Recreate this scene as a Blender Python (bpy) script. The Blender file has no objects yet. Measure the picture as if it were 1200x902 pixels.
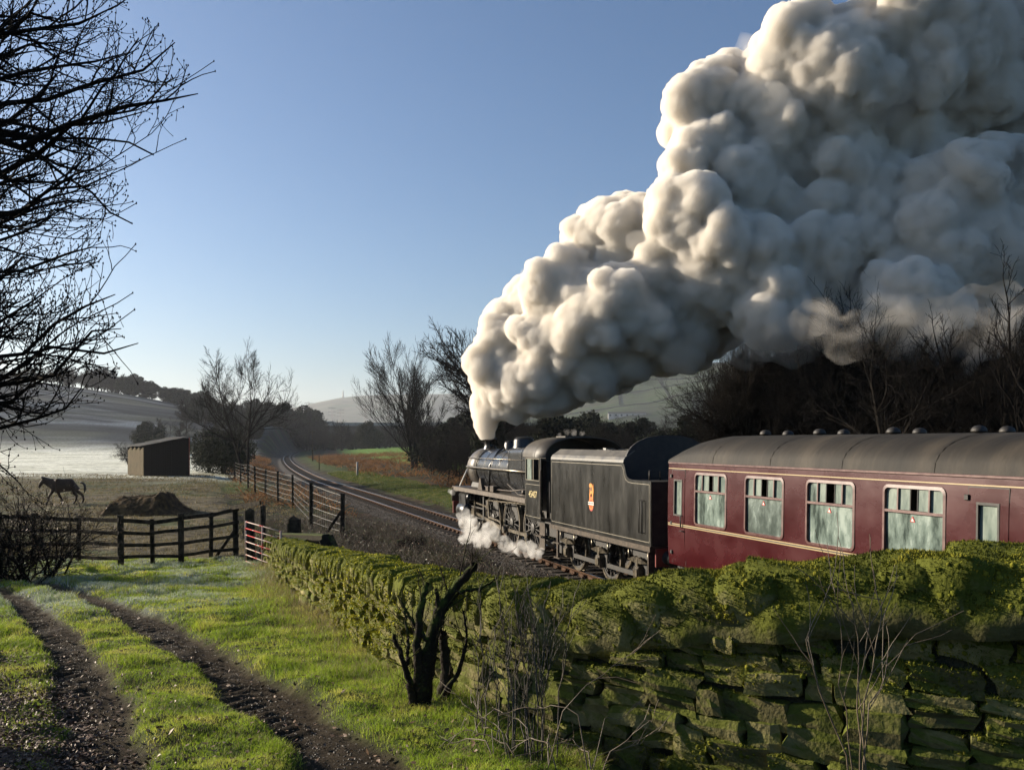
import bpy, bmesh, math, random
import numpy as np
from mathutils import Vector, Matrix, noise

random.seed(7); np.random.seed(7)
sc = bpy.context.scene
COL = sc.collection
PI = math.pi

# ------------------------------------------------------------------ camera
F, HOR, EYE = 1060.0, 518.0, 3.81          # focal length in pixels of a 1200 wide picture, horizon row, eye height over the rails
cam = bpy.data.cameras.new('camera')
camo = bpy.data.objects.new('camera', cam); COL.objects.link(camo)
cam.sensor_width = 36.0; cam.lens = F / 1200 * 36.0
cam.shift_y = (HOR - 451.0) / 1200.0
cam.clip_start = 0.05; cam.clip_end = 20000
camo.location = (0, 0, EYE); camo.rotation_euler = (PI / 2, 0, 0)
sc.camera = camo

# ------------------------------------------------------------------ sky and sun
SUN_AZ = math.radians(-67.0)               # measured from +Y, negative is to the left
SUN_EL = math.radians(17.0)
HAZE = 0.00011
world = bpy.data.worlds.new('World'); sc.world = world; world.use_nodes = True
wn = world.node_tree.nodes; wl = world.node_tree.links; wn.clear()
wo = wn.new('ShaderNodeOutputWorld'); wb = wn.new('ShaderNodeBackground'); sky = wn.new('ShaderNodeTexSky')
sky.sky_type = 'NISHITA'; sky.sun_disc = False
sky.sun_elevation = SUN_EL; sky.sun_rotation = SUN_AZ
sky.altitude = 0; sky.air_density = 1.0; sky.dust_density = 1.3; sky.ozone_density = 4.8
wb.inputs['Strength'].default_value = 0.066
wl.new(sky.outputs[0], wb.inputs['Color']); wl.new(wb.outputs[0], wo.inputs['Surface'])
sun = bpy.data.lights.new('sun', 'SUN'); suno = bpy.data.objects.new('sun', sun); COL.objects.link(suno)
sun.energy = 5.0; sun.angle = math.radians(0.5); sun.color = (1.0, 0.87, 0.69)
sdir = Vector((math.sin(SUN_AZ) * math.cos(SUN_EL), math.cos(SUN_AZ) * math.cos(SUN_EL), math.sin(SUN_EL)))
suno.rotation_euler = sdir.to_track_quat('Z', 'Y').to_euler(); suno.location = (-30, 30, 40)
sc.view_settings.view_transform = 'Standard'; sc.view_settings.look = 'None'
sc.view_settings.exposure = 1.05; sc.view_settings.gamma = 1.0
cy = sc.cycles
cy.max_bounces = 14; cy.diffuse_bounces = 3; cy.glossy_bounces = 3; cy.transmission_bounces = 4
cy.volume_bounces = 10; cy.transparent_max_bounces = 24
cy.use_denoising = True; cy.use_adaptive_sampling = True; cy.adaptive_threshold = 0.02
try: cy.denoiser = 'OPENIMAGEDENOISE'
except Exception: pass

# ------------------------------------------------------------------ helpers
def tag(o, label=None, cat=None, group=None, kind=None):
    if label: o['label'] = label
    if cat: o['category'] = cat
    if group: o['group'] = group
    if kind: o['kind'] = kind
    return o

def empty(name, loc=(0, 0, 0), rz=0.0, label=None, cat=None, group=None):
    o = bpy.data.objects.new(name, None); COL.objects.link(o)
    o.location = loc; o.rotation_euler = (0, 0, rz); o.empty_display_size = 0.2
    return tag(o, label, cat, group)

def copy_tree(o, parent=None):
    c = o.copy(); COL.objects.link(c)
    if parent is not None: c.parent = parent
    for ch in list(o.children): copy_tree(ch, c)
    return c

def mesh_np(name, v, f, smooth=False):
    """v (n,3); f (m,k) int array or list of tuples"""
    me = bpy.data.meshes.new(name)
    v = np.asarray(v, dtype=np.float32)
    if isinstance(f, np.ndarray):
        k = f.shape[1]; m = len(f)
        me.vertices.add(len(v)); me.vertices.foreach_set('co', v.ravel())
        me.loops.add(m * k); me.loops.foreach_set('vertex_index', f.ravel().astype(np.int32))
        me.polygons.add(m); me.polygons.foreach_set('loop_start', np.arange(0, m * k, k, dtype=np.int32))
        try: me.polygons.foreach_set('loop_total', np.full(m, k, dtype=np.int32))
        except Exception: pass
        me.update(calc_edges=True)
    else:
        me.from_pydata([tuple(map(float, p)) for p in v], [], f); me.update()
    if smooth: me.polygons.foreach_set('use_smooth', np.ones(len(me.polygons), dtype=bool))
    return me

def link(name, me, m=None, parent=None, **kw):
    o = bpy.data.objects.new(name, me); COL.objects.link(o)
    if m is not None and not me.materials: me.materials.append(m)
    if parent is not None: o.parent = parent
    return tag(o, **kw)

class MB:
    """collects shapes for ONE mesh"""
    def __init__(self, off=(0, 0, 0)):
        self.v = []; self.f = []; self.off = Vector(off); self.sm = []
    def add(self, vs, fs, sm=False):
        b = len(self.v); self.v.extend(vs); self.f.extend([tuple(i + b for i in q) for q in fs]); self.sm.extend([sm] * len(fs)); return self
    def box(self, x0, x1, y0, y1, z0, z1, ch=0.0):
        if ch > 0:
            return self.prism([(x0 + ch, z0), (x1 - ch, z0), (x1, z0 + ch), (x1, z1 - ch), (x1 - ch, z1), (x0 + ch, z1), (x0, z1 - ch), (x0, z0 + ch)], y0, y1, 'y')
        vs = [(x0, y0, z0), (x1, y0, z0), (x1, y1, z0), (x0, y1, z0), (x0, y0, z1), (x1, y0, z1), (x1, y1, z1), (x0, y1, z1)]
        return self.add(vs, [(0, 3, 2, 1), (4, 5, 6, 7), (0, 1, 5, 4), (1, 2, 6, 5), (2, 3, 7, 6), (3, 0, 4, 7)])
    def obox(self, a, b, w, h, up=(0, 0, 1), ch=0.0):
        """bar from a to b, w wide, h high"""
        a = Vector(a); b = Vector(b); d = (b - a).normalized(); up = Vector(up)
        s = d.cross(up)
        if s.length < 1e-4: s = d.cross(Vector((1, 0, 0)))
        s.normalize(); u = s.cross(d)
        if ch > 0:
            q = [(-w/2+ch, -h/2), (w/2-ch, -h/2), (w/2, -h/2+ch), (w/2, h/2-ch), (w/2-ch, h/2), (-w/2+ch, h/2), (-w/2, h/2-ch), (-w/2, -h/2+ch)]
        else: q = [(-w/2, -h/2), (w/2, -h/2), (w/2, h/2), (-w/2, h/2)]
        n = len(q)
        vs = [tuple(a + s * x + u * y) for x, y in q] + [tuple(b + s * x + u * y) for x, y in q]
        fs = [tuple(range(n))[::-1], tuple(range(n, 2 * n))] + [(i, (i + 1) % n, n + (i + 1) % n, n + i) for i in range(n)]
        return self.add(vs, fs)
    def prism(self, poly, a, b, axis='x'):
        n = len(poly)
        if axis == 'x': g = lambda p, t: (t, p[0], p[1])
        elif axis == 'y': g = lambda p, t: (p[0], t, p[1])
        else: g = lambda p, t: (p[0], p[1], t)
        vs = [g(p, a) for p in poly] + [g(p, b) for p in poly]
        fs = [tuple(range(n))[::-1], tuple(range(n, 2 * n))] + [(i, (i + 1) % n, n + (i + 1) % n, n + i) for i in range(n)]
        return self.add(vs, fs)
    def tube(self, path, r, n=8, cap=True, sm=True):
        path = [Vector(p) for p in path]; k = len(path)
        if not hasattr(r, '__len__'): r = [r] * k
        d0 = (path[1] - path[0]).normalized()
        ref = Vector((0, 0, 1)) if abs(d0.z) < .9 else Vector((1, 0, 0))
        s = d0.cross(ref).normalized(); vs = []
        for i in range(k):
            if i == 0: d = path[1] - path[0]
            elif i == k - 1: d = path[-1] - path[-2]
            else: d = path[i + 1] - path[i - 1]
            d.normalize(); s = (s - d * s.dot(d)).normalized(); u = d.cross(s)
            for j in range(n):
                a = 2 * PI * j / n; vs.append(tuple(path[i] + (s * math.cos(a) + u * math.sin(a)) * r[i]))
        fs = [(i * n + j, i * n + (j + 1) % n, (i + 1) * n + (j + 1) % n, (i + 1) * n + j) for i in range(k - 1) for j in range(n)]
        self.add(vs, fs, sm)
        if cap:
            b = len(self.v) - len(vs)
            self.f.append(tuple(b + j for j in range(n))[::-1]); self.f.append(tuple(b + (k - 1) * n + j for j in range(n))); self.sm += [False, False]
        return self
    def cyl(self, a, b, r, n=16, r2=None): return self.tube([a, b], [r, r if r2 is None else r2], n)
    def lathe(self, c, axis, prof, n=20, sm=True, closed=False):
        """prof: list of (radius, distance along axis)"""
        c = Vector(c); ax = Vector(axis).normalized()
        ref = Vector((0, 0, 1)) if abs(ax.z) < .9 else Vector((1, 0, 0))
        s = ax.cross(ref).normalized(); u = ax.cross(s); vs = []; k = len(prof)
        for r, h in prof:
            for j in range(n):
                a = 2 * PI * j / n; vs.append(tuple(c + ax * h + (s * math.cos(a) + u * math.sin(a)) * max(r, 1e-4)))
        m = k if closed else k - 1
        fs = [(i * n + j, i * n + (j + 1) % n, ((i + 1) % k) * n + (j + 1) % n, ((i + 1) % k) * n + j) for i in range(m) for j in range(n)]
        return self.add(vs, fs, sm)
    def build(self, name, m, parent=None, bevel=0.0, auto=True, **kw):
        me = bpy.data.meshes.new(name)
        off = self.off
        me.from_pydata([(v[0] - off.x, v[1] - off.y, v[2] - off.z) for v in self.v], [], self.f)
        me.update()
        if any(self.sm): me.polygons.foreach_set('use_smooth', self.sm)
        bm = bmesh.new(); bm.from_mesh(me); bmesh.ops.recalc_face_normals(bm, faces=bm.faces)
        if bevel > 0:
            es = [e for e in bm.edges if len(e.link_faces) == 2 and e.calc_face_angle(0) > 0.6]
            bmesh.ops.bevel(bm, geom=es, offset=bevel, segments=1, affect='EDGES', profile=0.5, clamp_overlap=True)
        bm.to_mesh(me); bm.free()
        o = link(name, me, m, parent, **kw)
        return o

# ------------------------------------------------------------------ materials
MATS = {}
def nodes_of(m): return m.node_tree.nodes, m.node_tree.links

def mat(name, cols, scale=4.0, rough=0.8, metal=0.0, bump=0.0, bscale=None, coords='Object', detail=6, contrast=(0.35, 0.65), stretch=(1, 1, 1), spec=None, rough2=None):
    """cols: list of 1-3 colours mixed by noise"""
    if name in MATS: return MATS[name]
    m = bpy.data.materials.new(name); m.use_nodes = True; MATS[name] = m
    n, l = nodes_of(m); b = n['Principled BSDF']
    b.inputs['Roughness'].default_value = rough; b.inputs['Metallic'].default_value = metal
    if spec is None and rough >= .75: spec = .10
    if spec is not None: b.inputs['Specular IOR Level'].default_value = spec
    if coords == 'World': g = n.new('ShaderNodeNewGeometry'); src = g.outputs['Position']
    else: g = n.new('ShaderNodeTexCoord'); src = g.outputs['Object']
    mp = n.new('ShaderNodeMapping'); mp.inputs['Scale'].default_value = stretch; l.new(src, mp.inputs['Vector']); src = mp.outputs[0]
    if len(cols) == 1: b.inputs['Base Color'].default_value = (*cols[0], 1)
    else:
        t = n.new('ShaderNodeTexNoise'); t.inputs['Scale'].default_value = scale; t.inputs['Detail'].default_value = detail; t.inputs['Roughness'].default_value = 0.65
        l.new(src, t.inputs['Vector'])
        r = n.new('ShaderNodeValToRGB'); e = r.color_ramp.elements
        e[0].position = contrast[0]; e[0].color = (*cols[0], 1); e[1].position = contrast[1]; e[1].color = (*cols[-1], 1)
        if len(cols) == 3: q = e.new((contrast[0] + contrast[1]) / 2); q.color = (*cols[1], 1)
        l.new(t.outputs['Fac'], r.inputs[0]); l.new(r.outputs[0], b.inputs['Base Color'])
        if rough2 is not None:
            mr = n.new('ShaderNodeMapRange'); mr.inputs['From Min'].default_value = contrast[0]; mr.inputs['From Max'].default_value = contrast[1]
            mr.inputs['To Min'].default_value = rough; mr.inputs['To Max'].default_value = rough2
            l.new(t.outputs['Fac'], mr.inputs['Value']); l.new(mr.outputs[0], b.inputs['Roughness'])
    if bump > 0:
        t2 = n.new('ShaderNodeTexNoise'); t2.inputs['Scale'].default_value = bscale or scale * 6; t2.inputs['Detail'].default_value = 8
        l.new(src, t2.inputs['Vector']); bp = n.new('ShaderNodeBump'); bp.inputs['Strength'].default_value = 1.0; bp.inputs['Distance'].default_value = bump
        l.new(t2.outputs['Fac'], bp.inputs['Height']); l.new(bp.outputs[0], b.inputs['Normal'])
    return m

# ------------------------------------------------------------------ track line and terrain height
TH = math.atan2(365.0, F); CT, ST = math.cos(TH), math.sin(TH)     # heading of the straight track, turned left of the view
TC = 11.4                                                        # distance of the track centre from the camera
_y = np.arange(-200, 1500, 1.0)
_sl = np.interp(_y, [-200, 82, 105, 150, 215, 370, 580, 800], [-.3443, -.3443, -.30, -.275, -.25, -.20, -.12, 0.05])
_x = TC / CT - .3443 * (-200) + np.cumsum(_sl) - _sl[0]
def xc(Y): return np.interp(Y, _y, _x)
def tlat(X, Y): return (X - xc(Y)) * CT                      # distance right of the track centre
def st(t, s, z=0.0): return Vector((t * CT - s * ST, t * ST + s * CT, z))   # t across, s along the straight track

# the drystone wall: its foot line (x, y), top height
WALL = np.array([(-6.05, 22.2), (-5.0, 19.2), (-3.85, 15.4), (-2.2, 10.9), (-0.95, 7.6), (-0.45, 6.7), (0.05, 6.05), (0.65, 5.5), (1.35, 5.0), (2.0, 4.6), (2.75, 4.2), (4.2, 3.5), (6.0, 2.9)])
WTOP = np.array([1.47, 1.72, 2.05, 2.46, 2.70, 2.78, 2.84, 2.92, 3.10, 3.19, 3.31, 3.40, 3.45])
def wall_dist(X, Y):
    """signed distance to the wall line, positive on the railway side"""
    best = np.full(np.shape(X), 1e9); sg = np.ones(np.shape(X))
    for (ax, ay), (bx, by) in zip(WALL[:-1], WALL[1:]):
        dx, dy = bx - ax, by - ay; L2 = dx * dx + dy * dy
        t = np.clip(((X - ax) * dx + (Y - ay) * dy) / L2, 0, 1)
        d = np.hypot(X - ax - t * dx, Y - ay - t * dy)
        s = -np.sign((X - ax) * dy - (Y - ay) * dx)
        u = d < best; best = np.where(u, d, best); sg = np.where(u, s, sg)
    return best * sg
def sstep(a, b, x):
    t = np.clip((x - a) / (b - a), 0, 1); return t * t * (3 - 2 * t)
def vnoise(X, Y, sc_, seed=0):
    """cheap smooth value noise, numpy"""
    X = np.asarray(X, float) / sc_ + seed * 17.13; Y = np.asarray(Y, float) / sc_ + seed * 7.77
    xi = np.floor(X); yi = np.floor(Y); fx = X - xi; fy = Y - yi
    fx = fx * fx * (3 - 2 * fx); fy = fy * fy * (3 - 2 * fy)
    def hsh(a, b):
        q = np.sin(a * 127.1 + b * 311.7) * 43758.5453; return q - np.floor(q)
    return (hsh(xi, yi) * (1 - fx) + hsh(xi + 1, yi) * fx) * (1 - fy) + (hsh(xi, yi + 1) * (1 - fx) + hsh(xi + 1, yi + 1) * fx) * fy
def fbm(X, Y, s, seed=0, o=4):
    r = 0; a = .5; t = 0
    for i in range(o): r = r + a * vnoise(X, Y, s, seed + i); t += a; a *= .5; s *= .5
    return r / t
def hbase(X, Y):
    X = np.asarray(X, float); Y = np.asarray(Y, float)
    fld = np.interp(Y, [-60, 0, 4.4, 10, 16, 23, 30, 45, 80, 200, 230], [2.5, 2.35, 2.2, 1.75, 1.28, .72, .55, .45, .8, .95, .95])
    # hillside beyond the frosted field, to the left
    ang = X / np.maximum(Y, 1)
    base = np.interp(ang, [-1.2, -.75, -.57, -.47, -.38, -.30, -.25, -.21, -.17], [48, 44, 34, 28, 21, 14, 9.5, 4.0, 0.0])
    rise = sstep(195, 440, Y) * .75 + sstep(195, 300, Y) * .25
    fld = fld + base * rise
    u = tlat(X, Y); au = np.abs(u)
    # camera side: from the lane / field down to the track bed
    wd = wall_dist(X, Y)
    tt = X * CT + Y * ST
    near = fld - 0.15 * sstep(0, .6, wd)
    sl = np.clip((-u - 2.9) / 7.0, 0, 1)
    sl = sl * .75 + sl * sl * (3 - 2 * sl) * .25
    farm = sstep(26, 60, Y)
    sl2 = np.clip((-u - 2.6) / 3.2, 0, 1)
    bank = sl * (1 - farm) + sl2 * farm
    left = -0.28 + (near + .28) * bank
    r0 = np.clip((u - 2.6) / 1.6, 0, 1)
    right = -0.28 + .36 * r0 + .045 * np.clip(u - 6, 0, 30) + 3.0 * sstep(40, 260, u)
    h = np.where(u < 0, left, right)
    return h
# wheel ruts of the lane in picture pixels, turned into ground points
def ray_ground(x, y, hf=None):
    hf = hf or hbase
    Ys = np.concatenate([np.arange(2.5, 30, .02), np.arange(30, 120, .1), np.arange(120, 900, .5)])
    X = (x - 600) / F * Ys; Z = EYE - (y - HOR) / F * Ys; h = hf(X, Ys)
    i = np.argmax(Z < h)
    return Vector((X[i], Ys[i], float(h[i])))
RUT_L = [(118, 1040), (122, 902), (108, 820), (85, 760), (40, 712), (0, 690), (-90, 660)]
RUT_R = [(560, 1040), (430, 902), (352, 842), (285, 795), (225, 758), (175, 727), (110, 700), (50, 684), (0, 674), (-90, 655)]
def densify(pts):
    P = [ray_ground(*p) for p in pts]; out = []
    for a, b in zip(P[:-1], P[1:]):
        for k in range(8): out.append((a + (b - a) * k / 8)[:2])
    out.append(P[-1][:2]); q = np.array(out)
    for _ in range(6): q[1:-1] = (q[:-2] + q[1:-1] * 2 + q[2:]) / 4
    return q
RL, RR = densify(RUT_L), densify(RUT_R)
def pl_dist(X, Y, P):
    best = np.full(np.shape(X), 1e9); al = np.zeros(np.shape(X)); acc = 0
    for (ax, ay), (bx, by) in zip(P[:-1], P[1:]):
        dx, dy = bx - ax, by - ay; L = math.hypot(dx, dy)
        t = np.clip(((X - ax) * dx + (Y - ay) * dy) / (L * L), 0, 1)
        d = np.hypot(X - ax - t * dx, Y - ay - t * dy)
        u = d < best; best = np.where(u, d, best); al = np.where(u, acc + t * L, al); acc += L
    return best, al
def mud_masks(X, Y):
    """0..1 how much of each rut"""
    m = (Y < 40) & (Y > -3) & (X < 8) & (X > -25)
    rut = np.zeros(np.shape(X)); al = np.zeros(np.shape(X)); dep = np.zeros(np.shape(X))
    if m.any():
        x, y = X[m], Y[m]
        dl, a1 = pl_dist(x, y, RL); dr, a2 = pl_dist(x, y, RR)
        wob = (fbm(x, y, .5, 3) - .5) * .22
        a = np.maximum(1 - sstep(.14, .29, dl + wob), 1 - sstep(.17, .34, dr + wob))
        rut[m] = a; al[m] = np.where(dl < dr, a1, a2); dep[m] = np.minimum(dl, dr)
    return rut, al, dep
def ground_h(X, Y):
    X = np.asarray(X, float); Y = np.asarray(Y, float)
    h = hbase(X, Y)
    rut, al, dep = mud_masks(X, Y)
    tread = np.sin(al * 2 * PI / .17 + 3 * np.sign(1) * dep * 9) * .012 * (vnoise(X, Y, .45, 9) > .35)
    h = h - rut * .07 + rut * (tread + (fbm(X, Y, .16, 5, 3) - .5) * .045)
    near = 1 - sstep(18, 60, np.hypot(X, Y))
    u = tlat(X, Y); off = sstep(2.6, 4.0, np.abs(u))
    h = h + (1 - rut) * near * off * ((fbm(X, Y, .45, 11) - .5) * .15 + (fbm(X, Y, 1.6, 21) - .5) * .16)
    h = h + off * sstep(20, 60, Y) * (fbm(X, Y, 3.0, 31) - .5) * .28 * (1 - sstep(150, 400, Y)) + sstep(200, 300, Y) * (fbm(X, Y, 30, 41) - .5) * 2.2 * sstep(3, 12, np.abs(u))
    return h
def gz(x, y): return float(ground_h(np.array([x]), np.array([y]))[0])
def rg(x, y):
    """ground point seen at a picture pixel"""
    return ray_ground(x, y)
def pxp(x, y, Y): return Vector(((x - 600) / F * Y, Y, EYE - (y - HOR) / F * Y))
# ================================================================== ground
def axis_lines(dense0, dense1, step, lo, hi, grow):
    a = list(np.arange(dense0, dense1, step)); x = a[-1]; s = step
    while x < hi: s *= grow; x += s; a.append(x)
    x = a[0]; s = step; b = []
    while x > lo: s *= grow; x -= s; b.append(x)
    return np.array(b[::-1] + a)
def lerp3(a, b, t): return a * (1 - t[..., None]) + np.array(b) * t[..., None]

def ground_albedo(X, Y):
    """surface colours, with hill shade painted in: grass, mud, frost, dead leaves, bracken"""
    u = tlat(X, Y); wd = wall_dist(X, Y); rut, al, dep = mud_masks(X, Y)
    n1 = fbm(X, Y, .7, 51); n2 = fbm(X, Y, .16, 61); n3 = fbm(X, Y, 4.0, 71); n4 = fbm(X, Y, 12.0, 81)
    c = np.zeros(X.shape + (3,)) + np.array([.075, .10, .025])
    c = lerp3(c, [.085, .095, .028], sstep(.45, .65, n1)); c = lerp3(c, [.045, .038, .022], sstep(.52, .72, n2) * .7)
    # dead leaves and earth left of the lane
    side = np.interp(Y, [3, 4.4, 6, 8, 10, 13], [-1.75, -2.02, -2.9, -4.4, -6.2, -9.5])
    lit = sstep(.05, .5, side - X + (n1 - .5) * .9) * (Y < 12)
    c = lerp3(c, [.055, .036, .022], lit * .85)
    # light hoar frost on the grass by the hedge
    fr = sstep(-.2, 1.5, -X - 3.2 - .14 * (Y - 12)) * sstep(10.5, 13, Y) * (1 - sstep(22, 25, Y)) * sstep(.35, .6, n1 * .6 + n2 * .4)
    c = lerp3(c, [.36, .42, .40], fr * .55)
    c = lerp3(c, [.036, .027, .017], rut)
    # paddock
    pad = sstep(23.2, 25.5, Y + (n1 - .5) * 2) * (wd < 0)
    pc = np.zeros_like(c) + np.array([.115, .098, .058]); pc = lerp3(pc, [.075, .088, .035], sstep(.45, .6, n3)); pc = lerp3(pc, [.17, .14, .085], sstep(.5, .68, n1))
    pc = lerp3(pc, [.05, .04, .028], sstep(.55, .7, n2)); 
    c = c * (1 - pad[..., None]) + pc * pad[..., None]
    frost = sstep(70, 92, Y + (n3 - .5) * 26 + (n1 - .5) * 8) * (u < -6)
    fc = np.zeros_like(c) + np.array([.78, .78, .66]); fc = lerp3(fc, [.50, .50, .38], sstep(.45, .7, n1))
    c = c * (1 - frost[..., None]) + fc * frost[..., None]
    hill = sstep(205, 235, Y) * (u < -6)
    hc = np.zeros_like(c) + np.array([.020, .026, .033]); hc = lerp3(hc, [.19, .215, .23], sstep(.57, .70, fbm(X * .30, Y, 9.0, 91))); hc = lerp3(hc, [.045, .055, .062], sstep(.45, .6, fbm(X * .5, Y, 5.0, 97)) * .8)  # the hillside's shade is put into this dark blue tone
    hc = lerp3(hc, [.09, .10, .07], sstep(.52, .66, fbm(X, Y, 22.0, 95)) * .6)
    c = c * (1 - hill[..., None]) + hc * hill[..., None]
    # banks of the railway
    bk = np.where(u < 0, sstep(.1, .6, wd) * (Y < 60) + (Y >= 60) * sstep(-9, -6, u), 1.0); bk = np.clip(bk, 0, 1)
    bc = np.zeros_like(c) + np.array([.030, .023, .014]); bc = lerp3(bc, [.045, .058, .018], sstep(.5, .62, n1) * .8); bc = lerp3(bc, [.09, .055, .03], sstep(.55, .68, n3) * .6)
    c = c * (1 - bk[..., None]) + bc * bk[..., None]
    vg = sstep(3.0, 3.6, u + (n1 - .5)) * (1 - sstep(6.0, 8.5, u + (n3 - .5) * 3)) * sstep(38, 44, Y) 
    c = lerp3(c, [.055, .075, .02], vg * (.6 + .4 * n1))
    gf = sstep(15, 18, u) * sstep(90, 120, Y) * (1 - sstep(400, 500, Y)); c = lerp3(c, [.13, .22, .045], gf)
    vl = (1 - sstep(-4.2, -3.2, -np.abs(u + 4.3) * 2 - 1.2)) * 0
    bal = 1 - sstep(1.9, 2.7, np.abs(u) + (n2 - .5) * .6)
    c = lerp3(c, [.060, .052, .044], bal)
    far = sstep(700, 1000, Y); c = lerp3(c, [.05, .06, .035], far * (u > -6))
    return np.clip(c, 0, 1)

gx = axis_lines(-8.0, 2.2, .034, -2500, 2600, 1.055)
gy = axis_lines(3.0, 9.5, .03, -90, 9, 1.25)
ys = [gy[-1]]; s_ = .03
while ys[-1] < 7000: s_ = max(s_, (ys[-1] - 6.5) * .0115); ys.append(ys[-1] + s_)
gy = np.concatenate([gy, np.array(ys[1:])])
GX, GY = np.meshgrid(gx, gy)
GZ = ground_h(GX, GY)
nx, ny = len(gx), len(gy)
idx = np.arange(nx * ny).reshape(ny, nx)
quads = np.stack([idx[:-1, :-1].ravel(), idx[:-1, 1:].ravel(), idx[1:, 1:].ravel(), idx[1:, :-1].ravel()], 1)
gme = mesh_np('ground', np.stack([GX.ravel(), GY.ravel(), GZ.ravel()], 1), quads, smooth=True)
ca = gme.color_attributes.new('albedo', 'FLOAT_COLOR', 'POINT')
alb = ground_albedo(GX, GY).reshape(-1, 3); ca.data.foreach_set('color', np.concatenate([alb, np.ones((len(alb), 1))], 1).astype(np.float32).ravel())
gm = bpy.data.materials.new('ground_cover'); gm.use_nodes = True; n, l = nodes_of(gm); b = n['Principled BSDF']; b.inputs['Roughness'].default_value = .85; b.inputs['Specular IOR Level'].default_value = .06
at = n.new('ShaderNodeAttribute'); at.attribute_name = 'albedo'; gp = n.new('ShaderNodeNewGeometry')
t1 = n.new('ShaderNodeTexNoise'); t1.inputs['Scale'].default_value = 28; t1.inputs['Detail'].default_value = 8; t1.inputs['Roughness'].default_value = .75; l.new(gp.outputs['Position'], t1.inputs['Vector'])
t2 = n.new('ShaderNodeTexNoise'); t2.inputs['Scale'].default_value = 1.7; t2.inputs['Detail'].default_value = 9; l.new(gp.outputs['Position'], t2.inputs['Vector'])
ad = n.new('ShaderNodeMath'); ad.operation = 'ADD'; l.new(t1.outputs['Fac'], ad.inputs[0]); l.new(t2.outputs['Fac'], ad.inputs[1])
mr = n.new('ShaderNodeMapRange'); mr.inputs['From Min'].default_value = .7; mr.inputs['From Max'].default_value = 1.3; mr.inputs['To Min'].default_value = .45; mr.inputs['To Max'].default_value = 1.5; l.new(ad.outputs[0], mr.inputs['Value'])
vm = n.new('ShaderNodeVectorMath'); vm.operation = 'SCALE'; l.new(at.outputs['Color'], vm.inputs[0]); l.new(mr.outputs[0], vm.inputs['Scale']); l.new(vm.outputs[0], b.inputs['Base Color'])
bp = n.new('ShaderNodeBump'); bp.inputs['Distance'].default_value = .02; bp.inputs['Strength'].default_value = 1; l.new(t1.outputs['Fac'], bp.inputs['Height'])
bp2 = n.new('ShaderNodeBump'); bp2.inputs['Distance'].default_value = .12; bp2.inputs['Strength'].default_value = .8; l.new(t2.outputs['Fac'], bp2.inputs['Height']); l.new(bp.outputs[0], bp2.inputs['Normal']); l.new(bp2.outputs[0], b.inputs['Normal'])
link('ground', gme, gm, kind='structure')
print('ground', nx, ny, len(quads))

# ------------------------------------------------------------------ far hills
def hill(name, pts, Y0, depth, m, zb=0.0, amp=12, nx_=260, ny_=26, seed=3):
    """ridge through picture points at distance Y0, falling forwards and behind"""
    xs = np.array([p[0] for p in pts]); ysz = np.array([p[1] for p in pts])
    U = np.linspace(xs[0], xs[-1], nx_); H = EYE - (np.interp(U, xs, ysz) - HOR) / F * Y0
    V = np.linspace(-1, 1, ny_); X = np.repeat(((U - 600) / F * Y0)[None], ny_, 0) * (1 + .12 * V[:, None]); Y = Y0 + V[:, None] * depth + 0 * X
    pr = np.cos(V * PI / 2)[:, None] ** .85
    Z = zb - 6 + (H[None] - zb + 6) * pr + (fbm(X, Y, Y0 * .06, seed) - .5) * amp * pr * (1 - pr) * 3
    i = np.arange(nx_ * ny_).reshape(ny_, nx_)
    q = np.stack([i[:-1, :-1].ravel(), i[:-1, 1:].ravel(), i[1:, 1:].ravel(), i[1:, :-1].ravel()], 1)
    o = link(name, mesh_np(name, np.stack([X.ravel(), Y.ravel(), Z.ravel()], 1), q, True), m, kind='structure'); return (o, X, Y, Z)
moor = mat('moorland', [(.06, .062, .035), (.10, .098, .065), (.055, .08, .035)], scale=.006, rough=.95, coords='World', detail=8, stretch=(1, 1, 1), bump=4, bscale=.02)
moor2 = mat('hill_pasture', [(.026, .030, .016), (.034, .056, .015), (.048, .050, .028)], scale=.011, rough=.95, coords='World', detail=5, stretch=(.5, 1.6, 2.5), bump=3, bscale=.05)
hill('hills', [(-900, 480), (-300, 470), (60, 488), (250, 490), (330, 484), (362, 475), (385, 470), (402, 466.5), (425, 464.5), (460, 463), (540, 462), (640, 470), (800, 500), (1000, 515)], 3600, 900, moor, amp=60)
HX2 = hill('hills', [(420, 517), (520, 497), (600, 470), (660, 452), (700, 444), (760, 435), (800, 430), (850, 427), (950, 415), (1100, 400), (1300, 395), (2000, 410)], 1900, 620, moor2, amp=50, seed=9)

# field walls on the right hill: dark thin lines following the slope
_, hx, hy, hz_ = HX2; fwm = mat('far_wall', [(.010, .010, .008)], rough=1.0, spec=0.0); rw = random.Random(2)
def hill_wall(path):
    P = []
    for (i0, j0), (i1, j1) in zip(path[:-1], path[1:]):
        n_ = 14
        for k in range(n_ + 1):
            i = i0 + (i1 - i0) * k / n_; j = j0 + (j1 - j0) * k / n_; a, b = int(i), int(j); fi, fj = i - a, j - b
            f = lambda A: (A[a, b] * (1 - fi) + A[a + 1, b] * fi) * (1 - fj) + (A[a, b + 1] * (1 - fi) + A[a + 1, b + 1] * fi) * fj
            P.append(Vector((f(hx), f(hy), f(hz_) + 1.0)))
    g = MB(P[0]); g.tube(P, [.8] * len(P), 4, sm=False); o = g.build('field_wall', fwm, None, label='dark field wall crossing the distant hillside pasture', cat='wall', group='field walls on the distant hill'); o.location = P[0]
for r in (3.2, 5.1, 6.8, 8.3, 9.7, 11.0): hill_wall([(r + rw.uniform(-.3, .3), j) for j in (30, 60, 90, 125, 160)])
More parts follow.
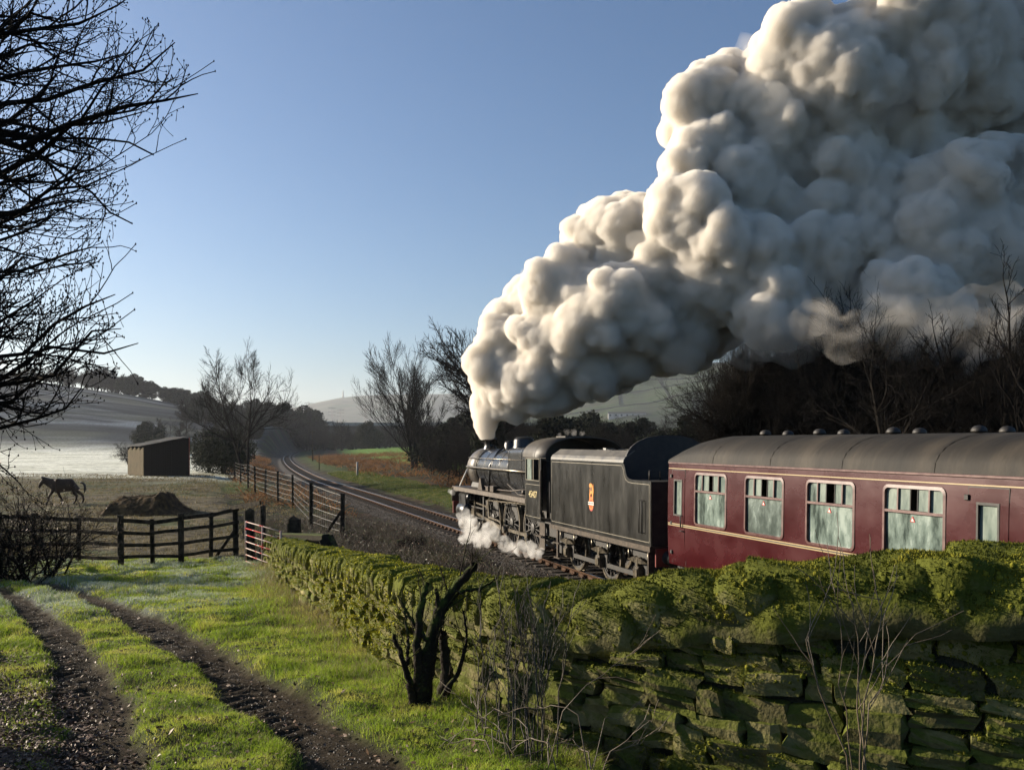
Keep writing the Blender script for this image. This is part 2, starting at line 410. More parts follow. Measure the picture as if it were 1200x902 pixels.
for j in (38, 47, 55, 66, 74, 88, 103, 120): a = rw.choice((2.2, 4.0, 5.5)); hill_wall([(a, j), (a + rw.uniform(3, 5.5), j + rw.uniform(-4, 4))])
# ================================================================== railway track
ballast_m = mat('ballast', [(0.03, 0.0258, 0.0216), (0.072, 0.063, 0.054), (0.12, 0.108, 0.093)], scale=14, rough=.9, coords='World', bump=.03, bscale=22, contrast=(.3, .7))
rail_side = mat('rail_rust', [(0.044, 0.0224, 0.0128), (0.08, 0.044, 0.024)], scale=9, rough=.75, metal=.2, bump=.002)
rail_top = mat('rail_polish', [(.55, .53, .5), (.42, .40, .38)], scale=3, rough=.22, metal=1.0)
sleeper_m = mat('sleeper_timber', [(0.0315, 0.0245, 0.0196), (0.07, 0.0595, 0.049)], scale=3, rough=.85, stretch=(1, 8, 8), bump=.004)
def track_pts(y0, y1, step=None):
    out = []; Y = y0
    while Y < y1:
        out.append((float(xc(Y)), Y)); Y += step or max(.6, Y * .012)
    return np.array(out)
TP = track_pts(-12, 900)
TD = np.gradient(TP, axis=0); TD /= np.linalg.norm(TD, axis=1)[:, None]; TN = np.stack([TD[:, 1], -TD[:, 0]], 1)
def sweep(name, prof, m, parent=None, pts=TP, nrm=TN, smooth=False, close=False, **kw):
    """sweep a cross-section (offset, z) along the track"""
    k = len(prof); V = []
    for (x, y), nn in zip(pts, nrm):
        for o, z in prof: V.append((x + nn[0] * o, y + nn[1] * o, z))
    q = []
    for i in range(len(pts) - 1):
        for j in range(k if close else k - 1):
            j2 = (j + 1) % k; q.append((i * k + j, i * k + j2, (i + 1) * k + j2, (i + 1) * k + j))
    return link(name, mesh_np(name, np.array(V), np.array(q), smooth), m, parent, **kw)
sweep('track_bed', [(-2.6, -.34), (-1.75, -.2), (-1.2, -.17), (0, -.175), (1.2, -.17), (1.75, -.2), (2.6, -.34)], ballast_m, kind='structure')
trk = empty('railway_track', st(TC, 20, 0), 0, 'single line of steel rails on timber sleepers curving away past the field', 'railway track')
inv = trk.matrix_world.inverted() if False else None
trk.location = (0, 0, 0)
for sgn in (-1, 1):
    g = .7175 * sgn + .035 * sgn
    sweep('rail', [(g - .07, -.155), (g - .02, -.13), (g - .012, -.05), (g - .036, -.035), (g - .036, -.004), (g + .036, -.004), (g + .036, -.035), (g + .012, -.05), (g + .02, -.13), (g + .07, -.155)], rail_side, trk)
    ro = sweep('rail_head', [(g - .034, -.003), (g - .022, .002), (g + .022, .002), (g + .034, -.003)], rail_top, trk.children[-1] if False else trk)
sl = MB().box(-1.3, 1.3, -.127, .127, -.24, -.132, .012)
slm = sl.build('sleeper', sleeper_m, trk).data
bpy.data.objects.remove(bpy.data.objects['sleeper'])
chm = MB(); 
for sx in (-1, 1):
    chm.box(sx * .7525 - .17, sx * .7525 + .17, -.09, .09, -.131, -.10, .004); chm.box(sx * .7525 - .12, sx * .7525 - .05, -.05, .05, -.1, -.05); chm.box(sx * .7525 + .05, sx * .7525 + .12, -.05, .05, -.1, -.05)
rnd = random.Random(3); Y = 12.0; k = 0; extra = []
while Y < 420:
    x = float(xc(Y)); d = np.array([float(xc(Y + .5)) - float(xc(Y - .5)), 1.0]); d /= np.linalg.norm(d)
    a = math.atan2(-d[0], d[1])
    if k < 230 and Y > 26:
        o = link('sleeper', slm, None, trk); o.location = (x, Y, rnd.uniform(-.006, .006)); o.rotation_euler = (0, 0, a + rnd.uniform(-.012, .012)); k += 1
    else: extra.append((x, Y, a))
    Y += .68 * d[1]
em = MB()
for x, Y, a in extra:
    c, s = math.cos(a), math.sin(a)
    vs = [(x + px_ * c - py_ * s, Y + px_ * s + py_ * c, pz_) for px_, py_, pz_ in sl.v]; em.add(vs, sl.f)
em.build('sleepers', sleeper_m, trk, kind='stuff')
cm = MB(); Y = 26.0
while Y < 75:
    x = float(xc(Y)); a = TH; c, s = math.cos(a), math.sin(a)
    cm.add([(x + px_ * c - py_ * s, Y + px_ * s + py_ * c, pz_) for px_, py_, pz_ in chm.v], chm.f); Y += .68 * c
cm.build('rail_chairs', rail_side, trk, kind='stuff')
# loose ballast stones
def scatter_stones(name, n_, fx, size, m, parent=None, seed=1, **kw):
    rs = np.random.RandomState(seed)
    ico = np.array([(0, 0, 1), (.9, 0, .1), (-.3, .85, .1), (-.6, -.7, 0), (.2, -.2, -.9)]); fa = np.array([(0, 1, 2), (0, 2, 3), (0, 3, 1), (4, 2, 1), (4, 3, 2), (4, 1, 3)])
    P = fx(rs, n_); sc3 = rs.uniform(.5, 1.3, (n_, 3)) * size * rs.uniform(.6, 1.3, (n_, 1)); a = rs.uniform(0, 2 * PI, n_); b_ = rs.uniform(0, PI, n_)
    v = ico[None] * sc3[:, None]; c, s = np.cos(b_)[:, None], np.sin(b_)[:, None]
    v = np.stack([v[..., 0], v[..., 1] * c - v[..., 2] * s, v[..., 1] * s + v[..., 2] * c], -1); c, s = np.cos(a)[:, None], np.sin(a)[:, None]
    v = np.stack([v[..., 0] * c - v[..., 1] * s, v[..., 0] * s + v[..., 1] * c, v[..., 2]], -1) + P[:, None]
    f = fa[None] + (np.arange(n_) * 5)[:, None, None]
    return link(name, mesh_np(name, v.reshape(-1, 3), f.reshape(-1, 3)), m, parent, **kw)
def bal_pos(rs, n_):
    Y = 22 + 60 * rs.rand(n_) ** 1.6; o = rs.uniform(-2.7, 2.7, n_); x = xc(Y) + o * CT; y = Y + o * ST
    z = np.where(np.abs(o) < 1.75, -.18, -.18 - (np.abs(o) - 1.75) * .18) + rs.uniform(0, .025, n_)
    return np.stack([x, y, z], 1)
scatter_stones('ballast_stones', 26000, bal_pos, .032, ballast_m, label='loose grey ballast stones beside the rails', kind='stuff')
# ================================================================== drystone wall
def mossy(name, c1, c2, moss, amount, scale=5, bump=.012):
    """stone whose upward faces and patches carry green algae and moss"""
    m = mat(name, [c1, c2], scale=scale, rough=.9, coords='World', bump=bump, bscale=38, contrast=(.3, .7)); n, l = nodes_of(m); b = n['Principled BSDF']
    old = b.inputs['Base Color'].links[0].from_socket
    g = n.new('ShaderNodeNewGeometry'); t = n.new('ShaderNodeTexNoise'); t.inputs['Scale'].default_value = 3.3; t.inputs['Detail'].default_value = 9; t.inputs['Roughness'].default_value = .7; l.new(g.outputs['Position'], t.inputs['Vector'])
    sp = n.new('ShaderNodeSeparateXYZ'); l.new(g.outputs['Normal'], sp.inputs[0])
    m1 = n.new('ShaderNodeMath'); m1.operation = 'MULTIPLY_ADD'; m1.inputs[1].default_value = .35; l.new(sp.outputs['Z'], m1.inputs[0]); l.new(t.outputs['Fac'], m1.inputs[2])
    r = n.new('ShaderNodeMapRange'); r.inputs['From Min'].default_value = .62 - amount; r.inputs['From Max'].default_value = .74 - amount * .8; l.new(m1.outputs[0], r.inputs['Value'])
    oi = n.new('ShaderNodeObjectInfo'); hv = n.new('ShaderNodeHueSaturation'); mv = n.new('ShaderNodeMapRange'); mv.inputs['To Min'].default_value = .6; mv.inputs['To Max'].default_value = 1.45; l.new(oi.outputs['Random'], mv.inputs['Value']); l.new(mv.outputs[0], hv.inputs['Value']); l.new(old, hv.inputs['Color'])
    mx = n.new('ShaderNodeMix'); mx.data_type = 'RGBA'; l.new(r.outputs[0], mx.inputs[0]); l.new(hv.outputs[0], mx.inputs[6]); mx.inputs[7].default_value = (*moss, 1)
    l.new(mx.outputs[2], b.inputs['Base Color']); return m
stone_m = mossy('gritstone', (.075, .070, .028), (.21, .185, .085), (.088, .10, .018), .16)
cope_m = mossy('gritstone_coping', (.09, .085, .035), (.19, .175, .085), (.085, .095, .015), .24)
core_m = mat('wall_core', [(.022, .022, .016), (.05, .05, .03)], scale=8, rough=.95, coords='World', bump=.03)  # dark tone puts the shade of the stone gaps into the core colour
moss_lit_m = mat('moss', [(.13, .14, .010), (.33, .32, .020), (.52, .46, .05)], scale=2.6, rough=.95, coords='World', contrast=(.33, .68), bump=.012, bscale=70, spec=.1)  # yellow far moss: sunlight on that stretch is put into its colour

moss_shaded_m = mat('moss_shaded', [(.038, .046, .007), (.10, .108, .012), (.26, .235, .03)], scale=3.5, rough=.95, coords='World', contrast=(.33, .68), bump=.01, bscale=80, spec=.1)  # near moss: the wall's shade is put into this darker colour
# smooth wall line by arc length
def catmull(P, n_=12):
    P = np.array(P, float); Q = np.concatenate([[2 * P[0] - P[1]], P, [2 * P[-1] - P[-2]]]); out = []
    for i in range(1, len(Q) - 2):
        for k in range(n_):
            t = k / n_; a, b, c, d = Q[i - 1], Q[i], Q[i + 1], Q[i + 2]
            out.append(.5 * (2 * b + (c - a) * t + (2 * a - 5 * b + 4 * c - d) * t * t + (3 * b - a - 3 * c + d) * t ** 3))
    out.append(P[-1]); return np.array(out)
WL = catmull(np.column_stack([WALL, WTOP])); WS = np.concatenate([[0], np.cumsum(np.hypot(*np.diff(WL[:, :2], axis=0).T))])
WLEN = float(WS[-1])
def wat(s):
    """point on the wall foot line, tangent, outward normal (towards the lane), top height"""
    s = min(max(float(s), 0.06), WLEN - .06); x = np.interp(s, WS, WL[:, 0]); y = np.interp(s, WS, WL[:, 1]); z = np.interp(s, WS, WL[:, 2])
    x2 = np.interp(s + .05, WS, WL[:, 0]); y2 = np.interp(s + .05, WS, WL[:, 1]); x1 = np.interp(s - .05, WS, WL[:, 0]); y1 = np.interp(s - .05, WS, WL[:, 1])
    d = Vector((x2 - x1, y2 - y1, 0)).normalized(); nrm = Vector((d.y, -d.x, 0))
    return Vector((x, y, 0)), d, nrm, float(z)
WLEN = WS[-1]
def rock_mesh(name, seed, rough_=.09, round_=.2, cuts=2):
    rnd = random.Random(seed); bm = bmesh.new(); bmesh.ops.create_cube(bm, size=2.0)
    bmesh.ops.subdivide_edges(bm, edges=bm.edges, cuts=cuts, use_grid_fill=True)
    off = Vector((rnd.uniform(-50, 50), rnd.uniform(-50, 50), rnd.uniform(-50, 50)))
    sk = [rnd.uniform(-.16, .16) for _ in range(6)]
    for v in bm.verts:
        c = v.co.copy(); r = c.normalized() * 1.25
        c = c.lerp(r, round_ * (1 if c.length > 1.45 else .35)); q = c * .9 + off
        c += noise.noise_vector(q) * rough_ * 2.2 + noise.noise_vector(q * 2.7) * rough_
        c.z += c.x * sk[0] + (c.y if c.y < 0 else 0) * sk[1]; c.x += c.z * sk[2]; c.y += c.x * sk[3] * .5
        v.co = c
    me = bpy.data.meshes.new(name); bm.to_mesh(me); bm.free(); return me
rocks = [rock_mesh('stone', 100 + i, .12, .24) for i in range(26)]
for r_ in rocks: r_.materials.append(stone_m)
copes = [rock_mesh('coping_stone', 300 + i, .10, .55, 3) for i in range(14)]
for r_ in copes: r_.materials.append(cope_m); r_.polygons.foreach_set('use_smooth', [True] * len(r_.polygons))

wall = empty('drystone_wall', (0, 0, 0), 0, 'long mossy drystone wall of gritstone curving from beside the gate across to the lower right', 'stone wall')
# core
cv = []; ss = np.linspace(0, WLEN, 160)
for s in ss:
    p, d, nn, z = wat(s); g = gz(p.x, p.y) - .4
    for o, h in ((.02, g), (-.03, z - .22), (-.10, z - .10), (-.40, z - .10), (-.47, z - .22), (-.55, g - .9)): q = p + nn * o; cv.append((q.x, q.y, h))
fs = [(i * 6 + j, i * 6 + j + 1, (i + 1) * 6 + j + 1, (i + 1) * 6 + j) for i in range(159) for j in range(5)]; fs += [(0, 1, 2, 3, 4, 5), tuple(159 * 6 + j for j in range(6))[::-1]]
link('rubble_core', mesh_np('rubble_core', cv, fs), core_m, wall)
rnd = random.Random(11); stones = []
def stone_xf(p, d, nn, L, H, D, tilt, z):
    """matrix placing a unit rock: x along wall, y into wall, z up"""
    y = -nn; x = d if d.cross(y).z > 0 else -d
    R = Matrix(((x.x, y.x, 0, 0), (x.y, y.y, 0, 0), (0, 0, 1, 0), (0, 0, 0, 1)))
    return Matrix.Translation((p.x, p.y, z)) @ R @ Matrix.Rotation(tilt, 4, 'Y') @ Matrix.Rotation(rnd.uniform(-.10, .10), 4, 'X') @ Matrix.Rotation(rnd.uniform(-.09, .09), 4, 'Z') @ Matrix.Diagonal((L / 2, D / 2, H / 2, 1))
for course in range(12):
    s = rnd.uniform(0, .1)
    while s < WLEN:
        p, d, nn, zt = wat(s); g = gz(p.x + nn.x * .15, p.y + nn.y * .15)
        top = zt - .20; Ht = top - g + .05; nc = 8 if p.y < 12 else 7
        # courses of differing height, thicker at the foot
        fr = [0, .19, .345, .475, .60, .71, .81, .91, 1.0] if nc == 8 else [0, .19, .36, .52, .66, .79, .9, 1.0]
        if course >= nc: s += .3; continue
        z0 = g - .05 + Ht * fr[course]; z1 = g - .05 + Ht * fr[course + 1]
        wav = (vnoise(np.array(s), np.array(course * 3.0), .8, 4) - .5) * .05
        big = rnd.random() < .13
        L = rnd.uniform(.13, .36) * (1.25 if big else 1); s2 = s + L
        pm, d, nn, zt = wat(s + L / 2)
        H = (z1 - z0) * rnd.uniform(.9, 1.12) * (1.28 if big else 1); zc = (z0 + z1) / 2 + float(wav)
        parts_ = [(0, zc, H)]
        if H > .14 and rnd.random() < .35 and not big: parts_ = [(0, zc - H * .26, H * .5), (0, zc + H * .25, H * .48)]
        for _, zz, hh in parts_:
            q = pm + nn * (rnd.uniform(-.06, .035) + .10 * (1 - (zz - g) / max(Ht, .3)) - .10)
            stones.append((pm.length, stone_xf(q, d, nn, L * 1.0, hh * 1.03, rnd.uniform(.20, .26), rnd.uniform(-.07, .07), zz), rnd.choice(rocks)))
        s = s2 + rnd.uniform(.0, .018)
stones.sort(key=lambda t: t[0])
def sees(m):
    p = m.translation; return p.x / max(p.y, .1) < .62
vis = [t for t in stones if sees(t[1])]; rest = [t for t in stones if not sees(t[1])]
for dist, m, me in vis[:290]:
    o = link('stone', me, None, wall); o.matrix_local = m
def join_xf(name, items, m, parent, **kw):
    V, Q = [], []; b = 0
    for mm, me in items:
        co = np.empty(len(me.vertices) * 3); me.vertices.foreach_get('co', co); co = co.reshape(-1, 3)
        M4 = np.array(mm); V.append(co @ M4[:3, :3].T + M4[:3, 3]); f = np.array([p.vertices[:] for p in me.polygons]); Q.append(f + b); b += len(co)
    return link(name, mesh_np(name, np.concatenate(V), np.concatenate(Q)), m, parent, **kw)
join_xf('stones', [(m, me) for _, m, me in vis[290:] + rest], stone_m, wall, kind='stuff')
# coping: narrow upright slabs on the far half, big rounded blocks near
s = .02; cops = []
while s < WLEN - .1:
    p, d, nn, zt = wat(s); near = p.y < 6.3
    L = rnd.uniform(.20, .40) if near else rnd.uniform(.10, .19)
    p, d, nn, zt = wat(s + L / 2); H = (rnd.uniform(.34, .40) if near else rnd.uniform(.25, .36)); D = .60 if near else .52
    q = p - nn * (.22 + rnd.uniform(-.02, .03)); tl = rnd.uniform(-.06, .06) if near else rnd.uniform(.12, .42)
    cops.append((stone_xf(q, d, nn, L * (1.7 if near else 1.15), H, D, tl, zt - H / 2 + (rnd.uniform(-.018, .008) if near else rnd.uniform(-.025, .02))), rnd.choice(copes), s + L / 2, L, H, zt)); s += L * .97
cops.sort(key=lambda t: t[0].translation.length)
for m, me, *_ in cops[:200]:
    o = link('coping_stone', me, None, wall); o.matrix_local = m
if len(cops) > 200: join_xf('coping_stones', [(c[0], c[1]) for c in cops[200:]], cope_m, wall, kind='stuff')
# the near coping is bedded in one continuous bank of moss
nS, nP = 260, 18; bv = []; sA = np.linspace(float(np.interp(-7.9, -WL[:, 1], WS)), WLEN - .1, nS)
for s in sA:
    p, d, nn, zt = wat(s); k = float(sstep(7.8, 6.4, np.array(p.y))) * .16 + .86
    for j in range(nP):
        ph = -.42 + (PI + .55) * j / (nP - 1); rr_ = k * (1 + (float(fbm(np.array(s), np.array(ph * .35), .55, 33, 3)) - .5) * .52 + (float(vnoise(np.array(s), np.array(ph * .3), .09, 35)) - .5) * .07)
        q = p + nn * (-.25 + .335 * rr_ * math.cos(ph)); bv.append((q.x, q.y, zt - .265 + .275 * rr_ * math.sin(ph)))
bf = np.array([(i * nP + j, i * nP + j + 1, (i + 1) * nP + j + 1, (i + 1) * nP + j) for i in range(nS - 1) for j in range(nP - 1)]); bankme = mesh_np('moss_bank', np.array(bv), bf, True)
link('moss_bank', bankme, cope_m, wall)
print('stones', len(stones), 'coping', len(cops))

# moss: a close carpet of shoots over the coping and in patches down the face, with small cushions in it
rs = np.random.RandomState(5)
icob = bmesh.new(); bmesh.ops.create_icosphere(icob, subdivisions=1, radius=1.0); icv = np.array([v.co[:] for v in icob.verts]); icf = np.array([[v.index for v in f.verts] for f in icob.faces]); icob.free()
QV = []; KIND = []
for m, me, kd in [(c[0], c[1], 1) for c in cops] + [(Matrix.Identity(4), bankme, 1)] + [(t[1], t[2], 0) for t in stones if t[0] < 24 and t[1].translation.y > 0]:
    co = np.empty(len(me.vertices) * 3); me.vertices.foreach_get('co', co); M4 = np.array(m); co = co.reshape(-1, 3) @ M4[:3, :3].T + M4[:3, 3]
    q = np.array([p.vertices[:] for p in me.polygons]); QV.append(co[q]); KIND.append(np.full(len(q), kd))
QV = np.concatenate(QV); KIND = np.concatenate(KIND)
nrm_ = np.cross(QV[:, 2] - QV[:, 0], QV[:, 3] - QV[:, 1]); area = np.linalg.norm(nrm_, axis=1) + 1e-12; nrm_ = nrm_ / area[:, None]; cen = QV.mean(1); fl_ = (nrm_[:, 2] < -.2) & (KIND == 1) & (np.arange(len(KIND)) >= sum(len(c[1].polygons) for c in cops)); nrm_[fl_] *= -1
toc = np.array([0, 0, EYE]) - cen; dist_ = np.linalg.norm(toc, axis=1); wgt = area / np.clip(dist_, 3, 30) ** 1.1 * ((nrm_[:, 2] > -.35) & ((nrm_ * toc).sum(1) > -.6 * dist_))
topz = np.interp(np.array([WS[np.argmin(np.hypot(WL[:, 0] - c[0], WL[:, 1] - c[1]))] for c in cen]), WS, WL[:, 2])
pk = rs.choice(len(QV), 760000, p=wgt / wgt.sum()); uu, vv_ = rs.rand(len(pk), 1), rs.rand(len(pk), 1); q = QV[pk]
PP = (q[:, 0] * (1 - uu) + q[:, 1] * uu) * (1 - vv_) + (q[:, 3] * (1 - uu) + q[:, 2] * uu) * vv_; NN = nrm_[pk]; KD = KIND[pk]; dep_ = topz[pk] - PP[:, 2]
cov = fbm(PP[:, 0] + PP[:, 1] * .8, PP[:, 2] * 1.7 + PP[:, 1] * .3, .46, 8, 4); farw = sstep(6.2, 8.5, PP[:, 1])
thr = np.where(KD == 1, .12 + .48 * np.clip(dep_ / .34, 0, 1) ** 2.0 * (1 - farw) + .17 * farw, .60 - .13 * farw - .12 * sstep(.75, .3, dep_)) - .22 * np.clip(NN[:, 2], 0, 1)
ok = cov + (rs.rand(len(cov)) - .5) * .07 > thr; PP, NN, farw = PP[ok], NN[ok], farw[ok]
def shoots(name, P, N, ln, m, parent, seed, up=.25):
    rs = np.random.RandomState(seed); k = len(P); L = ln * rs.uniform(.5, 1.4, k) * (.6 + .9 * vnoise(P[:, 0] * 1.0 + P[:, 1], P[:, 2] * 2, .05, 3)) * np.clip(P[:, 1] / 7, .8, 1.25); dd = N + rs.normal(size=(k, 3)) * .55; dd[:, 2] += up; dd /= np.linalg.norm(dd, axis=1)[:, None]
    side = np.cross(dd, rs.normal(size=(k, 3))); side /= np.linalg.norm(side, axis=1)[:, None]; w = L * .2
    V = np.stack([P - side * w[:, None], P + side * w[:, None], P + dd * L[:, None]], 1)
    return link(name, mesh_np(name, V.reshape(-1, 3), np.arange(k * 3).reshape(-1, 3)), m, parent, kind='stuff')
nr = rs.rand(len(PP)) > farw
shoots('moss_shoots', PP[nr], NN[nr], .017, moss_shaded_m, wall, 3); shoots('moss_shoots', PP[~nr], NN[~nr], .014, moss_lit_m, wall, 4)
def cushions(sel, m, r0, r1):
    C = PP[sel]; N = NN[sel]; n_ = len(C); r = rs.uniform(r0, r1, n_); sq = rs.uniform(.3, .6, n_)
    v = icv[None] * (1 + (rs.rand(n_, len(icv)) - .5) * .5)[..., None]; dn = (v * N[:, None]).sum(-1, keepdims=True); v = v - dn * N[:, None] * (1 - sq)[:, None, None]; v = v * r[:, None, None] + C[:, None]
    f = icf[None] + (np.arange(n_) * len(icv))[:, None, None]; link('moss', mesh_np('moss', v.reshape(-1, 3), f.reshape(-1, 3), True), m, wall, kind='stuff')
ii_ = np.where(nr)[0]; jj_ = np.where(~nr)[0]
cushions(rs.choice(ii_, min(len(ii_), 14000), replace=False), moss_shaded_m, .005, .018); cushions(rs.choice(jj_, min(len(jj_), 15000), replace=False), moss_lit_m, .006, .016)
print('moss', len(PP))
# ================================================================== train
black = mat('loco_black', [(.007, .007, .008), (.014, .0135, .013)], scale=2.2, rough=.2, bump=.0015, bscale=30, rough2=.45, stretch=(1, 1, .4))
tblack = mat('tender_black', [(0.0048, 0.00464, 0.004), (0.0104, 0.01, 0.008), (0.0272, 0.024, 0.0176)], scale=1.9, rough=.27, rough2=.5, stretch=(1, 1, .35), contrast=(.35, .8), bump=.001, bscale=9, spec=.28)
grime = mat('grimy_black', [(0.0048, 0.0044, 0.004), (0.0224, 0.0176, 0.0128)], scale=5, rough=.6, bump=.003)
sootroof = mat('cab_roof_soot', [(0.0196, 0.0154, 0.0105), (0.049, 0.0385, 0.0238)], scale=2.5, rough=.55, bump=.002)
bluecl = mat('boiler_cladding', [(.018, .019, .021), (.03, .03, .03)], scale=1.5, rough=.2, rough2=.32, stretch=(1, .5, 1), bump=.001, bscale=8)
steel = mat('bright_steel', [(.30, .26, .20), (.07, .06, .045)], scale=6, rough=.35, metal=.9)
brownsteel = mat('oily_steel', [(.032, .024, .017), (.08, .06, .043)], scale=7, rough=.5, metal=.4, bump=.002)
maroon = mat('maroon_paint', [(0.03224, 0.002883, 0.004216), (0.04588, 0.004613, 0.006746), (0.0589, 0.008457, 0.01012)], scale=1.6, rough=.2, rough2=.36, spec=.35, stretch=(1, .5, .8), contrast=(.3, .75), bump=.0012, bscale=5)
croof = mat('coach_roof', [(.008, .007, .0055), (.020, .0165, .012), (.052, .042, .030)], scale=.9, rough=.72, contrast=(.3, .72), stretch=(.45, 1.6, .6), bump=.010, bscale=6, detail=10, spec=.3)
cream = mat('lining_cream', [(0.3255, 0.2415, 0.105)], rough=.5)
tan = mat('lining_tan', [(.22, .19, .13), (.12, .11, .08)], scale=5, rough=.6)
interior = mat('coach_interior', [(.05, .035, .025), (.13, .10, .07)], scale=3, rough=.8)
fog = mat('misted_glass', [(0.04, 0.0544, 0.048), (0.144, 0.188, 0.164), (0.256, 0.312, 0.276)], scale=1.9, rough=.10, rough2=.35, stretch=(1, 2.2, .8), contrast=(.36, .66), detail=7)
fogd = mat('misted_glass_dark', [(.03, .04, .037), (.07, .09, .08), (.16, .20, .18)], scale=1.7, rough=.10, rough2=.3, stretch=(1, 1.5, .9), contrast=(.36, .66))
fog2 = mat('misted_glass_pale', [(0.104, 0.136, 0.12), (0.256, 0.296, 0.256)], scale=2.5, rough=.15, stretch=(1, 2, .7), detail=6)
dark_glass = mat('dark_glass', [(.02, .022, .022), (.05, .06, .055)], scale=2.5, rough=.06)
coal_m = mat('coal', [(.01, .01, .011), (.03, .03, .03)], scale=8, rough=.4)
red_m = mat('signal_red', [(.45, .03, .02)], rough=.5)
white_m = mat('white_paint', [(.75, .73, .68)], rough=.6)
pinkfr = mat('window_rim', [(0.06, 0.018, 0.018), (0.144, 0.078, 0.066)], scale=6, rough=.4)

def wheel(parent, x, y, r, spokes, m, tyre_m, w=.12, hub=.16, side=-1, cw=0.0, ang=0.0):
    g = MB(); n = 36; a = side
    g.lathe((x, y, r), (a, 0, 0), [(r - .075, -w / 2), (r - .075, w * .35), (r - .15, w * .35), (r - .15, -w / 2)], n, sm=False, closed=True)
    g.lathe((x, y, r), (a, 0, 0), [(.001, -w / 2), (hub, -w / 2), (hub, w * .55), (hub * .55, w * .75), (.001, w * .75)], 20, sm=False)
    for i in range(spokes):
        t = 2 * PI * i / spokes + .1; c, s = math.cos(t), math.sin(t)
        g.obox((x, y + c * hub * .9, r + s * hub * .9), (x, y + c * (r - .13), r + s * (r - .13)), .035, .055, up=(a, 0, 0))
    if cw:
        pts = []; R = r - .15
        for i in range(9): t = ang + PI - .75 + 1.5 * i / 8; pts.append((y + math.cos(t) * R, r + math.sin(t) * R))
        for i in range(9): t = ang + PI + .6 - 1.2 * i / 8; pts.append((y + math.cos(t) * R * .62, r + math.sin(t) * R * .62))
        g.prism(pts, x - .03, x + .05 * a, 'x')
    o = g.build('wheel', m, parent)
    t_ = MB(); t_.lathe((x, y, r), (a, 0, 0), [(r - .075, -w / 2), (r + .03, -w / 2), (r + .03, -w / 2 + .03), (r, -w / 2 + .04), (r - .005, w / 2), (r - .075, w / 2)], n, closed=True, sm=False)
    t_.build('tyre', tyre_m, o); return o
def buffers(parent, y, sgn, m=grime):
    for x in (-.87, .87):
        g = MB(); g.lathe((x, y, 1.06), (0, sgn, 0), [(.001, 0), (.17, 0), (.17, .04), (.12, .08), (.11, .34), (.06, .36), (.06, .5), (.20, .52), (.22, .545), (.20, .565), (.001, .58)], 18, sm=False); g.build('buffer', m, parent)
def arc_pts(w, z0, zt, n=14, r=None):
    """cross-section of a curved roof, from one eave to the other; superelliptic"""
    out = []
    for i in range(n + 1):
        a = PI * i / n; c = math.cos(a); s = math.sin(a)
        out.append((-w * (abs(c) ** .82) * (1 if c > 0 else -1), z0 + (zt - z0) * (s ** .86 if s > 0 else 0)))
    return out

# ---------------------------------------------------------------- coach
coach = empty('railway_coach', st(TC, 8.42), TH, 'maroon passenger coach with cream lining and misted windows behind the tender', 'railway coach')
S0 = 8.42
def sx(z): return 1.377 - .030 * abs((z - 2.1) / 1.25) ** 2.4 - (.018 * ((1.6 - z) / .5) ** 2 if z < 1.6 else 0)
wins = []; doors = []
wc = [16.46, 14.57, 12.68, 10.79]; wc += [c - 9.35 for c in wc]      # second saloon behind the middle door
for c in wc: wins.append((c - .595 - S0, c + .595 - S0))
ddef = [(17.50, 18.06, 17.62, 17.95, 2.20, 2.96), (9.10, 9.76, 9.26, 9.60, 2.05, 2.97), (-1.05, -.5, -.95, -.6, 2.2, 2.96)]
ycuts = sorted(set([-9.83, 9.83] + [v for w in wins for v in w] + [v for d in ddef for v in (d[2] - S0, d[3] - S0)]))
zc = [1.07, 1.2, 1.35, 1.5, 1.7, 1.9, 2.05, 2.2, 2.35, 2.5, 2.65, 2.8, 2.96, 3.05, 3.13, 3.24, 3.34]
def in_open(y, z):
    for a, b in wins:
        if a < y < b and 2.06 < z < 3.13: return True
    for d in ddef:
        if d[2] - S0 < y < d[3] - S0 and d[4] + .01 < z < d[5]: return True
    return False
zc = sorted(set(zc + [2.06] + [d[4] for d in ddef] + [d[5] for d in ddef]))
body = MB()
for side in (-1, 1):
    for y0, y1 in zip(ycuts[:-1], ycuts[1:]):
        for z0, z1 in zip(zc[:-1], zc[1:]):
            if z1 - z0 < 1e-4 or in_open((y0 + y1) / 2, (z0 + z1) / 2): continue
            a, b = sx(z0) * side, sx(z1) * side; i0, i1 = a - side * .06, b - side * .06
            body.add([(a, y0, z0), (a, y1, z0), (b, y1, z1), (b, y0, z1)], [(0, 1, 2, 3)], True)
            for (ya, yb, za, zb, cond) in ((y0, y0, z0, z1, in_open(y0 - .02, (z0 + z1) / 2)), (y1, y1, z0, z1, in_open(y1 + .02, (z0 + z1) / 2))):
                if cond: body.add([(sx(za) * side, ya, za), (sx(zb) * side, ya, zb), (sx(zb) * side - side * .07, ya, zb), (sx(za) * side - side * .07, ya, za)], [(0, 1, 2, 3)])
            if in_open((y0 + y1) / 2, z1 + .02): body.add([(b, y0, z1), (b, y1, z1), (b - side * .07, y1, z1), (b - side * .07, y0, z1)], [(0, 1, 2, 3)])
            if in_open((y0 + y1) / 2, z0 - .02): body.add([(a, y0, z0), (a, y1, z0), (a - side * .07, y1, z0), (a - side * .07, y0, z0)], [(0, 1, 2, 3)])
rp = arc_pts(1.33, 3.34, 3.95)
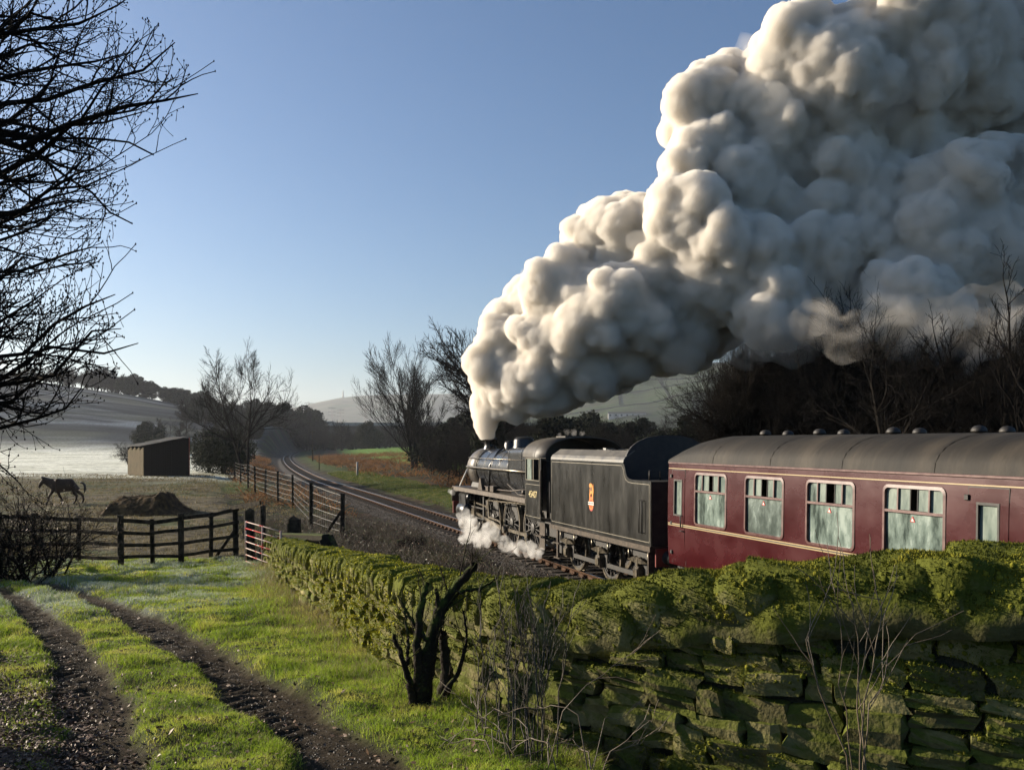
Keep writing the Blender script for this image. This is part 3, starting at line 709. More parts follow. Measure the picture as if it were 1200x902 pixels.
for y in (-9.83, 9.83):
    pr = [(-sx(z), z) for z in (1.07, 1.3, 1.7, 2.2, 2.8, 3.34)] + rp[1:-1][:0]
    e = [(-sx(z), z) for z in (1.07, 1.3, 1.7, 2.2, 2.8)] + [(x_ * .985, z_ - .02) for x_, z_ in arc_pts(1.33, 3.34, 3.34 + .61 * .42)] + [(sx(z), z) for z in (2.8, 2.2, 1.7, 1.3, 1.07)]
    body.add([(a, y, z) for a, z in e], [tuple(range(len(e)))])
bo = body.build('body', maroon, coach); bm = bmesh.new(); bm.from_mesh(bo.data); bmesh.ops.remove_doubles(bm, verts=bm.verts, dist=.0005)
for e in bm.edges: e.smooth = len(e.link_faces) == 2 and e.calc_face_angle(0) < .35
bm.to_mesh(bo.data); bm.free()
# roof with domed ends
rf = MB(); ys_ = [-9.88, -9.8, -9.6, -9.2, -8.7] + list(np.linspace(-8.2, 8.2, 18)) + [8.7, 9.2, 9.6, 9.8, 9.88]; n_p = len(rp)
vv = []
for y in ys_:
    d = max(0, abs(y) - 8.5) / 1.38; drop = 1 - .62 * d ** 2.6
    for x, z in arc_pts(1.35, 3.345, 3.345 + .61 * drop): vv.append((x, y, z))
rf.add(vv, [(i * n_p + j, i * n_p + j + 1, (i + 1) * n_p + j + 1, (i + 1) * n_p + j) for i in range(len(ys_) - 1) for j in range(n_p - 1)], True)
rf.build('roof', croof, coach)
for y in np.arange(-8.0, 8.1, 2.0):
    rb = MB()
    P = arc_pts(1.355, 3.345, 3.962, 16)
    for (xa, za), (xb, zb) in zip(P[:-1], P[1:]): rb.add([(xa, y - .02, za), (xb, y - .02, zb), (xb, y + .02, zb), (xa, y + .02, za)], [(0, 1, 2, 3)], True)
    rb.build('roof_seam', croof, coach)
g = MB()
for s in (-1, 1): g.box(min(s * 1.335, s * 1.375), max(s * 1.335, s * 1.375), -9.8, 9.8, 3.325, 3.362, .006)
g.build('gutter', pinkfr, coach)
def strip(g, y0, y1, z0, z1, side=-1, pr=.004):
    a, b = (sx(z0) + pr) * side, (sx(z1) + pr) * side; i0, i1 = (sx(z0) - .01) * side, (sx(z1) - .01) * side
    vs = [(i0, y0, z0), (i0, y1, z0), (i1, y1, z1), (i1, y0, z1), (a, y0, z0), (a, y1, z0), (b, y1, z1), (b, y0, z1)]
    g.add(vs, [(4, 5, 6, 7), (0, 1, 5, 4), (1, 2, 6, 5), (2, 3, 7, 6), (3, 0, 4, 7)])
for side in (-1, 1):
    g = MB(); strip(g, -9.8, 9.8, 1.985, 2.003, side, .0132); strip(g, -9.8, 9.8, 1.945, 1.963, side, .0132); strip(g, -9.8, 9.8, 3.215, 3.232, side, .0132); g.build('lining', cream, coach)
    g = MB(); strip(g, -9.8, 9.8, 1.964, 1.984, side, .0128); g.build('lining', grime, coach)
# doors, each a proud panel with a dark shut line behind
for i, (a, b, wa, wb, z0, z1) in enumerate(ddef):
    for side in (-1, 1):
        a_, b_, wa_, wb_ = a - S0, b - S0, wa - S0, wb - S0
        g = MB(); 
        for q in ((a_ - .012, a_ + .006), (b_ - .006, b_ + .012)): strip(g, q[0], q[1], 1.12, 3.2, side, .009)
        strip(g, a_, b_, 3.19, 3.205, side, .009); 
        g2 = MB()
        for p0, p1, q0, q1 in ((a_, b_, 1.14, 1.7), (a_, b_, 1.7, z0), (a_, wa_, z0, 2.5), (wb_, b_, z0, 2.5), (a_, wa_, 2.5, z1), (wb_, b_, 2.5, z1), (a_, b_, z1, 3.19)): strip(g2, p0, p1, q0, q1, side, .0085)
        d = g2.build('door', maroon, coach); g.build('shut_line', grime, d)
        f = MB()
        for p0, p1, q0, q1 in ((wa_ - .02, wa_ + .012, z0, z1), (wb_ - .012, wb_ + .02, z0, z1), (wa_ - .02, wb_ + .02, z0 - .025, z0 + .012), (wa_ - .02, wb_ + .02, z1 - .012, z1 + .025)): strip(f, p0, p1, q0, q1, side, .017)
        f.build('window_frame', grime, d)
        pn = MB(); strip(pn, wa_, wb_, z0, z1, side, -.03); pn.build('pane', fog2, d)
        h = MB(); xh = side * (sx(1.95) + .05); yh = a_ + .09
        h.tube([(side * sx(2.1), yh, 2.2), (xh, yh, 2.19), (xh, yh, 1.95), (side * sx(1.8), yh, 1.93)], .014, 6)
        h.tube([(side * (sx(1.85) + .01), a_ + .03, 1.86), (side * (sx(1.85) + .05), a_ + .03, 1.86), (side * (sx(1.85) + .05), a_ + .13, 1.86)], .012, 6); h.build('handle', grime, d)
        hg = MB()
        for zz in (1.35, 2.0, 3.05): hg.box(min(side * 1.34, side * 1.40), max(side * 1.34, side * 1.40), b_ - .015, b_ + .05, zz - .04, zz + .04, .008)
        hg.build('hinges', grime, d)
# saloon windows
def rrect(y0, y1, z0, z1, r, n=4):
    out = []
    for cy_, cz_, a0 in ((y1 - r, z1 - r, 0), (y0 + r, z1 - r, PI / 2), (y0 + r, z0 + r, PI), (y1 - r, z0 + r, 1.5 * PI)):
        for k in range(n + 1): a = a0 + PI / 2 * k / n; out.append((cy_ + r * math.cos(a), cz_ + r * math.sin(a)))
    return out
for wi, (a, b) in enumerate(wins):
    for side in (-1, 1):
        g = MB(); o_ = rrect(a - .035, b + .035, 2.03, 3.165, .11); i_ = rrect(a + .012, b - .012, 2.075, 3.115, .07); n = len(o_)
        vs = [(side * (sx(z) + .014), y, z) for y, z in o_] + [(side * (sx(z) + .018), y, z) for y, z in i_] + [(side * (sx(z) - .01), y, z) for y, z in o_] + [(side * (sx(z) - .05), y, z) for y, z in i_]
        fs = []
        for k in range(n): k2 = (k + 1) % n; fs += [(k, k2, n + k2, n + k), (k, k2, 2 * n + k2, 2 * n + k), (n + k, n + k2, 3 * n + k2, 3 * n + k)]
        g.add(vs, fs, False); strip(g, a, b, 2.745, 2.785, side, .012)
        L = b - a
        for q in (.235, .765): strip(g, a + L * q - .014, a + L * q + .014, 2.785, 3.12, side, .010)
        w = g.build('window', pinkfr, coach)
        p = MB(); strip(p, a, b, 2.07, 2.745, side, -.03); pane = p.build('pane', (fog, fogd, fog, fog)[wi % 4], w)
        p = MB(); strip(p, a, a + L * .235, 2.785, 3.12, side, -.03); p.build('pane', fog2, w)
        p = MB(); strip(p, b - L * .235, b, 2.785, 3.12, side, -.03); p.build('pane', fog2 if wi % 2 else fog, w)
        op = .12 + .03 * (wi % 3)
        for q0, q1 in ((.25, .5 - op / 2), (.5 + op / 2, .75)):
            p = MB(); strip(p, a + L * q0, a + L * q1, 2.79, 3.115, side, -.02); p.build('vent_pane', fog2, w)
            for qq in (q0 + .006, q1 - .006): pass
        fr_ = MB()
        for qq in (.5 - op / 2, .5 + op / 2): strip(fr_, a + L * qq - .01, a + L * qq + .01, 2.79, 3.115, side, -.012)
        fr_.build('vent_edge', grime, w)
        y = (a + b) / 2 + .03; tr = MB(); X = side * (sx(2.66) - .026); tr.prism([(y - .05, 2.62), (y + .05, 2.62), (y, 2.705)], X, X + side * .004, 'x'); tr.build('sticker', red_m, w)
        tr = MB(); X = side * (sx(2.66) - .0215); tr.prism([(y - .026, 2.632), (y + .026, 2.632), (y, 2.676)], X, X + side * .002, 'x'); tr.build('sticker', white_m, w)
g = MB(); g.box(-1.24, 1.24, -9.7, 9.7, 1.1, 1.2); g.box(-.02, .02, -9.6, 9.6, 1.2, 3.3) ; g.build('floor_and_aisle', interior, coach)
g = MB()
for c in wc:
    for s in (-1, 1):
        for dy in (-.93, .93): g.box(min(s * .25, s * 1.22), max(s * .25, s * 1.22), c - S0 + dy - .08, c - S0 + dy + .08, 1.2, 2.45, .03)
g.build('seats', mat('seat_cloth', [(.10, .06, .04), (.16, .11, .08)], scale=20, rough=.9), coach)
# roof ventilators
for s in (16.2, 14.45, 12.5, 10.7, 8.6, 6.8, 4.9, 3.0, 1.2):
    for x in (-.2, .36):
        zt = 3.945 - .06 * abs(x) ** 1.5
        g = MB(); g.lathe((x, s - S0, zt - .02), (0, 0, 1), [(.07, 0), (.07, .04), (.115, .045), (.118, .07), (.10, .11), (.06, .14), (.001, .152)], 14); g.build('roof_ventilator', grime, coach)
# underframe, bogies, steps
g = MB()
for s in (-1, 1): g.box(min(s * 1.12, s * 1.2), max(s * 1.12, s * 1.2), -9.7, 9.7, .82, 1.065); 
for y in np.arange(-6, 6.1, 2): g.box(-1.12, 1.12, y - .05, y + .05, .85, 1.06)
g.tube([(-.9, -5.8, .85), (-.9, -3.6, .45), (-.9, 3.6, .45), (-.9, 5.8, .85)], .035, 6); g.tube([(.9, -5.8, .85), (.9, -3.6, .45), (.9, 3.6, .45), (.9, 5.8, .85)], .035, 6)
g.box(-1.1, -.4, -1.5, 1.0, .38, .85, .02); g.box(-1.05, -.5, 1.6, 2.6, .45, .85, .02); g.build('underframe', grime, coach)
for yb in (7.1, -7.1):
    g = MB()
    for s in (-1, 1):
        g.prism([(yb - 1.75, .62), (yb - 1.75, .48), (yb - .9, .40), (yb + .9, .40), (yb + 1.75, .48), (yb + 1.75, .62), (yb + .9, .74), (yb - .9, .74)], min(s * 1.0, s * 1.06), max(s * 1.0, s * 1.06), 'x')
        for q in (-1.3, 1.3): g.box(min(s * 1.0, s * 1.16), max(s * 1.0, s * 1.16), yb + q - .13, yb + q + .13, .36, .62, .03)
        for q in (-.22, .22): g.lathe((s * 1.1, yb + q, .3), (0, 0, 1), [(.09, 0), (.09, .04), (.06, .05), (.09, .12), (.06, .16), (.09, .22), (.06, .28), (.09, .34)], 10)
    g.box(-1.0, 1.0, yb - .2, yb + .2, .5, .95)
    bg = g.build('bogie', grime, coach)
    for q in (-1.3, 1.3):
        for s in (-1, 1):
            w = MB(); w.lathe((s * .75, yb + q, .457), (s, 0, 0), [(.001, -.07), (.49, -.07), (.49, -.04), (.457, -.03), (.455, .07), (.39, .07), (.36, .02), (.14, .01), (.12, .1), (.001, .1)], 26, sm=False); w.build('wheel', grime, bg)
for s in (-1, 1):
    for d in ddef:
        g = MB(); g.box(min(s * 1.2, s * 1.42), max(s * 1.2, s * 1.42), d[0] - S0 - .1, d[1] - S0 + .1, .93, .97); g.box(min(s * 1.2, s * 1.38), max(s * 1.2, s * 1.38), d[0] - S0 - .1, d[1] - S0 + .1, .52, .56); g.build('footboard', brownsteel, coach)
buffers(coach, 9.83, 1); buffers(coach, -9.83, -1)
for y, s in ((9.83, 1), (-9.83, -1)):
    g = MB(); 
    for k in range(5): a = y + s * (.02 + k * .08); o_ = .0 if k % 2 else .03; g.box(-.48 - o_, .48 + o_, min(a, a + s * .075), max(a, a + s * .075), 1.1, 3.25 + o_, .02)
    g.build('gangway_bellows', grime, coach)

# ---------------------------------------------------------------- tender
tender = empty('locomotive_tender', st(TC, 22.45), TH, 'black lined tender with lion and wheel crest between engine and coach', 'tender')
HL = 3.25
def side_poly(w=0.0):
    top = [(HL, 3.29)]
    return [(-HL, 1.33), (HL, 1.33)] + top + [(-1.72, 3.29), (-1.80, 3.25), (-1.86, 3.15), (-1.90, 3.04), (-1.97, 2.95), (-2.10, 2.90), (-2.3, 2.885), (-HL, 2.885)]
g = MB()
for s in (-1, 1): g.prism(side_poly(), s * 1.30 if s < 0 else 1.27, -1.27 if s < 0 else 1.30, 'x')
g.build('tank_side', tblack, tender, bevel=.006)
g = MB()
for s in (-1, 1):
    pts = [(1.30, 3.292), (1.285, 3.36), (1.24, 3.43), (.98, 3.60), (.96, 3.585), (1.21, 3.41), (1.25, 3.35), (1.265, 3.292)]
    vs = [(s * x, -1.74, z) for x, z in pts] + [(s * x, HL, z) for x, z in pts]; n = len(pts)
    g.add(vs, [tuple(range(n)), tuple(range(n, 2 * n))] + [(i, (i + 1) % n, n + (i + 1) % n, n + i) for i in range(n)])
g.build('inward_sloping_plate', mat('pale_plate', [(0.056, 0.052, 0.044), (0.128, 0.116, 0.096)], scale=3, rough=.38, rough2=.6, bump=.001, bscale=10), tender)  # plate paler than the tank sides
g = MB(); g.box(-1.262, 1.262, -HL + .01, HL - .01, 1.34, 2.87); g.box(-1.2, 1.2, 2.9, 3.2, 1.34, 3.3); g.build('tank', grime, tender)
P = [(-1.26, 2.0)] + [(x, z) for x, z in arc_pts(1.24, 3.2, 3.99, 20)] + [(1.26, 2.0)]
g = MB(); g.add([(x, -1.72, z) for x, z in P] + [(x, -1.66, z) for x, z in P], [tuple(range(len(P))), tuple(range(len(P), 2 * len(P)))] + [(i, i + 1, len(P) + i + 1, len(P) + i) for i in range(len(P) - 1)]); g.build('bulkhead', grime, tender)
g = MB(); g.lathe((.2, -2.5, 2.87), (0, 0, 1), [(.26, 0), (.26, .22), (.28, .22), (.28, .26), (.001, .3)], 20); g.tube([(-.9, -2.4, 2.87), (-.9, -2.4, 3.1), (-.6, -2.4, 3.1), (-.6, -2.4, 2.87)], .02, 6); g.build('water_filler', grime, tender)
g = MB(); rnd = random.Random(21)
for _ in range(260):
    c = Vector((rnd.uniform(-.9, .9), rnd.uniform(-1.5, 2.6), 0)); c.z = 3.25 + .25 * (1 - abs(c.x)) + rnd.uniform(-.05, .06); r = rnd.uniform(.05, .12); q = []
    for k in range(8): q.append(tuple(c + Vector(((1 if k & 1 else -1) * r * rnd.uniform(.6, 1.1), (1 if k & 2 else -1) * r * rnd.uniform(.6, 1.1), (1 if k & 4 else -1) * r * rnd.uniform(.6, 1.1)))))
    g.add(q, [(0, 1, 3, 2), (4, 6, 7, 5), (0, 4, 5, 1), (2, 3, 7, 6), (0, 2, 6, 4), (1, 5, 7, 3)])
g.box(-1.0, 1.0, -1.6, 2.8, 2.8, 3.2); co = g.build('coal', coal_m, tender, kind='stuff')
def line_loop(pts, w, x0, side, m, parent, name='lining'):
    """thin raised line following a closed outline on a vertical side"""
    g = MB(); n = len(pts)
    for i in range(n):
        (ya, za), (yb, zb) = pts[i], pts[(i + 1) % n]; g.obox((x0, ya, za), (x0, yb, zb), .003, w, up=(0, -(zb - za), (yb - ya)))
    return g.build(name, m, parent)
ins = .09
lp = [(-HL + ins, 1.33 + ins), (HL - ins, 1.33 + ins), (HL - ins, 3.22), (-1.66, 3.22), (-1.76, 3.12), (-1.80, 3.0), (-1.88, 2.88), (-2.05, 2.815), (-2.3, 2.80), (-HL + ins, 2.80)]
for s in (-1, 1): line_loop(lp, .016, s * 1.3025, s, tan, tender)
# crest: lion standing over a spoked wheel with a banner across it
def flat(pts, x, th, m, parent, name): g = MB(); g.prism(pts, x, x - th, 'x'); return g.build(name, m, parent)
gold = mat('crest_orange', [(.62, .22, .02)], rough=.5); crest_red = mat('crest_red', [(.50, .06, .035)], rough=.5)
cy0, cz0 = .22, 2.30
crest = flat([(cy0 + .20 * math.cos(a) * .8, cz0 - .17 + .20 * math.sin(a)) for a in np.linspace(0, 2 * PI, 24, endpoint=False)], -1.3015, .003, crest_red, tender, 'crest')
g = MB(); g.lathe((-1.3065, cy0, cz0 - .17), (-1, 0, 0), [(.155, 0), (.155, .003), (.125, .003), (.125, 0)], 24, closed=True, sm=False)
for i in range(8): a = i * PI / 4; g.obox((-1.308, cy0, cz0 - .17), (-1.308, cy0 + .13 * math.cos(a) * .8, cz0 - .17 + .13 * math.sin(a)), .003, .014, up=(0, -math.sin(a), math.cos(a)))
g.build('crest_wheel', gold, crest)
lion = [(-.13, -.05), (-.135, .10), (-.13, .22), (-.10, .30), (-.04, .35), (.03, .37), (.09, .36), (.13, .33), (.135, .28), (.10, .25), (.07, .235), (.10, .20), (.10, .12), (.12, .05), (.115, -.05), (.06, -.05), (.055, .04), (.02, .09), (-.03, .09), (-.06, .04), (-.07, -.05)]
flat([(cy0 + a, cz0 + .02 + b) for a, b in lion], -1.3045, .003, gold, crest, 'crest_lion')
flat([(cy0 - .135, cz0 + .06), (cy0 - .165, cz0 + .20), (cy0 - .15, cz0 + .33), (cy0 - .125, cz0 + .38), (cy0 - .115, cz0 + .36), (cy0 - .135, cz0 + .31), (cy0 - .145, cz0 + .2), (cy0 - .115, cz0 + .08)], -1.3045, .003, gold, crest, 'crest_tail')
flat([(cy0 - .04, cz0 + .19), (cy0 + .03, cz0 + .16), (cy0 + .055, cz0 + .24), (cy0 + .01, cz0 + .30), (cy0 - .04, cz0 + .28)], -1.3078, .003, grime, crest, 'crest_mane')
flat([(cy0 - .19, cz0 - .20), (cy0 + .19, cz0 - .20), (cy0 + .19, cz0 - .12), (cy0 - .19, cz0 - .12)], -1.3115, .003, white_m, crest, 'crest_banner')
def text(body, size, loc, rot, m, parent, name, ext=.002, extra=1.0):
    cu = bpy.data.curves.new(name, 'FONT'); cu.body = body; cu.size = size; cu.extrude = ext; cu.align_x = 'CENTER'; cu.align_y = 'CENTER'; cu.space_character = extra
    o = bpy.data.objects.new(name, cu); COL.objects.link(o); me = bpy.data.meshes.new_from_object(o.evaluated_get(bpy.context.evaluated_depsgraph_get())); bpy.data.objects.remove(o)
    me.name = name; t = link(name, me, m, parent); t.location = loc; t.rotation_euler = rot; return t
text('BRITISH RAILWAYS', .05, (-1.317, cy0, cz0 - .16), (PI / 2, 0, -PI / 2), grime, crest, 'crest_lettering', .001)
g = MB(); xh = -1.36; yh = 19.62 - 22.45
for s in (-1, 1):
    xh = s * 1.37; g.tube([(s * 1.3, yh - .06, 2.4), (xh, yh - .06, 2.41), (xh, yh - .06, 1.62), (s * 1.3, yh - .06, 1.63)], .013, 6); g.tube([(s * 1.3, yh + .08, 2.4), (xh, yh + .08, 2.41), (xh, yh + .08, 1.62), (s * 1.3, yh + .08, 1.63)], .013, 6)
    g.tube([(s * 1.36, HL - .06, 1.5), (s * 1.36, HL - .06, 2.6)], .015, 6)
g.build('handrails', grime, tender)
g = MB()
for s in (-1, 1): g.box(min(s * 1.28, s * 1.34), max(s * 1.28, s * 1.34), -HL, HL, 1.20, 1.33); 
g.box(-1.28, 1.28, -HL, HL, 1.21, 1.325); g.build('footplate', brownsteel, tender)
# outside frames with openings between the axles
for s in (-1, 1):
    g = MB(); x0, x1 = min(s * 1.02, s * 1.06), max(s * 1.02, s * 1.06)
    g.box(x0, x1, -HL, HL, 1.10, 1.2)
    for c in (-2.25, .04, 2.33):
        g.prism([(c - .62, 1.1), (c - .34, .92), (c - .30, .38), (c - .18, .38), (c - .18, .74), (c + .18, .74), (c + .18, .38), (c + .30, .38), (c + .34, .92), (c + .62, 1.1)], x0, x1, 'x')
    g.prism([(-HL, .45), (-HL, 1.1), (-2.87, 1.1), (-2.6, .92), (-2.6, .62), (-2.9, .45)], x0, x1, 'x'); g.prism([(HL, .45), (2.95, .45), (2.7, .62), (2.7, .92), (2.95, 1.1), (HL, 1.1)], x0, x1, 'x')
    g.obox((s * 1.04, -2.0, .5), (s * 1.04, -.2, .5), .04, .12); g.obox((s * 1.04, .3, .5), (s * 1.04, 2.1, .5), .04, .12)
    g.build('frame', grime, tender)
    for c in (-2.25, .04, 2.33):
        g = MB(); xa, xb = min(s * 1.0, s * 1.2), max(s * 1.0, s * 1.2)
        g.box(xa, xb, c - .13, c + .13, .42, .74, .02); g.box(min(s * 1.19, s * 1.23), max(s * 1.19, s * 1.23), c - .10, c + .10, .47, .69, .02)
        ab = g.build('axlebox', steel, tender)
        g = MB()
        for k in range(6): g.prism([(c - .52 + k * .075, .80 + k * .021 + .06), (c, .80 + k * .021), (c + .52 - k * .075, .80 + k * .021 + .06), (c + .52 - k * .075, .815 + k * .021 + .06), (c, .817 + k * .021), (c - .52 + k * .075, .815 + k * .021 + .06)], s * 1.09, s * 1.17, 'x')
        g.box(min(s * 1.08, s * 1.18), max(s * 1.08, s * 1.18), c - .05, c + .05, .74, .96); 
        for q in (-.52, .52): g.cyl((s * 1.13, c + q, .84), (s * 1.13, c + q, 1.15), .022, 8)
        g.build('leaf_spring', steel, ab)
for c in (-2.25, .04, 2.33):
    for s in (-1, 1): wheel(tender, s * .75, c, .648, 12, grime, steel, side=s, hub=.13)
    g = MB(); g.cyl((-.75, c, .648), (.75, c, .648), .09, 12); g.build('axle', grime, tender)
for c in (-1.45, .85, 3.1):
    for s in (-1, 1): g = MB(); g.obox((s * .78, c, 1.0), (s * .78, c - .12, .35), .06, .06); g.box(min(s * .72, s * .84), max(s * .72, s * .84), c - .19, c - .1, .35, .8); g.build('brake_block', grime, tender)
g = MB(); g.box(-1.2, 1.2, -HL - .05, -HL + .0, .85, 1.28); g.build('buffer_beam', mat('beam_red', [(.16, .02, .015)], rough=.5), tender); buffers(tender, -HL - .05, -1)
g = MB(); g.box(-.95, -.80, -HL - .04, -HL + .02, .2, .85, 0); g.box(-1.32, -1.05, -HL + .1, -HL + .5, .40, .44); g.box(-1.32, -1.05, -HL + .1, -HL + .14, .42, 1.2); g.prism([(-HL + .02, .15), (-HL + .42, .15), (-HL + .5, .6), (-HL + .02, .8)], -1.18, -1.14, 'x'); g.build('step', brownsteel, tender)
g = MB(); g.box(-1.22, -1.14, HL - .5, HL - .05, .30, .34); g.box(-1.2, -1.14, HL - .32, HL - .22, .32, 1.2); g.box(-1.24, -1.12, HL - .5, HL - .05, .75, .79); g.build('step', brownsteel, tender)

# ---------------------------------------------------------------- locomotive
loco = empty('steam_locomotive', st(TC, 31.9), TH, 'black steam locomotive with tapered boiler, lined cab and large spoked driving wheels', 'steam locomotive')
def ly(s): return s - 31.9
BZ = 2.74
g = MB(); g.lathe((0, 0, BZ), (0, 1, 0), [(.001, ly(36.75)), (.30, ly(36.73)), (.62, ly(36.66)), (.70, ly(36.6)), (.79, ly(36.56)), (.825, ly(36.5)), (.83, ly(35.25)), (.001, ly(35.2))], 40); sb = g.build('smokebox', mat('smokebox', [(.035, .03, .025), (.10, .085, .065)], scale=3, rough=.42, rough2=.6, bump=.002), loco)
g = MB(); g.lathe((0, 0, BZ), (0, 1, 0), [(.845, ly(35.28)), (.845, ly(35.22))], 40); g.cyl((0, ly(36.7), BZ), (0, ly(36.82), BZ), .05); g.tube([(0, ly(36.8), BZ - .15), (0, ly(36.8), BZ + .2)], .02, 6)
for z in (BZ - .35, BZ + .35): g.obox((-.5, ly(36.69), z), (.2, ly(36.72), z), .03, .05)
g.build('door_fittings', steel, sb)
g = MB(); bp_ = [(.80, ly(35.2)), (.805, ly(34.2)), (.835, ly(32.6)), (.865, ly(31.1))]
g.lathe((0, 0, BZ), (0, 1, 0), bp_, 48); g.build('boiler', bluecl, loco)
g = MB()
for s_, r in ((35.2, .803), (34.2, .809), (33.2, .828), (32.2, .847), (31.2, .867)): g.lathe((0, 0, BZ), (0, 1, 0), [(r, ly(s_) - .03), (r + .008, ly(s_) - .025), (r + .008, ly(s_) + .025), (r, ly(s_) + .03)], 48)
g.build('boiler_bands', black, loco)
# square-topped firebox
def fb(w, zt, zb):
    out = []
    for i in range(7): a = PI / 2 * i / 6; out.append((w - .22 + .22 * math.cos(a), zt - .22 + .22 * math.sin(a)))
    L = out + [(-x, z) for x, z in out[::-1]]; return L + [(-w, zt - .9), (-w * .8, zb), (w * .8, zb), (w, zt - .9)]
A, B_ = fb(.84, 3.60, 1.7), fb(.88, 3.66, 1.7); n = len(A)
g = MB(); g.add([(x, ly(31.1), z) for x, z in A] + [(x, ly(28.02), z) for x, z in B_], [tuple(range(n)), tuple(range(n, 2 * n))] + [(i, (i + 1) % n, n + (i + 1) % n, n + i) for i in range(n)]); g.build('firebox', bluecl, loco, bevel=.01)
g = MB()
for s_ in (31.05, 29.6):
    q = fb(.852 if s_ > 30 else .875, 3.615 if s_ > 30 else 3.645, 1.75); g.add([(x, ly(s_) - .03, z) for x, z in q] + [(x, ly(s_) + .03, z) for x, z in q], [(i, (i + 1) % n, n + (i + 1) % n, n + i) for i in range(n)])
g.build('firebox_bands', black, loco)
g = MB(); g.lathe((0, ly(35.9), BZ), (0, 0, 1), [(.30, .72), (.27, .82), (.235, .9), (.23, 1.14), (.26, 1.16), (.275, 1.20), (.25, 1.24), (.17, 1.24), (.16, .9), (.001, .9)], 28); g.build('chimney', black, loco)
g = MB(); g.lathe((0, ly(31.75), BZ), (0, 0, 1), [(.46, .76), (.42, .85), (.39, .95), (.385, 1.12), (.36, 1.19), (.28, 1.25), (.14, 1.28), (.001, 1.285)], 30); g.build('dome', black, loco)
g = MB(); g.lathe((0, ly(33.3), BZ), (0, 0, 1), [(.30, .76), (.25, .86), (.235, 1.02), (.20, 1.11), (.001, 1.14)], 24); g.tube([(-.2, ly(33.3), 3.65), (-.5, ly(33.3), 3.45), (-.84, ly(33.3), 2.9), (-.86, ly(33.3), 2.0)], .04, 8); g.build('top_feed', black, loco)
g = MB()
for x in (-.14, .14): g.lathe((x, ly(28.9), 3.64), (0, 0, 1), [(.07, 0), (.07, .12), (.09, .13), (.08, .2), (.001, .22)], 14)
g.tube([(.5, ly(28.2), 3.6), (.5, ly(28.2), 3.78)], .03, 8); g.build('safety_valve', steel, loco)
for s in (-1, 1):
    g = MB(); g.tube([(s * .80, ly(36.3), 3.17), (s * .84, ly(34.5), 3.17), (s * .88, ly(28.05), 3.19)], .018, 6)
    for q in (36.2, 34.9, 33.6, 32.2, 30.8, 29.3): g.cyl((s * .68, ly(q), 3.13), (s * .86, ly(q), 3.17), .012, 6)
    g.build('handrail', steel, loco)
g = MB(); g.tube([(-.86, ly(36.4), 2.80), (-.97, ly(36.0), 2.80), (-1.0, ly(31), 2.80), (-1.0, ly(28.05), 2.80)], .045, 8); 
for q in (35, 33, 31, 29.4): g.cyl((-.8, ly(q), 2.75), (-1.0, ly(q), 2.8), .02, 6)
g.build('ejector_pipe', steel, loco)
g = MB(); g.tube([(-.86, ly(36.3), 2.72), (-1.0, ly(37.0), 1.96)], .028, 8); g.tube([(.86, ly(36.3), 2.72), (1.0, ly(37.0), 1.96)], .028, 8); g.build('brace', white_m, loco)
# smokebox saddle, running plate, valance
g = MB(); g.prism([(-.7, 1.2), (.7, 1.2), (.7, 1.9), (.62, 2.15), (-.62, 2.15), (-.7, 1.9)], ly(35.3), ly(36.4), 'y'); g.build('saddle', grime, loco)
g = MB(); g.box(-1.30, 1.30, ly(28.0), ly(37.1), 1.93, 1.965); g.prism([(ly(37.1), 1.93), (ly(37.1), 1.965), (ly(37.3), 1.92), (ly(37.38), 1.8), (ly(37.38), 1.3), (ly(37.35), 1.3), (ly(37.34), 1.78), (ly(37.27), 1.88)], -1.25, 1.25, 'x')
g.build('running_plate', brownsteel, loco)
g = MB(); g.box(-1.31, -1.285, ly(28.0), ly(36.9), 1.80, 1.95); g.box(1.285, 1.31, ly(28.0), ly(36.9), 1.80, 1.95); g.build('valance', mat('valance', [(.06, .045, .035), (.13, .10, .075)], scale=5, rough=.5, bump=.001), loco)
g = MB(); g.box(-1.25, 1.25, ly(37.15), ly(37.22), .82, 1.32); g.build('buffer_beam', MATS['beam_red'], loco); buffers(loco, ly(37.22), 1)
g = MB()
for s in (-1, 1): g.box(min(s * .58, s * .62), max(s * .58, s * .62), ly(26.8), ly(37.1), .75, 1.5)
for q in (27.6, 29.6, 31.8, 34, 36.6): g.box(-.58, .58, ly(q) - .05, ly(q) + .05, .8, 1.5)
g.prism([(ly(28.1), .75), (ly(31), .75), (ly(31), 1.8), (ly(28.1), 1.8)], -.45, .45, 'x'); g.build('frames', grime, loco)
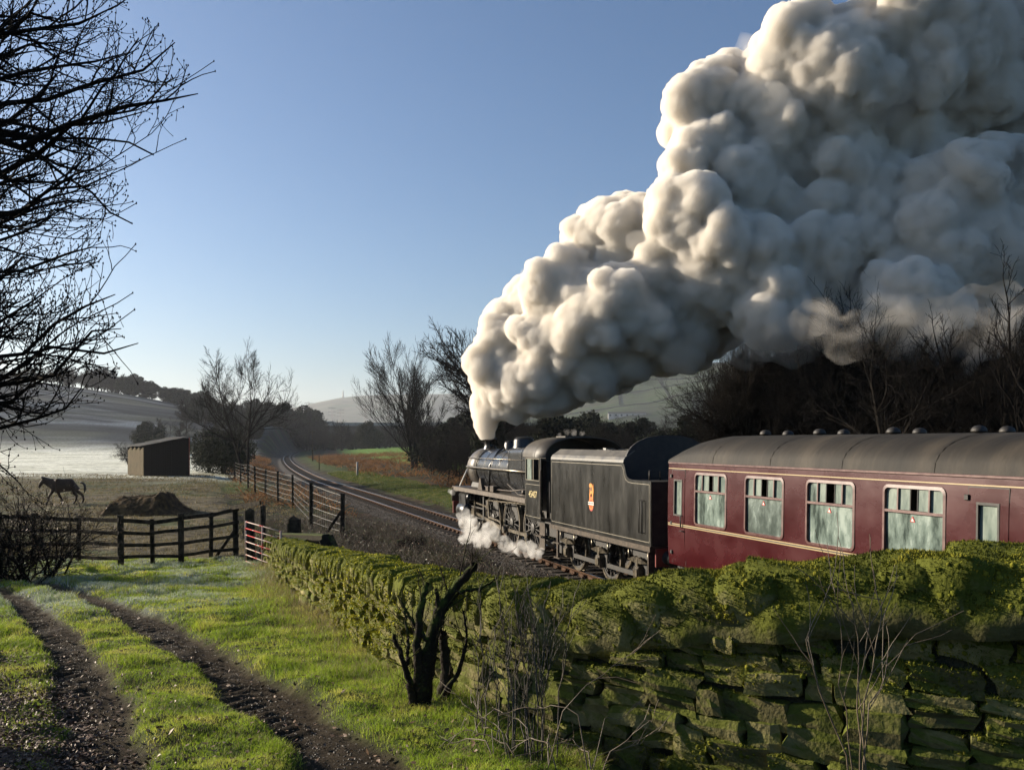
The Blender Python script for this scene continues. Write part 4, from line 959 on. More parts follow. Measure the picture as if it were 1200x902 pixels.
# wheels and motion
pin = math.radians(-52)
DW = (33.0, 30.82, 28.62)
for q in DW:
    for s in (-1, 1): wheel(loco, s * .75, ly(q), .915, 18, grime, steel, side=s, hub=.17, cw=1, ang=pin)
    g = MB(); g.cyl((-.75, ly(q), .915), (.75, ly(q), .915), .11, 12); g.build('axle', grime, loco)
for q in (36.65, 34.75):
    for s in (-1, 1): wheel(loco, s * .75, ly(q), .5, 10, grime, steel, side=s, hub=.12)
for s in (-1, 1):
    g = MB(); py_, pz_ = .33 * math.cos(pin), .33 * math.sin(pin)
    P = [(s * .92, ly(q) + py_, .915 + pz_) for q in DW]
    g.obox(P[0], P[2], .045, .11)
    for p in P: g.cyl((p[0] - .06, p[1], p[2]), (p[0] + .06, p[1], p[2]), .10, 14)
    g.build('coupling_rod', steel, loco)
    g = MB(); cr = (s * 1.02, ly(34.7), 1.02); pm = (s * 1.02, P[1][1], P[1][2]); g.obox(cr, pm, .05, .12); g.cyl((pm[0] - .05, pm[1], pm[2]), (pm[0] + .07, pm[1], pm[2]), .13, 14); g.cyl((cr[0] - .06, cr[1], cr[2]), (cr[0] + .06, cr[1], cr[2]), .07, 12); g.build('connecting_rod', steel, loco)
    g = MB(); g.box(min(s * .93, s * 1.11), max(s * .93, s * 1.11), ly(34.5), ly(34.9), .86, 1.18, .03); g.cyl((s * 1.02, ly(34.8), 1.02), (s * 1.02, ly(35.4), 1.02), .035, 8); g.build('crosshead', steel, loco)
    g = MB(); g.obox((s * 1.02, ly(33.5), 1.23), (s * 1.02, ly(35.2), 1.23), .07, .05); g.obox((s * 1.02, ly(33.5), .83), (s * 1.02, ly(35.2), .83), .07, .05); g.obox((s * 1.02, ly(33.45), .8), (s * 1.02, ly(33.45), 1.8), .12, .08); g.build('slide_bars', grime, loco)
    g = MB(); g.obox((s * 1.1, ly(34.2), 1.42), (s * 1.1, ly(32.6), 1.35), .04, .06); g.obox((s * 1.1, ly(34.45), 1.5), (s * 1.1, ly(34.55), .75), .035, .05); g.obox((s * 1.12, ly(32.6), 1.6), (s * 1.12, ly(32.5), .95), .05, .12); g.obox((s * 1.14, ly(32.5), 1.0), (s * 1.14, pm[1], pm[2] + .28), .035, .06); g.obox((s * 1.14, pm[1], pm[2]), (s * 1.14, pm[1] + .02, pm[2] + .3), .04, .07)
    g.obox((s * 1.16, ly(32.6), 1.62), (s * 1.16, ly(28.3), 1.75), .03, .05); g.build('valve_gear', steel, loco)
    g = MB(); cxx = s * 1.06; g.lathe((cxx, ly(35.2), 1.02), (0, 1, 0), [(.001, 0), (.30, 0), (.33, .03), (.33, 1.02), (.30, 1.06), (.14, 1.12), (.001, 1.13)], 26); g.lathe((cxx, ly(35.05), 1.58), (0, 1, 0), [(.001, 0), (.17, 0), (.18, .03), (.18, 1.3), (.16, 1.34), (.001, 1.36)], 20)
    g.prism([(ly(35.25), 1.1), (ly(36.2), 1.1), (ly(36.2), 1.7), (ly(35.25), 1.7)], cxx - .2, cxx + .2 if s > 0 else cxx + .2, 'x'); g.build('cylinder', black, loco)
    g = MB(); 
    for k in range(3): g.tube([(s * 1.1, ly(35.3 + k * .35), .72), (s * 1.15, ly(35.4 + k * .35), .35), (s * 1.12, ly(36.4 + k * .15), .25)], .02, 6)
    g.build('drain_pipes', steel, loco)
    g = MB(); g.box(min(s * 1.0, s * 1.25), max(s * 1.0, s * 1.25), ly(31.6), ly(32.0), 1.965, 2.2, .02); g.build('lubricator', brownsteel, loco); g = MB(); g.box(min(s * 1.0, s * 1.2), max(s * 1.0, s * 1.2), ly(32.4), ly(32.7), 1.965, 2.15, .02); g.build('lubricator', brownsteel, loco); g = MB(); g.prism([(ly(33.4), 1.965), (ly(34.0), 1.965), (ly(33.75), 2.42), (ly(33.65), 2.42)], s * .95, s * 1.12, 'x'); g.build('bracket', brownsteel, loco)
    g = MB(); g.tube([(s * .88, ly(34.5), 2.2), (s * 1.1, ly(32.5), 2.05), (s * 1.1, ly(30.0), 2.1), (s * .95, ly(28.3), 2.25)], .025, 6); g.tube([(s * .9, ly(31), 2.3), (s * 1.12, ly(29.2), 2.02), (s * 1.12, ly(28.1), 2.02)], .02, 6); g.lathe((s * 1.0, ly(28.7), 2.12), (s, 0, 0), [(.09, 0), (.09, .15), (.001, .16)], 12); g.build('pipework', brownsteel, loco)
# cab
cabm = tblack
wz = (2.60, 3.27)
g = MB()
for s in (-1, 1):
    xa, xb = min(s * 1.30, s * 1.275), max(s * 1.30, s * 1.275); ya, yb = ly(26.55), ly(28.0)
    w = [(ya, ya + .13), (ya + .13 + .50, ya + .13 + .56), (yb - .11, yb)]
    g.box(xa, xb, ya, yb, 1.33, wz[0]); g.box(xa, xb, ya, yb, wz[1], 3.36)
    for a, b in w: g.box(xa, xb, a, b, wz[0], wz[1])
g.box(-1.27, 1.27, ly(27.97), ly(28.0), 1.97, 3.34); P = arc_pts(1.3, 3.34, 3.94, 16)
g.add([(x, ly(27.97), z) for x, z in P] + [(x, ly(28.0), z) for x, z in P], [tuple(range(17)), tuple(range(17, 34))])
cab = g.build('cab', cabm, loco)
P = arc_pts(1.345, 3.33, 3.975, 20); Q = arc_pts(1.32, 3.31, 3.94, 20); n = len(P)
g = MB(); g.add([(x, ly(26.05), z) for x, z in P] + [(x, ly(28.12), z) for x, z in P] + [(x, ly(26.05), z) for x, z in Q] + [(x, ly(28.12), z) for x, z in Q],
    [(i, i + 1, n + i + 1, n + i) for i in range(n - 1)] + [(2 * n + i, 2 * n + i + 1, 3 * n + i + 1, 3 * n + i) for i in range(n - 1)] + [(i, i + 1, 2 * n + i + 1, 2 * n + i) for i in range(n - 1)] + [(n + i, n + i + 1, 3 * n + i + 1, 3 * n + i) for i in range(n - 1)], True)
g.build('cab_roof', sootroof, loco)
g = MB(); P2 = arc_pts(1.352, 3.335, 3.985, 20); g.add([(x, ly(27.0), z) for x, z in P2] + [(x, ly(27.06), z) for x, z in P2], [(i, i + 1, n + i + 1, n + i) for i in range(n - 1)], True); g.box(-.45, .45, ly(26.6), ly(27.4), 3.95, 4.01, .01); g.build('roof_ventilator', sootroof, loco)
for s in (-1, 1):
    g = MB(); X = s * 1.304
    for a, b in ((ly(26.55) + .13, ly(26.55) + .63), (ly(26.55) + .69, ly(28.0) - .11)):
        for p0, p1, q0, q1 in ((a - .02, a, wz[0] - .02, wz[1] + .02), (b, b + .02, wz[0] - .02, wz[1] + .02), (a, b, wz[0] - .02, wz[0]), (a, b, wz[1], wz[1] + .02)): g.box(min(X, X + s * .012), max(X, X + s * .012), p0, p1, q0, q1)
    fr = g.build('window_frame', tan, cab); g = MB(); a = ly(26.55) + .69; g.box(min(s * 1.27, s * 1.28), max(s * 1.27, s * 1.28), a + .22, ly(28.0) - .1, wz[0], wz[1]); g.build('pane', fog2, cab)
    line_loop([(ly(26.62), 1.42), (ly(27.93), 1.42), (ly(27.93), 2.45), (ly(26.62), 2.45)], .016, s * 1.3025, s, tan, cab)
text('45407', .30, (-1.304, ly(27.27), 2.13), (PI / 2, 0, -PI / 2), mat('number_cream', [(.60, .48, .22)], rough=.5), cab, 'number', .002)
text('45407', .30, (1.304, ly(27.27), 2.13), (PI / 2, 0, PI / 2), MATS['number_cream'], cab, 'number', .002)
g = MB(); g.box(-1.2, 1.2, ly(25.8), ly(27.95), 1.28, 1.33); g.box(-.7, .7, ly(27.6), ly(27.95), 1.33, 3.2); g.cyl((-.4, ly(27.5), 2.6), (-.4, ly(27.62), 2.6), .1); g.build('footplate', grime, cab)
for s in (-1, 1): g = MB(); g.tube([(s * 1.31, ly(26.5), 1.5), (s * 1.34, ly(26.5), 1.6), (s * 1.34, ly(26.5), 2.9), (s * 1.3, ly(26.5), 3.0)], .016, 6); g.box(min(s * 1.1, s * 1.28), max(s * 1.1, s * 1.28), ly(26.6), ly(27.1), .38, .42); g.box(min(s * 1.1, s * 1.28), max(s * 1.1, s * 1.28), ly(26.6), ly(27.1), .82, .86); g.box(min(s * 1.1, s * 1.14), max(s * 1.1, s * 1.14), ly(26.62), ly(27.08), .38, 1.3); g.build('cab_step', brownsteel, loco)
# ================================================================== paddock things
oldwood = mat('weathered_timber', [(.010, .0085, .006), (.028, .023, .016), (.05, .042, .028)], scale=6, rough=.9, stretch=(1, 1, 1), bump=.004, coords='World', bscale=40)
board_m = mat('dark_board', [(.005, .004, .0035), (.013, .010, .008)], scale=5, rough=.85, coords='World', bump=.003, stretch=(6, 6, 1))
wire_m = mat('galvanised_wire', [(.20, .20, .19)], rough=.5, metal=.8)
rnd = random.Random(31)
# post and rail fence
pf = empty('post_and_rail_fence', rg(160, 660), 0, 'dark timber post and rail fence with four rails curving across the paddock edge', 'fence')
bases = [(-45, 672, 596), (0, 668, 600), (40, 663, 601), (92, 660, 604), (142, 662, 605), (179, 660, 608), (212.5, 660, 603), (247, 653, 600), (276.5, 652, 592)]
PB = []
def inv_pt(o, p): return tuple(Vector(p) - o.location)
for i, (x, yb, yt) in enumerate(bases):
    b = rg(x, yb); top = EYE - (yt - HOR) / F * b.y; PB.append((b, top))
    g = MB(pf.location); w = .13 if i in (4, 6, 8) else .10; lean = rnd.uniform(-.03, .03)
    g.obox((b.x, b.y, gz(b.x, b.y) - .3), (b.x + lean, b.y, top + (.04 if i in (4, 6) else 0)), w, w * .8, up=(0, 1, 0), ch=.012); g.build('post', oldwood, pf)
for k, fr in enumerate((.93, .68, .42, .16)):
    for i in range(len(PB) - 1):
        (a, ta), (b, tb) = PB[i], PB[i + 1]; za = a.z + (ta - a.z) * fr + rnd.uniform(-.02, .02); zb = b.z + (tb - b.z) * fr + rnd.uniform(-.02, .02)
        pa = Vector((a.x, a.y - .065, za)); pb = Vector((b.x, b.y - .065, zb)); d = (pb - pa).normalized()
        g = MB(pf.location); mid = (pa + pb) / 2 + Vector((0, 0, rnd.uniform(-.02, .01))); g.obox(pa - d * .05, mid, .035, .10 if k == 0 else .085); g.obox(mid, pb + d * (.05 if i < 7 else .1), .035, .10 if k == 0 else .085); g.build('rail', oldwood, pf)
a, ta = PB[-1]; g = MB(pf.location); e = pxp(305, 589, a.y - 1.2); g.obox((a.x - .1, a.y - .08, ta - .06), e, .04, .11); g.build('rail', oldwood, pf)
g = MB(pf.location); b = PB[-1][0]; g.obox((b.x - .55, b.y - .1, b.z - .05), (b.x, b.y - .06, b.z + .75), .07, .07); g.build('brace', oldwood, pf)
# gate of red and white bars, standing part open
gtx = [(287, 611, 657), (329, 623, 672)]
ga = rg(288, 664); gb = rg(329, 680); gb.y = ga.y - 1.9; gb.x = (329 - 600) / F * gb.y
gt = empty('metal_field_gate', (ga.x, ga.y, gz(ga.x, ga.y)), 0, 'small field gate of thin red and white metal bars beside the mossy wall end', 'gate')
redw = bpy.data.materials.new('red_white_bar'); redw.use_nodes = True; n, l = nodes_of(redw); b_ = n['Principled BSDF']; b_.inputs['Roughness'].default_value = .7; b_.inputs['Specular IOR Level'].default_value = .1
g_ = n.new('ShaderNodeNewGeometry'); sp = n.new('ShaderNodeSeparateXYZ'); l.new(g_.outputs['Normal'], sp.inputs[0]); 
t_ = n.new('ShaderNodeTexNoise'); t_.inputs['Scale'].default_value = 3; r_ = n.new('ShaderNodeValToRGB'); r_.color_ramp.elements[0].color = (.28, .02, .02, 1); r_.color_ramp.elements[1].color = (.34, .27, .24, 1); r_.color_ramp.elements[0].position = .44; r_.color_ramp.elements[1].position = .47
l.new(g_.outputs['Position'], t_.inputs['Vector']); l.new(t_.outputs['Fac'], r_.inputs[0]); l.new(r_.outputs[0], b_.inputs['Base Color'])
za = EYE - (611 - HOR) / F * ga.y; zb = EYE - (622.5 - HOR) / F * gb.y
for k in range(7):
    f = k / 6.0; h = (za - gz(ga.x, ga.y) - .12) * f; g = MB(gt.location); g.tube([(ga.x, ga.y, za - h), (gb.x, gb.y, zb - h)], .013, 8); g.build('bar', redw, gt)
for p, z in ((ga, za), (gb, zb), ((ga + gb) / 2, (za + zb) / 2)): g = MB(gt.location); g.tube([(p.x, p.y, z + .02), (p.x, p.y, z - (za - gz(ga.x, ga.y) - .12) - .02)], .022, 8); g.build('stile', redw, gt)
def lone_post(x, yb, yt, w, label, name='gate_post', h2=1.0, Y=None):
    b = rg(x, yb) if Y is None else Vector(((x - 600) / F * Y, Y, 0)); b.z = gz(b.x, b.y); top = EYE - (yt - HOR) / F * b.y
    o = empty(name, b, 0, label, 'post'); g = MB(b); g.obox((b.x, b.y, b.z - .3), (b.x + rnd.uniform(-.02, .02), b.y, top - w * .3), w, w, up=(0, 1, 0), ch=w * .15)
    g.add([(b.x + (i - .5) * w * .8, b.y + (j - .5) * w * .8, top - w * .3) for i in (0, 1) for j in (0, 1)] + [(b.x, b.y, top)], [(0, 1, 4), (1, 3, 4), (3, 2, 4), (2, 0, 4)])
    m_ = g.build('timber', oldwood, o); return o
lone_post(293, 660, 595, .22, 'thick dark gate post where the red and white gate hinges')
lone_post(308.5, 640, 591, .16, 'pointed dark post just behind the gate beside the wall end')
o = lone_post(344, 640, 604, .30, 'short stout dark timber stump behind the wall end', 'timber_stump', Y=22.8)
# fence of posts and wires down to the railway
wf = empty('wire_fence', rg(343.5, 593), 0, 'wire fence on dark posts running from the field down to the railway', 'fence')
wp = [(275.5, 562, 541), (282, 567, 543), (291, 572, 543), (299, 577, 546), (311, 583, 549), (326, 588, 552), (343.5, 593, 556), (365, 621, 565), (401, 632, 578)]
WP = []
for i, (x, yb, yt) in enumerate(wp):
    b = rg(x, yb); b.z = gz(b.x, b.y); top = EYE - (yt - HOR) / F * b.y; WP.append((b, top)); w = .11 if i < 7 else .15
    g = MB(wf.location); g.obox((b.x, b.y, b.z - .3), (b.x + rnd.uniform(-.05, .05), b.y, top), w, w, up=(0, 1, 0), ch=.012); g.build('post', oldwood, wf)
for k in range(6):
    g = MB(wf.location); f = .95 - k * .155
    for (a, ta), (b, tb) in zip(WP[:-1], WP[1:]):
        za = a.z + (ta - a.z) * f; zb = b.z + (tb - b.z) * f; g.tube([(a.x, a.y, za), ((a.x + b.x) / 2, (a.y + b.y) / 2, (za + zb) / 2 - .02), (b.x, b.y, zb)], .006, 4, cap=False)
    g.build('wire', wire_m, wf)
g = MB(wf.location)
for (a, ta), (b, tb) in zip(WP[4:-1], WP[5:]):
    for q in np.arange(.06, 1, .07): p = a.lerp(b, q); t_ = ta + (tb - ta) * q; g.tube([(p.x, p.y, p.z + .1), (p.x, p.y, p.z + (t_ - p.z) * .95)], .004, 3, cap=False)
g.build('netting', wire_m, wf, kind='stuff')
b, tb = WP[-1]; g = MB(wf.location); g.obox((b.x - .75, b.y - .1, b.z + .02), (b.x - .02, b.y - .05, b.z + (tb - b.z) * .62), .10, .10); g.build('brace', oldwood, wf)
# low mossy timber baulk lying behind the wall end
a = pxp(326, 628, 21.4); c = pxp(382, 630, 19.5)
bo = empty('timber_baulk', (a + c) / 2, 0, 'long mossy old timber lying behind the wall end near the wire fence', 'timber'); g = MB(bo.location); g.obox(a, c, .2, .16, ch=.03); g.obox(c, c + Vector((.25, -.1, -.5)), .2, .3, ch=.03)
g.obox((a + c) / 2, (a + c) / 2 - Vector((0, 0, 1.0)), .5, 1.8, up=(0, 1, 0)); g.build('baulk', mossy('mossy_timber', (.015, .013, .009), (.035, .03, .02), (.045, .055, .015), .05), bo)

# ---------------------------------------------------------------- shed
Ys = 80.0; k_ = Ys / F
sh = empty('field_shed', Vector(((168 - 600) * k_, Ys, .5)), 0, 'dark timber field shed with sloping roof and left end tinted as if sunlit', 'shed')
L0 = sh.location; zg = gz(L0.x, L0.y) - L0.z; W = 54 * k_; hL = EYE - (524 - HOR) * k_ - L0.z; hR = EYE - (513 - HOR) * k_ - L0.z; D = 3.2; skx = -2.75
def bo_(x, f): return (x, 0)
nb = 26
for i in range(nb):
    x0, x1 = W * i / nb, W * (i + 1) / nb - .012; z0 = hL + (hR - hL) * x0 / W; z1 = hL + (hR - hL) * x1 / W
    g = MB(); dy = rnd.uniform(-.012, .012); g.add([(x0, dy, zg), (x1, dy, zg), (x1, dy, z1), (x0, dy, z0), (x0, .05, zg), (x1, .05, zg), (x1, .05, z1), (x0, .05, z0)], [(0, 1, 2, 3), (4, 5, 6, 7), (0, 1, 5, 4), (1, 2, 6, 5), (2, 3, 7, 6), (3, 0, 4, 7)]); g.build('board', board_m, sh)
pale = mat('sunlit_tint_board', [(0.035, 0.028, 0.0154), (0.112, 0.0875, 0.049), (0.07, 0.0525, 0.028)], scale=2, rough=.85, bump=.01, stretch=(1, 5, .6))  # sunlight on the left end is put into this paler board colour
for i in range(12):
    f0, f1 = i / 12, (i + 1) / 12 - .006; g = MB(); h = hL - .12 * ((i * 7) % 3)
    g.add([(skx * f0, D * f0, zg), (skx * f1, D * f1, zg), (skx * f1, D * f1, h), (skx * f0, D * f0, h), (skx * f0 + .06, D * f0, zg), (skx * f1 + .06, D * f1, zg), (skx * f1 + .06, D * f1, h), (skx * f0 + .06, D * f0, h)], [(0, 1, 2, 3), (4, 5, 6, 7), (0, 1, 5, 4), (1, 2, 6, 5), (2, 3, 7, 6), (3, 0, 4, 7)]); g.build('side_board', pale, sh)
g = MB()
g.add([(W + .0, 0, zg), (W + skx, D, zg), (W + skx, D, hR), (W, 0, hR), (skx, D, hL), (skx, D, zg)], [(0, 1, 2, 3), (1, 5, 4, 2)]); g.build('back_walls', board_m, sh)
slate = mat('roof_sheet', [(0.01, 0.01, 0.01), (0.025, 0.025, 0.0275)], scale=3, rough=.8, bump=.01, spec=.2)
ns = 9
for i in range(ns):
    f0, f1 = i / ns - .01, (i + 1) / ns + .02; xa, xb = W * f0 - .12, W * f1; z0 = hL + (hR - hL) * f0 + .05 + rnd.uniform(0, .07); z1 = hL + (hR - hL) * f1 + .05 + rnd.uniform(0, .05)
    g = MB(); g.add([(xa, -.15, z0), (xb, -.15, z1), (xb + skx * 1.05, D + .2, z1), (xa + skx * 1.05, D + .2, z0), (xa, -.15, z0 + .04), (xb, -.15, z1 + .04), (xb + skx * 1.05, D + .2, z1 + .04), (xa + skx * 1.05, D + .2, z0 + .04)], [(3, 2, 1, 0), (4, 5, 6, 7), (0, 1, 5, 4), (1, 2, 6, 5), (2, 3, 7, 6), (3, 0, 4, 7)]); g.build('roof_sheet', slate, sh)
g = MB(); g.box(W - .04, W + .03, -.05, .03, zg, hR + .05); g.build('corner_post', mat('red_brown_post', [(.20, .04, .02), (.12, .03, .02)], scale=4, rough=.8), sh)

# ---------------------------------------------------------------- heap of hay and dung
hp = rg(157, 603); hay_m = mat('old_hay', [(0.021, 0.014, 0.007), (0.0595, 0.0385, 0.0175), (0.119, 0.077, 0.0315)], scale=3, rough=.95, coords='World', bump=.05, bscale=9)
he = empty('hay_heap', (hp.x, hp.y + 1.2, gz(hp.x, hp.y + 1.2)), 0, 'brown heap of old hay and manure in the muddy paddock', 'heap')
xs = np.linspace(-2.6, 2.6, 70); ysq = np.linspace(-1.9, 1.9, 44); HX, HY = np.meshgrid(xs, ysq)
pr = np.interp(HX, [-2.6, -2.0, -1.5, -1.15, -.6, 0, .75, 1.0, 1.2, 1.45, 1.9, 2.6], [-.05, .06, .2, .72, .80, .74, .88, 1.05, .86, .3, .08, -.05])
HZ = pr * (1 - np.clip(np.abs(HY) / 1.75, 0, 1) ** 3) + (fbm(HX, HY, .35, 3) - .5) * .34 * (pr > .1) - .06
ii = np.arange(70 * 44).reshape(44, 70); q = np.stack([ii[:-1, :-1].ravel(), ii[:-1, 1:].ravel(), ii[1:, 1:].ravel(), ii[1:, :-1].ravel()], 1)
link('hay', mesh_np('hay', np.stack([HX.ravel(), HY.ravel(), HZ.ravel()], 1), q, True), hay_m, he)
rs = np.random.RandomState(8); k = 9000; ix = rs.randint(0, 70 * 44, k); P = np.stack([HX.ravel()[ix], HY.ravel()[ix], HZ.ravel()[ix]], 1) + rs.normal(size=(k, 3)) * .03
d = rs.normal(size=(k, 3)); d[:, 2] = d[:, 2] * .5 + .1; d /= np.linalg.norm(d, axis=1)[:, None]; L = rs.uniform(.06, .2, k); sd = np.cross(d, rs.normal(size=(k, 3))); sd /= np.linalg.norm(sd, axis=1)[:, None]
link('straws', mesh_np('straws', np.stack([P - sd * .006, P + sd * .006, P + d * L[:, None]], 1).reshape(-1, 3), np.arange(k * 3).reshape(-1, 3)), hay_m, he, kind='stuff')

# ---------------------------------------------------------------- horse, walking to the left with its head low
def skin_body(name, verts, edges, radii, m, parent, root=0, sub=2):
    me = bpy.data.meshes.new(name); me.from_pydata(verts, edges, []); o = link(name, me)
    sk = o.modifiers.new('s', 'SKIN'); sk.use_smooth_shade = True
    for i, r in enumerate(radii):
        v = me.skin_vertices[0].data[i]; v.radius = r if isinstance(r, tuple) else (r, r); v.use_root = i == root
    ss = o.modifiers.new('u', 'SUBSURF'); ss.levels = sub; ss.render_levels = sub
    nm = bpy.data.meshes.new_from_object(o.evaluated_get(bpy.context.evaluated_depsgraph_get())); o.modifiers.clear(); o.data = nm; bpy.data.meshes.remove(me); nm.name = name
    nm.materials.clear(); nm.materials.append(m); nm.polygons.foreach_set('use_smooth', np.ones(len(nm.polygons), dtype=bool)); o.parent = parent; return o
hb = rg(76, 590.5); horse_m = mat('bay_coat', [(.018, .010, .007), (.045, .024, .014)], scale=2.5, rough=.6, spec=.12); mane_m = mat('black_hair', [(.008, .007, .006), (.02, .016, .012)], scale=20, rough=.6)
hs = empty('horse', (hb.x, hb.y, gz(hb.x, hb.y)), math.radians(6), 'dark brown horse walking left across the muddy paddock with its head lowered', 'horse')
V = [(.0, 0, 1.06), (-.35, 0, 1.03), (-.62, 0, 1.07), (.38, 0, 1.08), (.66, 0, 1.04),            # belly, chest, shoulders, loin, croup  0-4
     (-.82, 0, 1.20), (-1.02, 0, 1.30), (-1.17, 0, 1.34), (-1.28, 0, 1.22), (-1.40, 0, 1.00), (-1.44, 0, .91),   # neck to muzzle 5-10
     (-.56, -.13, .90), (-.66, -.14, .66), (-.80, -.14, .46), (-.86, -.14, .18), (-.95, -.14, .05),   # near fore, reaching 11-15
     (-.52, .13, .90), (-.42, .14, .66), (-.34, .14, .43), (-.20, .14, .22), (-.19, .14, .06),       # off fore, behind 16-20
     (.60, -.14, .86), (.50, -.15, .66), (.72, -.15, .47), (.66, -.15, .20), (.58, -.15, .05),     # near hind 21-25
     (.66, .14, .86), (.62, .15, .68), (.92, .15, .50), (.98, .15, .22), (.93, .15, .06),          # off hind 26-30
     (-1.15, -.06, 1.46), (-1.15, .06, 1.46)]
E = [(0, 1), (1, 2), (0, 3), (3, 4), (2, 5), (5, 6), (6, 7), (7, 8), (8, 9), (9, 10), (2, 11), (11, 12), (12, 13), (13, 14), (14, 15), (2, 16), (16, 17), (17, 18), (18, 19), (19, 20), (4, 21), (21, 22), (22, 23), (23, 24), (24, 25), (4, 26), (26, 27), (27, 28), (28, 29), (29, 30), (7, 31), (7, 32)]
Rr = [(.33, .41), (.32, .42), (.28, .39), (.32, .39), (.30, .35), (.17, .29), (.14, .21), (.10, .13), (.08, .12), (.06, .075), (.055, .06), .13, .10, .065, .05, .06, .13, .095, .065, .05, .06, .16, .13, .08, .055, .06, .16, .12, .08, .055, .06, .022, .022]
sc_ = .93; V = [(x * sc_, y * sc_, z * sc_) for x, y, z in V]; Rr = [tuple(a * sc_ for a in r) if isinstance(r, tuple) else r * sc_ for r in Rr]
skin_body('body', V, E, Rr, horse_m, hs)
g = MB(); g.tube([(.78, 0, 1.12), (.92, 0, 1.10), (1.02, 0, .98), (1.04, 0, .74), (1.0, 0, .58)], [.04, .055, .07, .06, .015], 8); g.build('tail', mane_m, hs)
g = MB()
for i in range(14): t = i / 13; x = -.58 - .60 * t; z = 1.28 + .17 * t; g.tube([(x, .0, z), (x + .02, -.09, z - .03), (x + .05, -.11, z - .15)], [.04, .03, .008], 6)
g.build('mane', mane_m, hs)
for i, (x, y, z) in enumerate(((-.95, -.14, 0), (-.19, .14, 0), (.58, -.15, 0), (.93, .15, 0))): g = MB(); g.lathe((x * sc_ - .02, y * sc_, 0), (0, 0, 1), [(.001, 0), (.068, 0), (.055, .07), (.001, .075)], 10); g.build('hoof', mane_m, hs)
# ================================================================== far things
pale_stone = mat('pale_stone', [(.30, .28, .24), (.42, .40, .35)], scale=.4, rough=.9, coords='World')
o = empty('hilltop_monument', pxp(402, 467, 3560), 0, 'tiny stone monument tower on the distant moor top', 'monument'); g = MB()
g.lathe((0, 0, -4), (0, 0, 1), [(7, 0), (6.4, 8), (3.6, 9), (2.6, 30), (.4, 38)], 4, sm=False); g.build('tower', pale_stone, o)
def simple_post(name, x, yb, yt, r, label, cat, Y=None, m=None, arms=()):
    b = rg(x, yb) if Y is None else Vector(((x - 600) / F * Y, Y, 0)); b.z = gz(b.x, b.y); top = EYE - (yt - HOR) / F * b.y
    o = empty(name, b, 0, label, cat); g = MB(b); g.tube([(b.x, b.y, b.z - .5), (b.x, b.y, top)], [r, r * .75], 8); g.build('pole', m or oldwood, o)
    for dz, w in arms: g = MB(b); g.obox((b.x - w, b.y, top - dz), (b.x + w, b.y, top - dz), r, r * 1.2); g.build('crossarm', m or oldwood, o)
    return o
simple_post('telegraph_pole', 366.5, 540, 504, .12, 'timber telegraph pole right of the railway curve', 'telegraph pole', arms=((.4, .6),))
simple_post('signal_post', 374, 551, 533, .07, 'short dark trackside marker post at the foot of the telegraph pole', 'post')
simple_post('concrete_post', 418.7, 557, 541, .13, 'pale concrete post standing in the bracken by the green field', 'post', m=mat('concrete', [(.30, .28, .24), (.4, .38, .34)], scale=4))
steelw = mat('pylon_steel', [(.22, .22, .22)], rough=.6)
for x, yt, Y in ((362, 470, 900), (389, 476, 1000), (399, 478, 1100), (428.5, 473, 900), (455, 470, 800)):
    b = Vector(((x - 600) / F * Y, Y, 0)); top = EYE - (yt - HOR) / F * Y; o = empty('power_pylon', b, .4, 'thin distant steel pylon standing in the valley mist', 'pylon', 'distant pylons in the valley'); g = MB(b); w = 2.6
    for sx_, sy_ in ((-1, -1), (1, -1), (1, 1), (-1, 1)): g.tube([(b.x + sx_ * w, b.y + sy_ * w, -2), (b.x, b.y, top)], .18, 4)
    for k in range(6): z = top * (k + 1) / 8; q = w * (1 - (k + 1) / 8); g.obox((b.x - q, b.y, z), (b.x + q * .8, b.y, z + 3), .15, .15)
    for dz in (2, 6, 10): g.obox((b.x - 4.5, b.y, top - dz), (b.x + 4.5, b.y, top - dz), .3, .35)
    g.build('lattice', steelw, o)
# road on its bank across the valley, with a stone parapet
Yb = 500; kb = Yb / F; x0, x1 = (392 - 600) * kb, (640 - 600) * kb; zt = EYE + (518 - 499) * kb
g = MB(); g.prism([(Yb - 26, -3), (Yb - 5, zt), (Yb + 6, zt), (Yb + 30, -3)], x0 - 30, x1, 'x'); g.build('road_embankment', mat('bank_scrub', [(.02, .018, .012), (.045, .035, .022)], scale=.5, rough=.95, coords='World', bump=.8, bscale=.8), kind='structure')
o = empty('parapet_wall', (x0, Yb - 4.5, zt), 0, 'long pale stone parapet wall along the valley road', 'wall'); g = MB(o.location); g.box(x0 - 28, x1, Yb - 5.0, Yb - 4.4, zt - .2, zt + 1.5); g.build('wall', pale_stone, o); g = MB(o.location); g.box(x0 - 28, x1, Yb - 5.15, Yb - 4.25, zt + 1.5, zt + 1.75); g.build('coping', pale_stone, o)
g = MB((-150, 640, 0)); Yq = 640; kq = Yq / F; g.box((336 - 600) * kq, (392 - 600) * kq, Yq, Yq + 1, 8, EYE + (518 - 493.5) * kq); g.build('parapet_wall', pale_stone, None, label='short pale retaining wall in the trees above the railway curve', cat='wall').location = (-150, 640, 0)
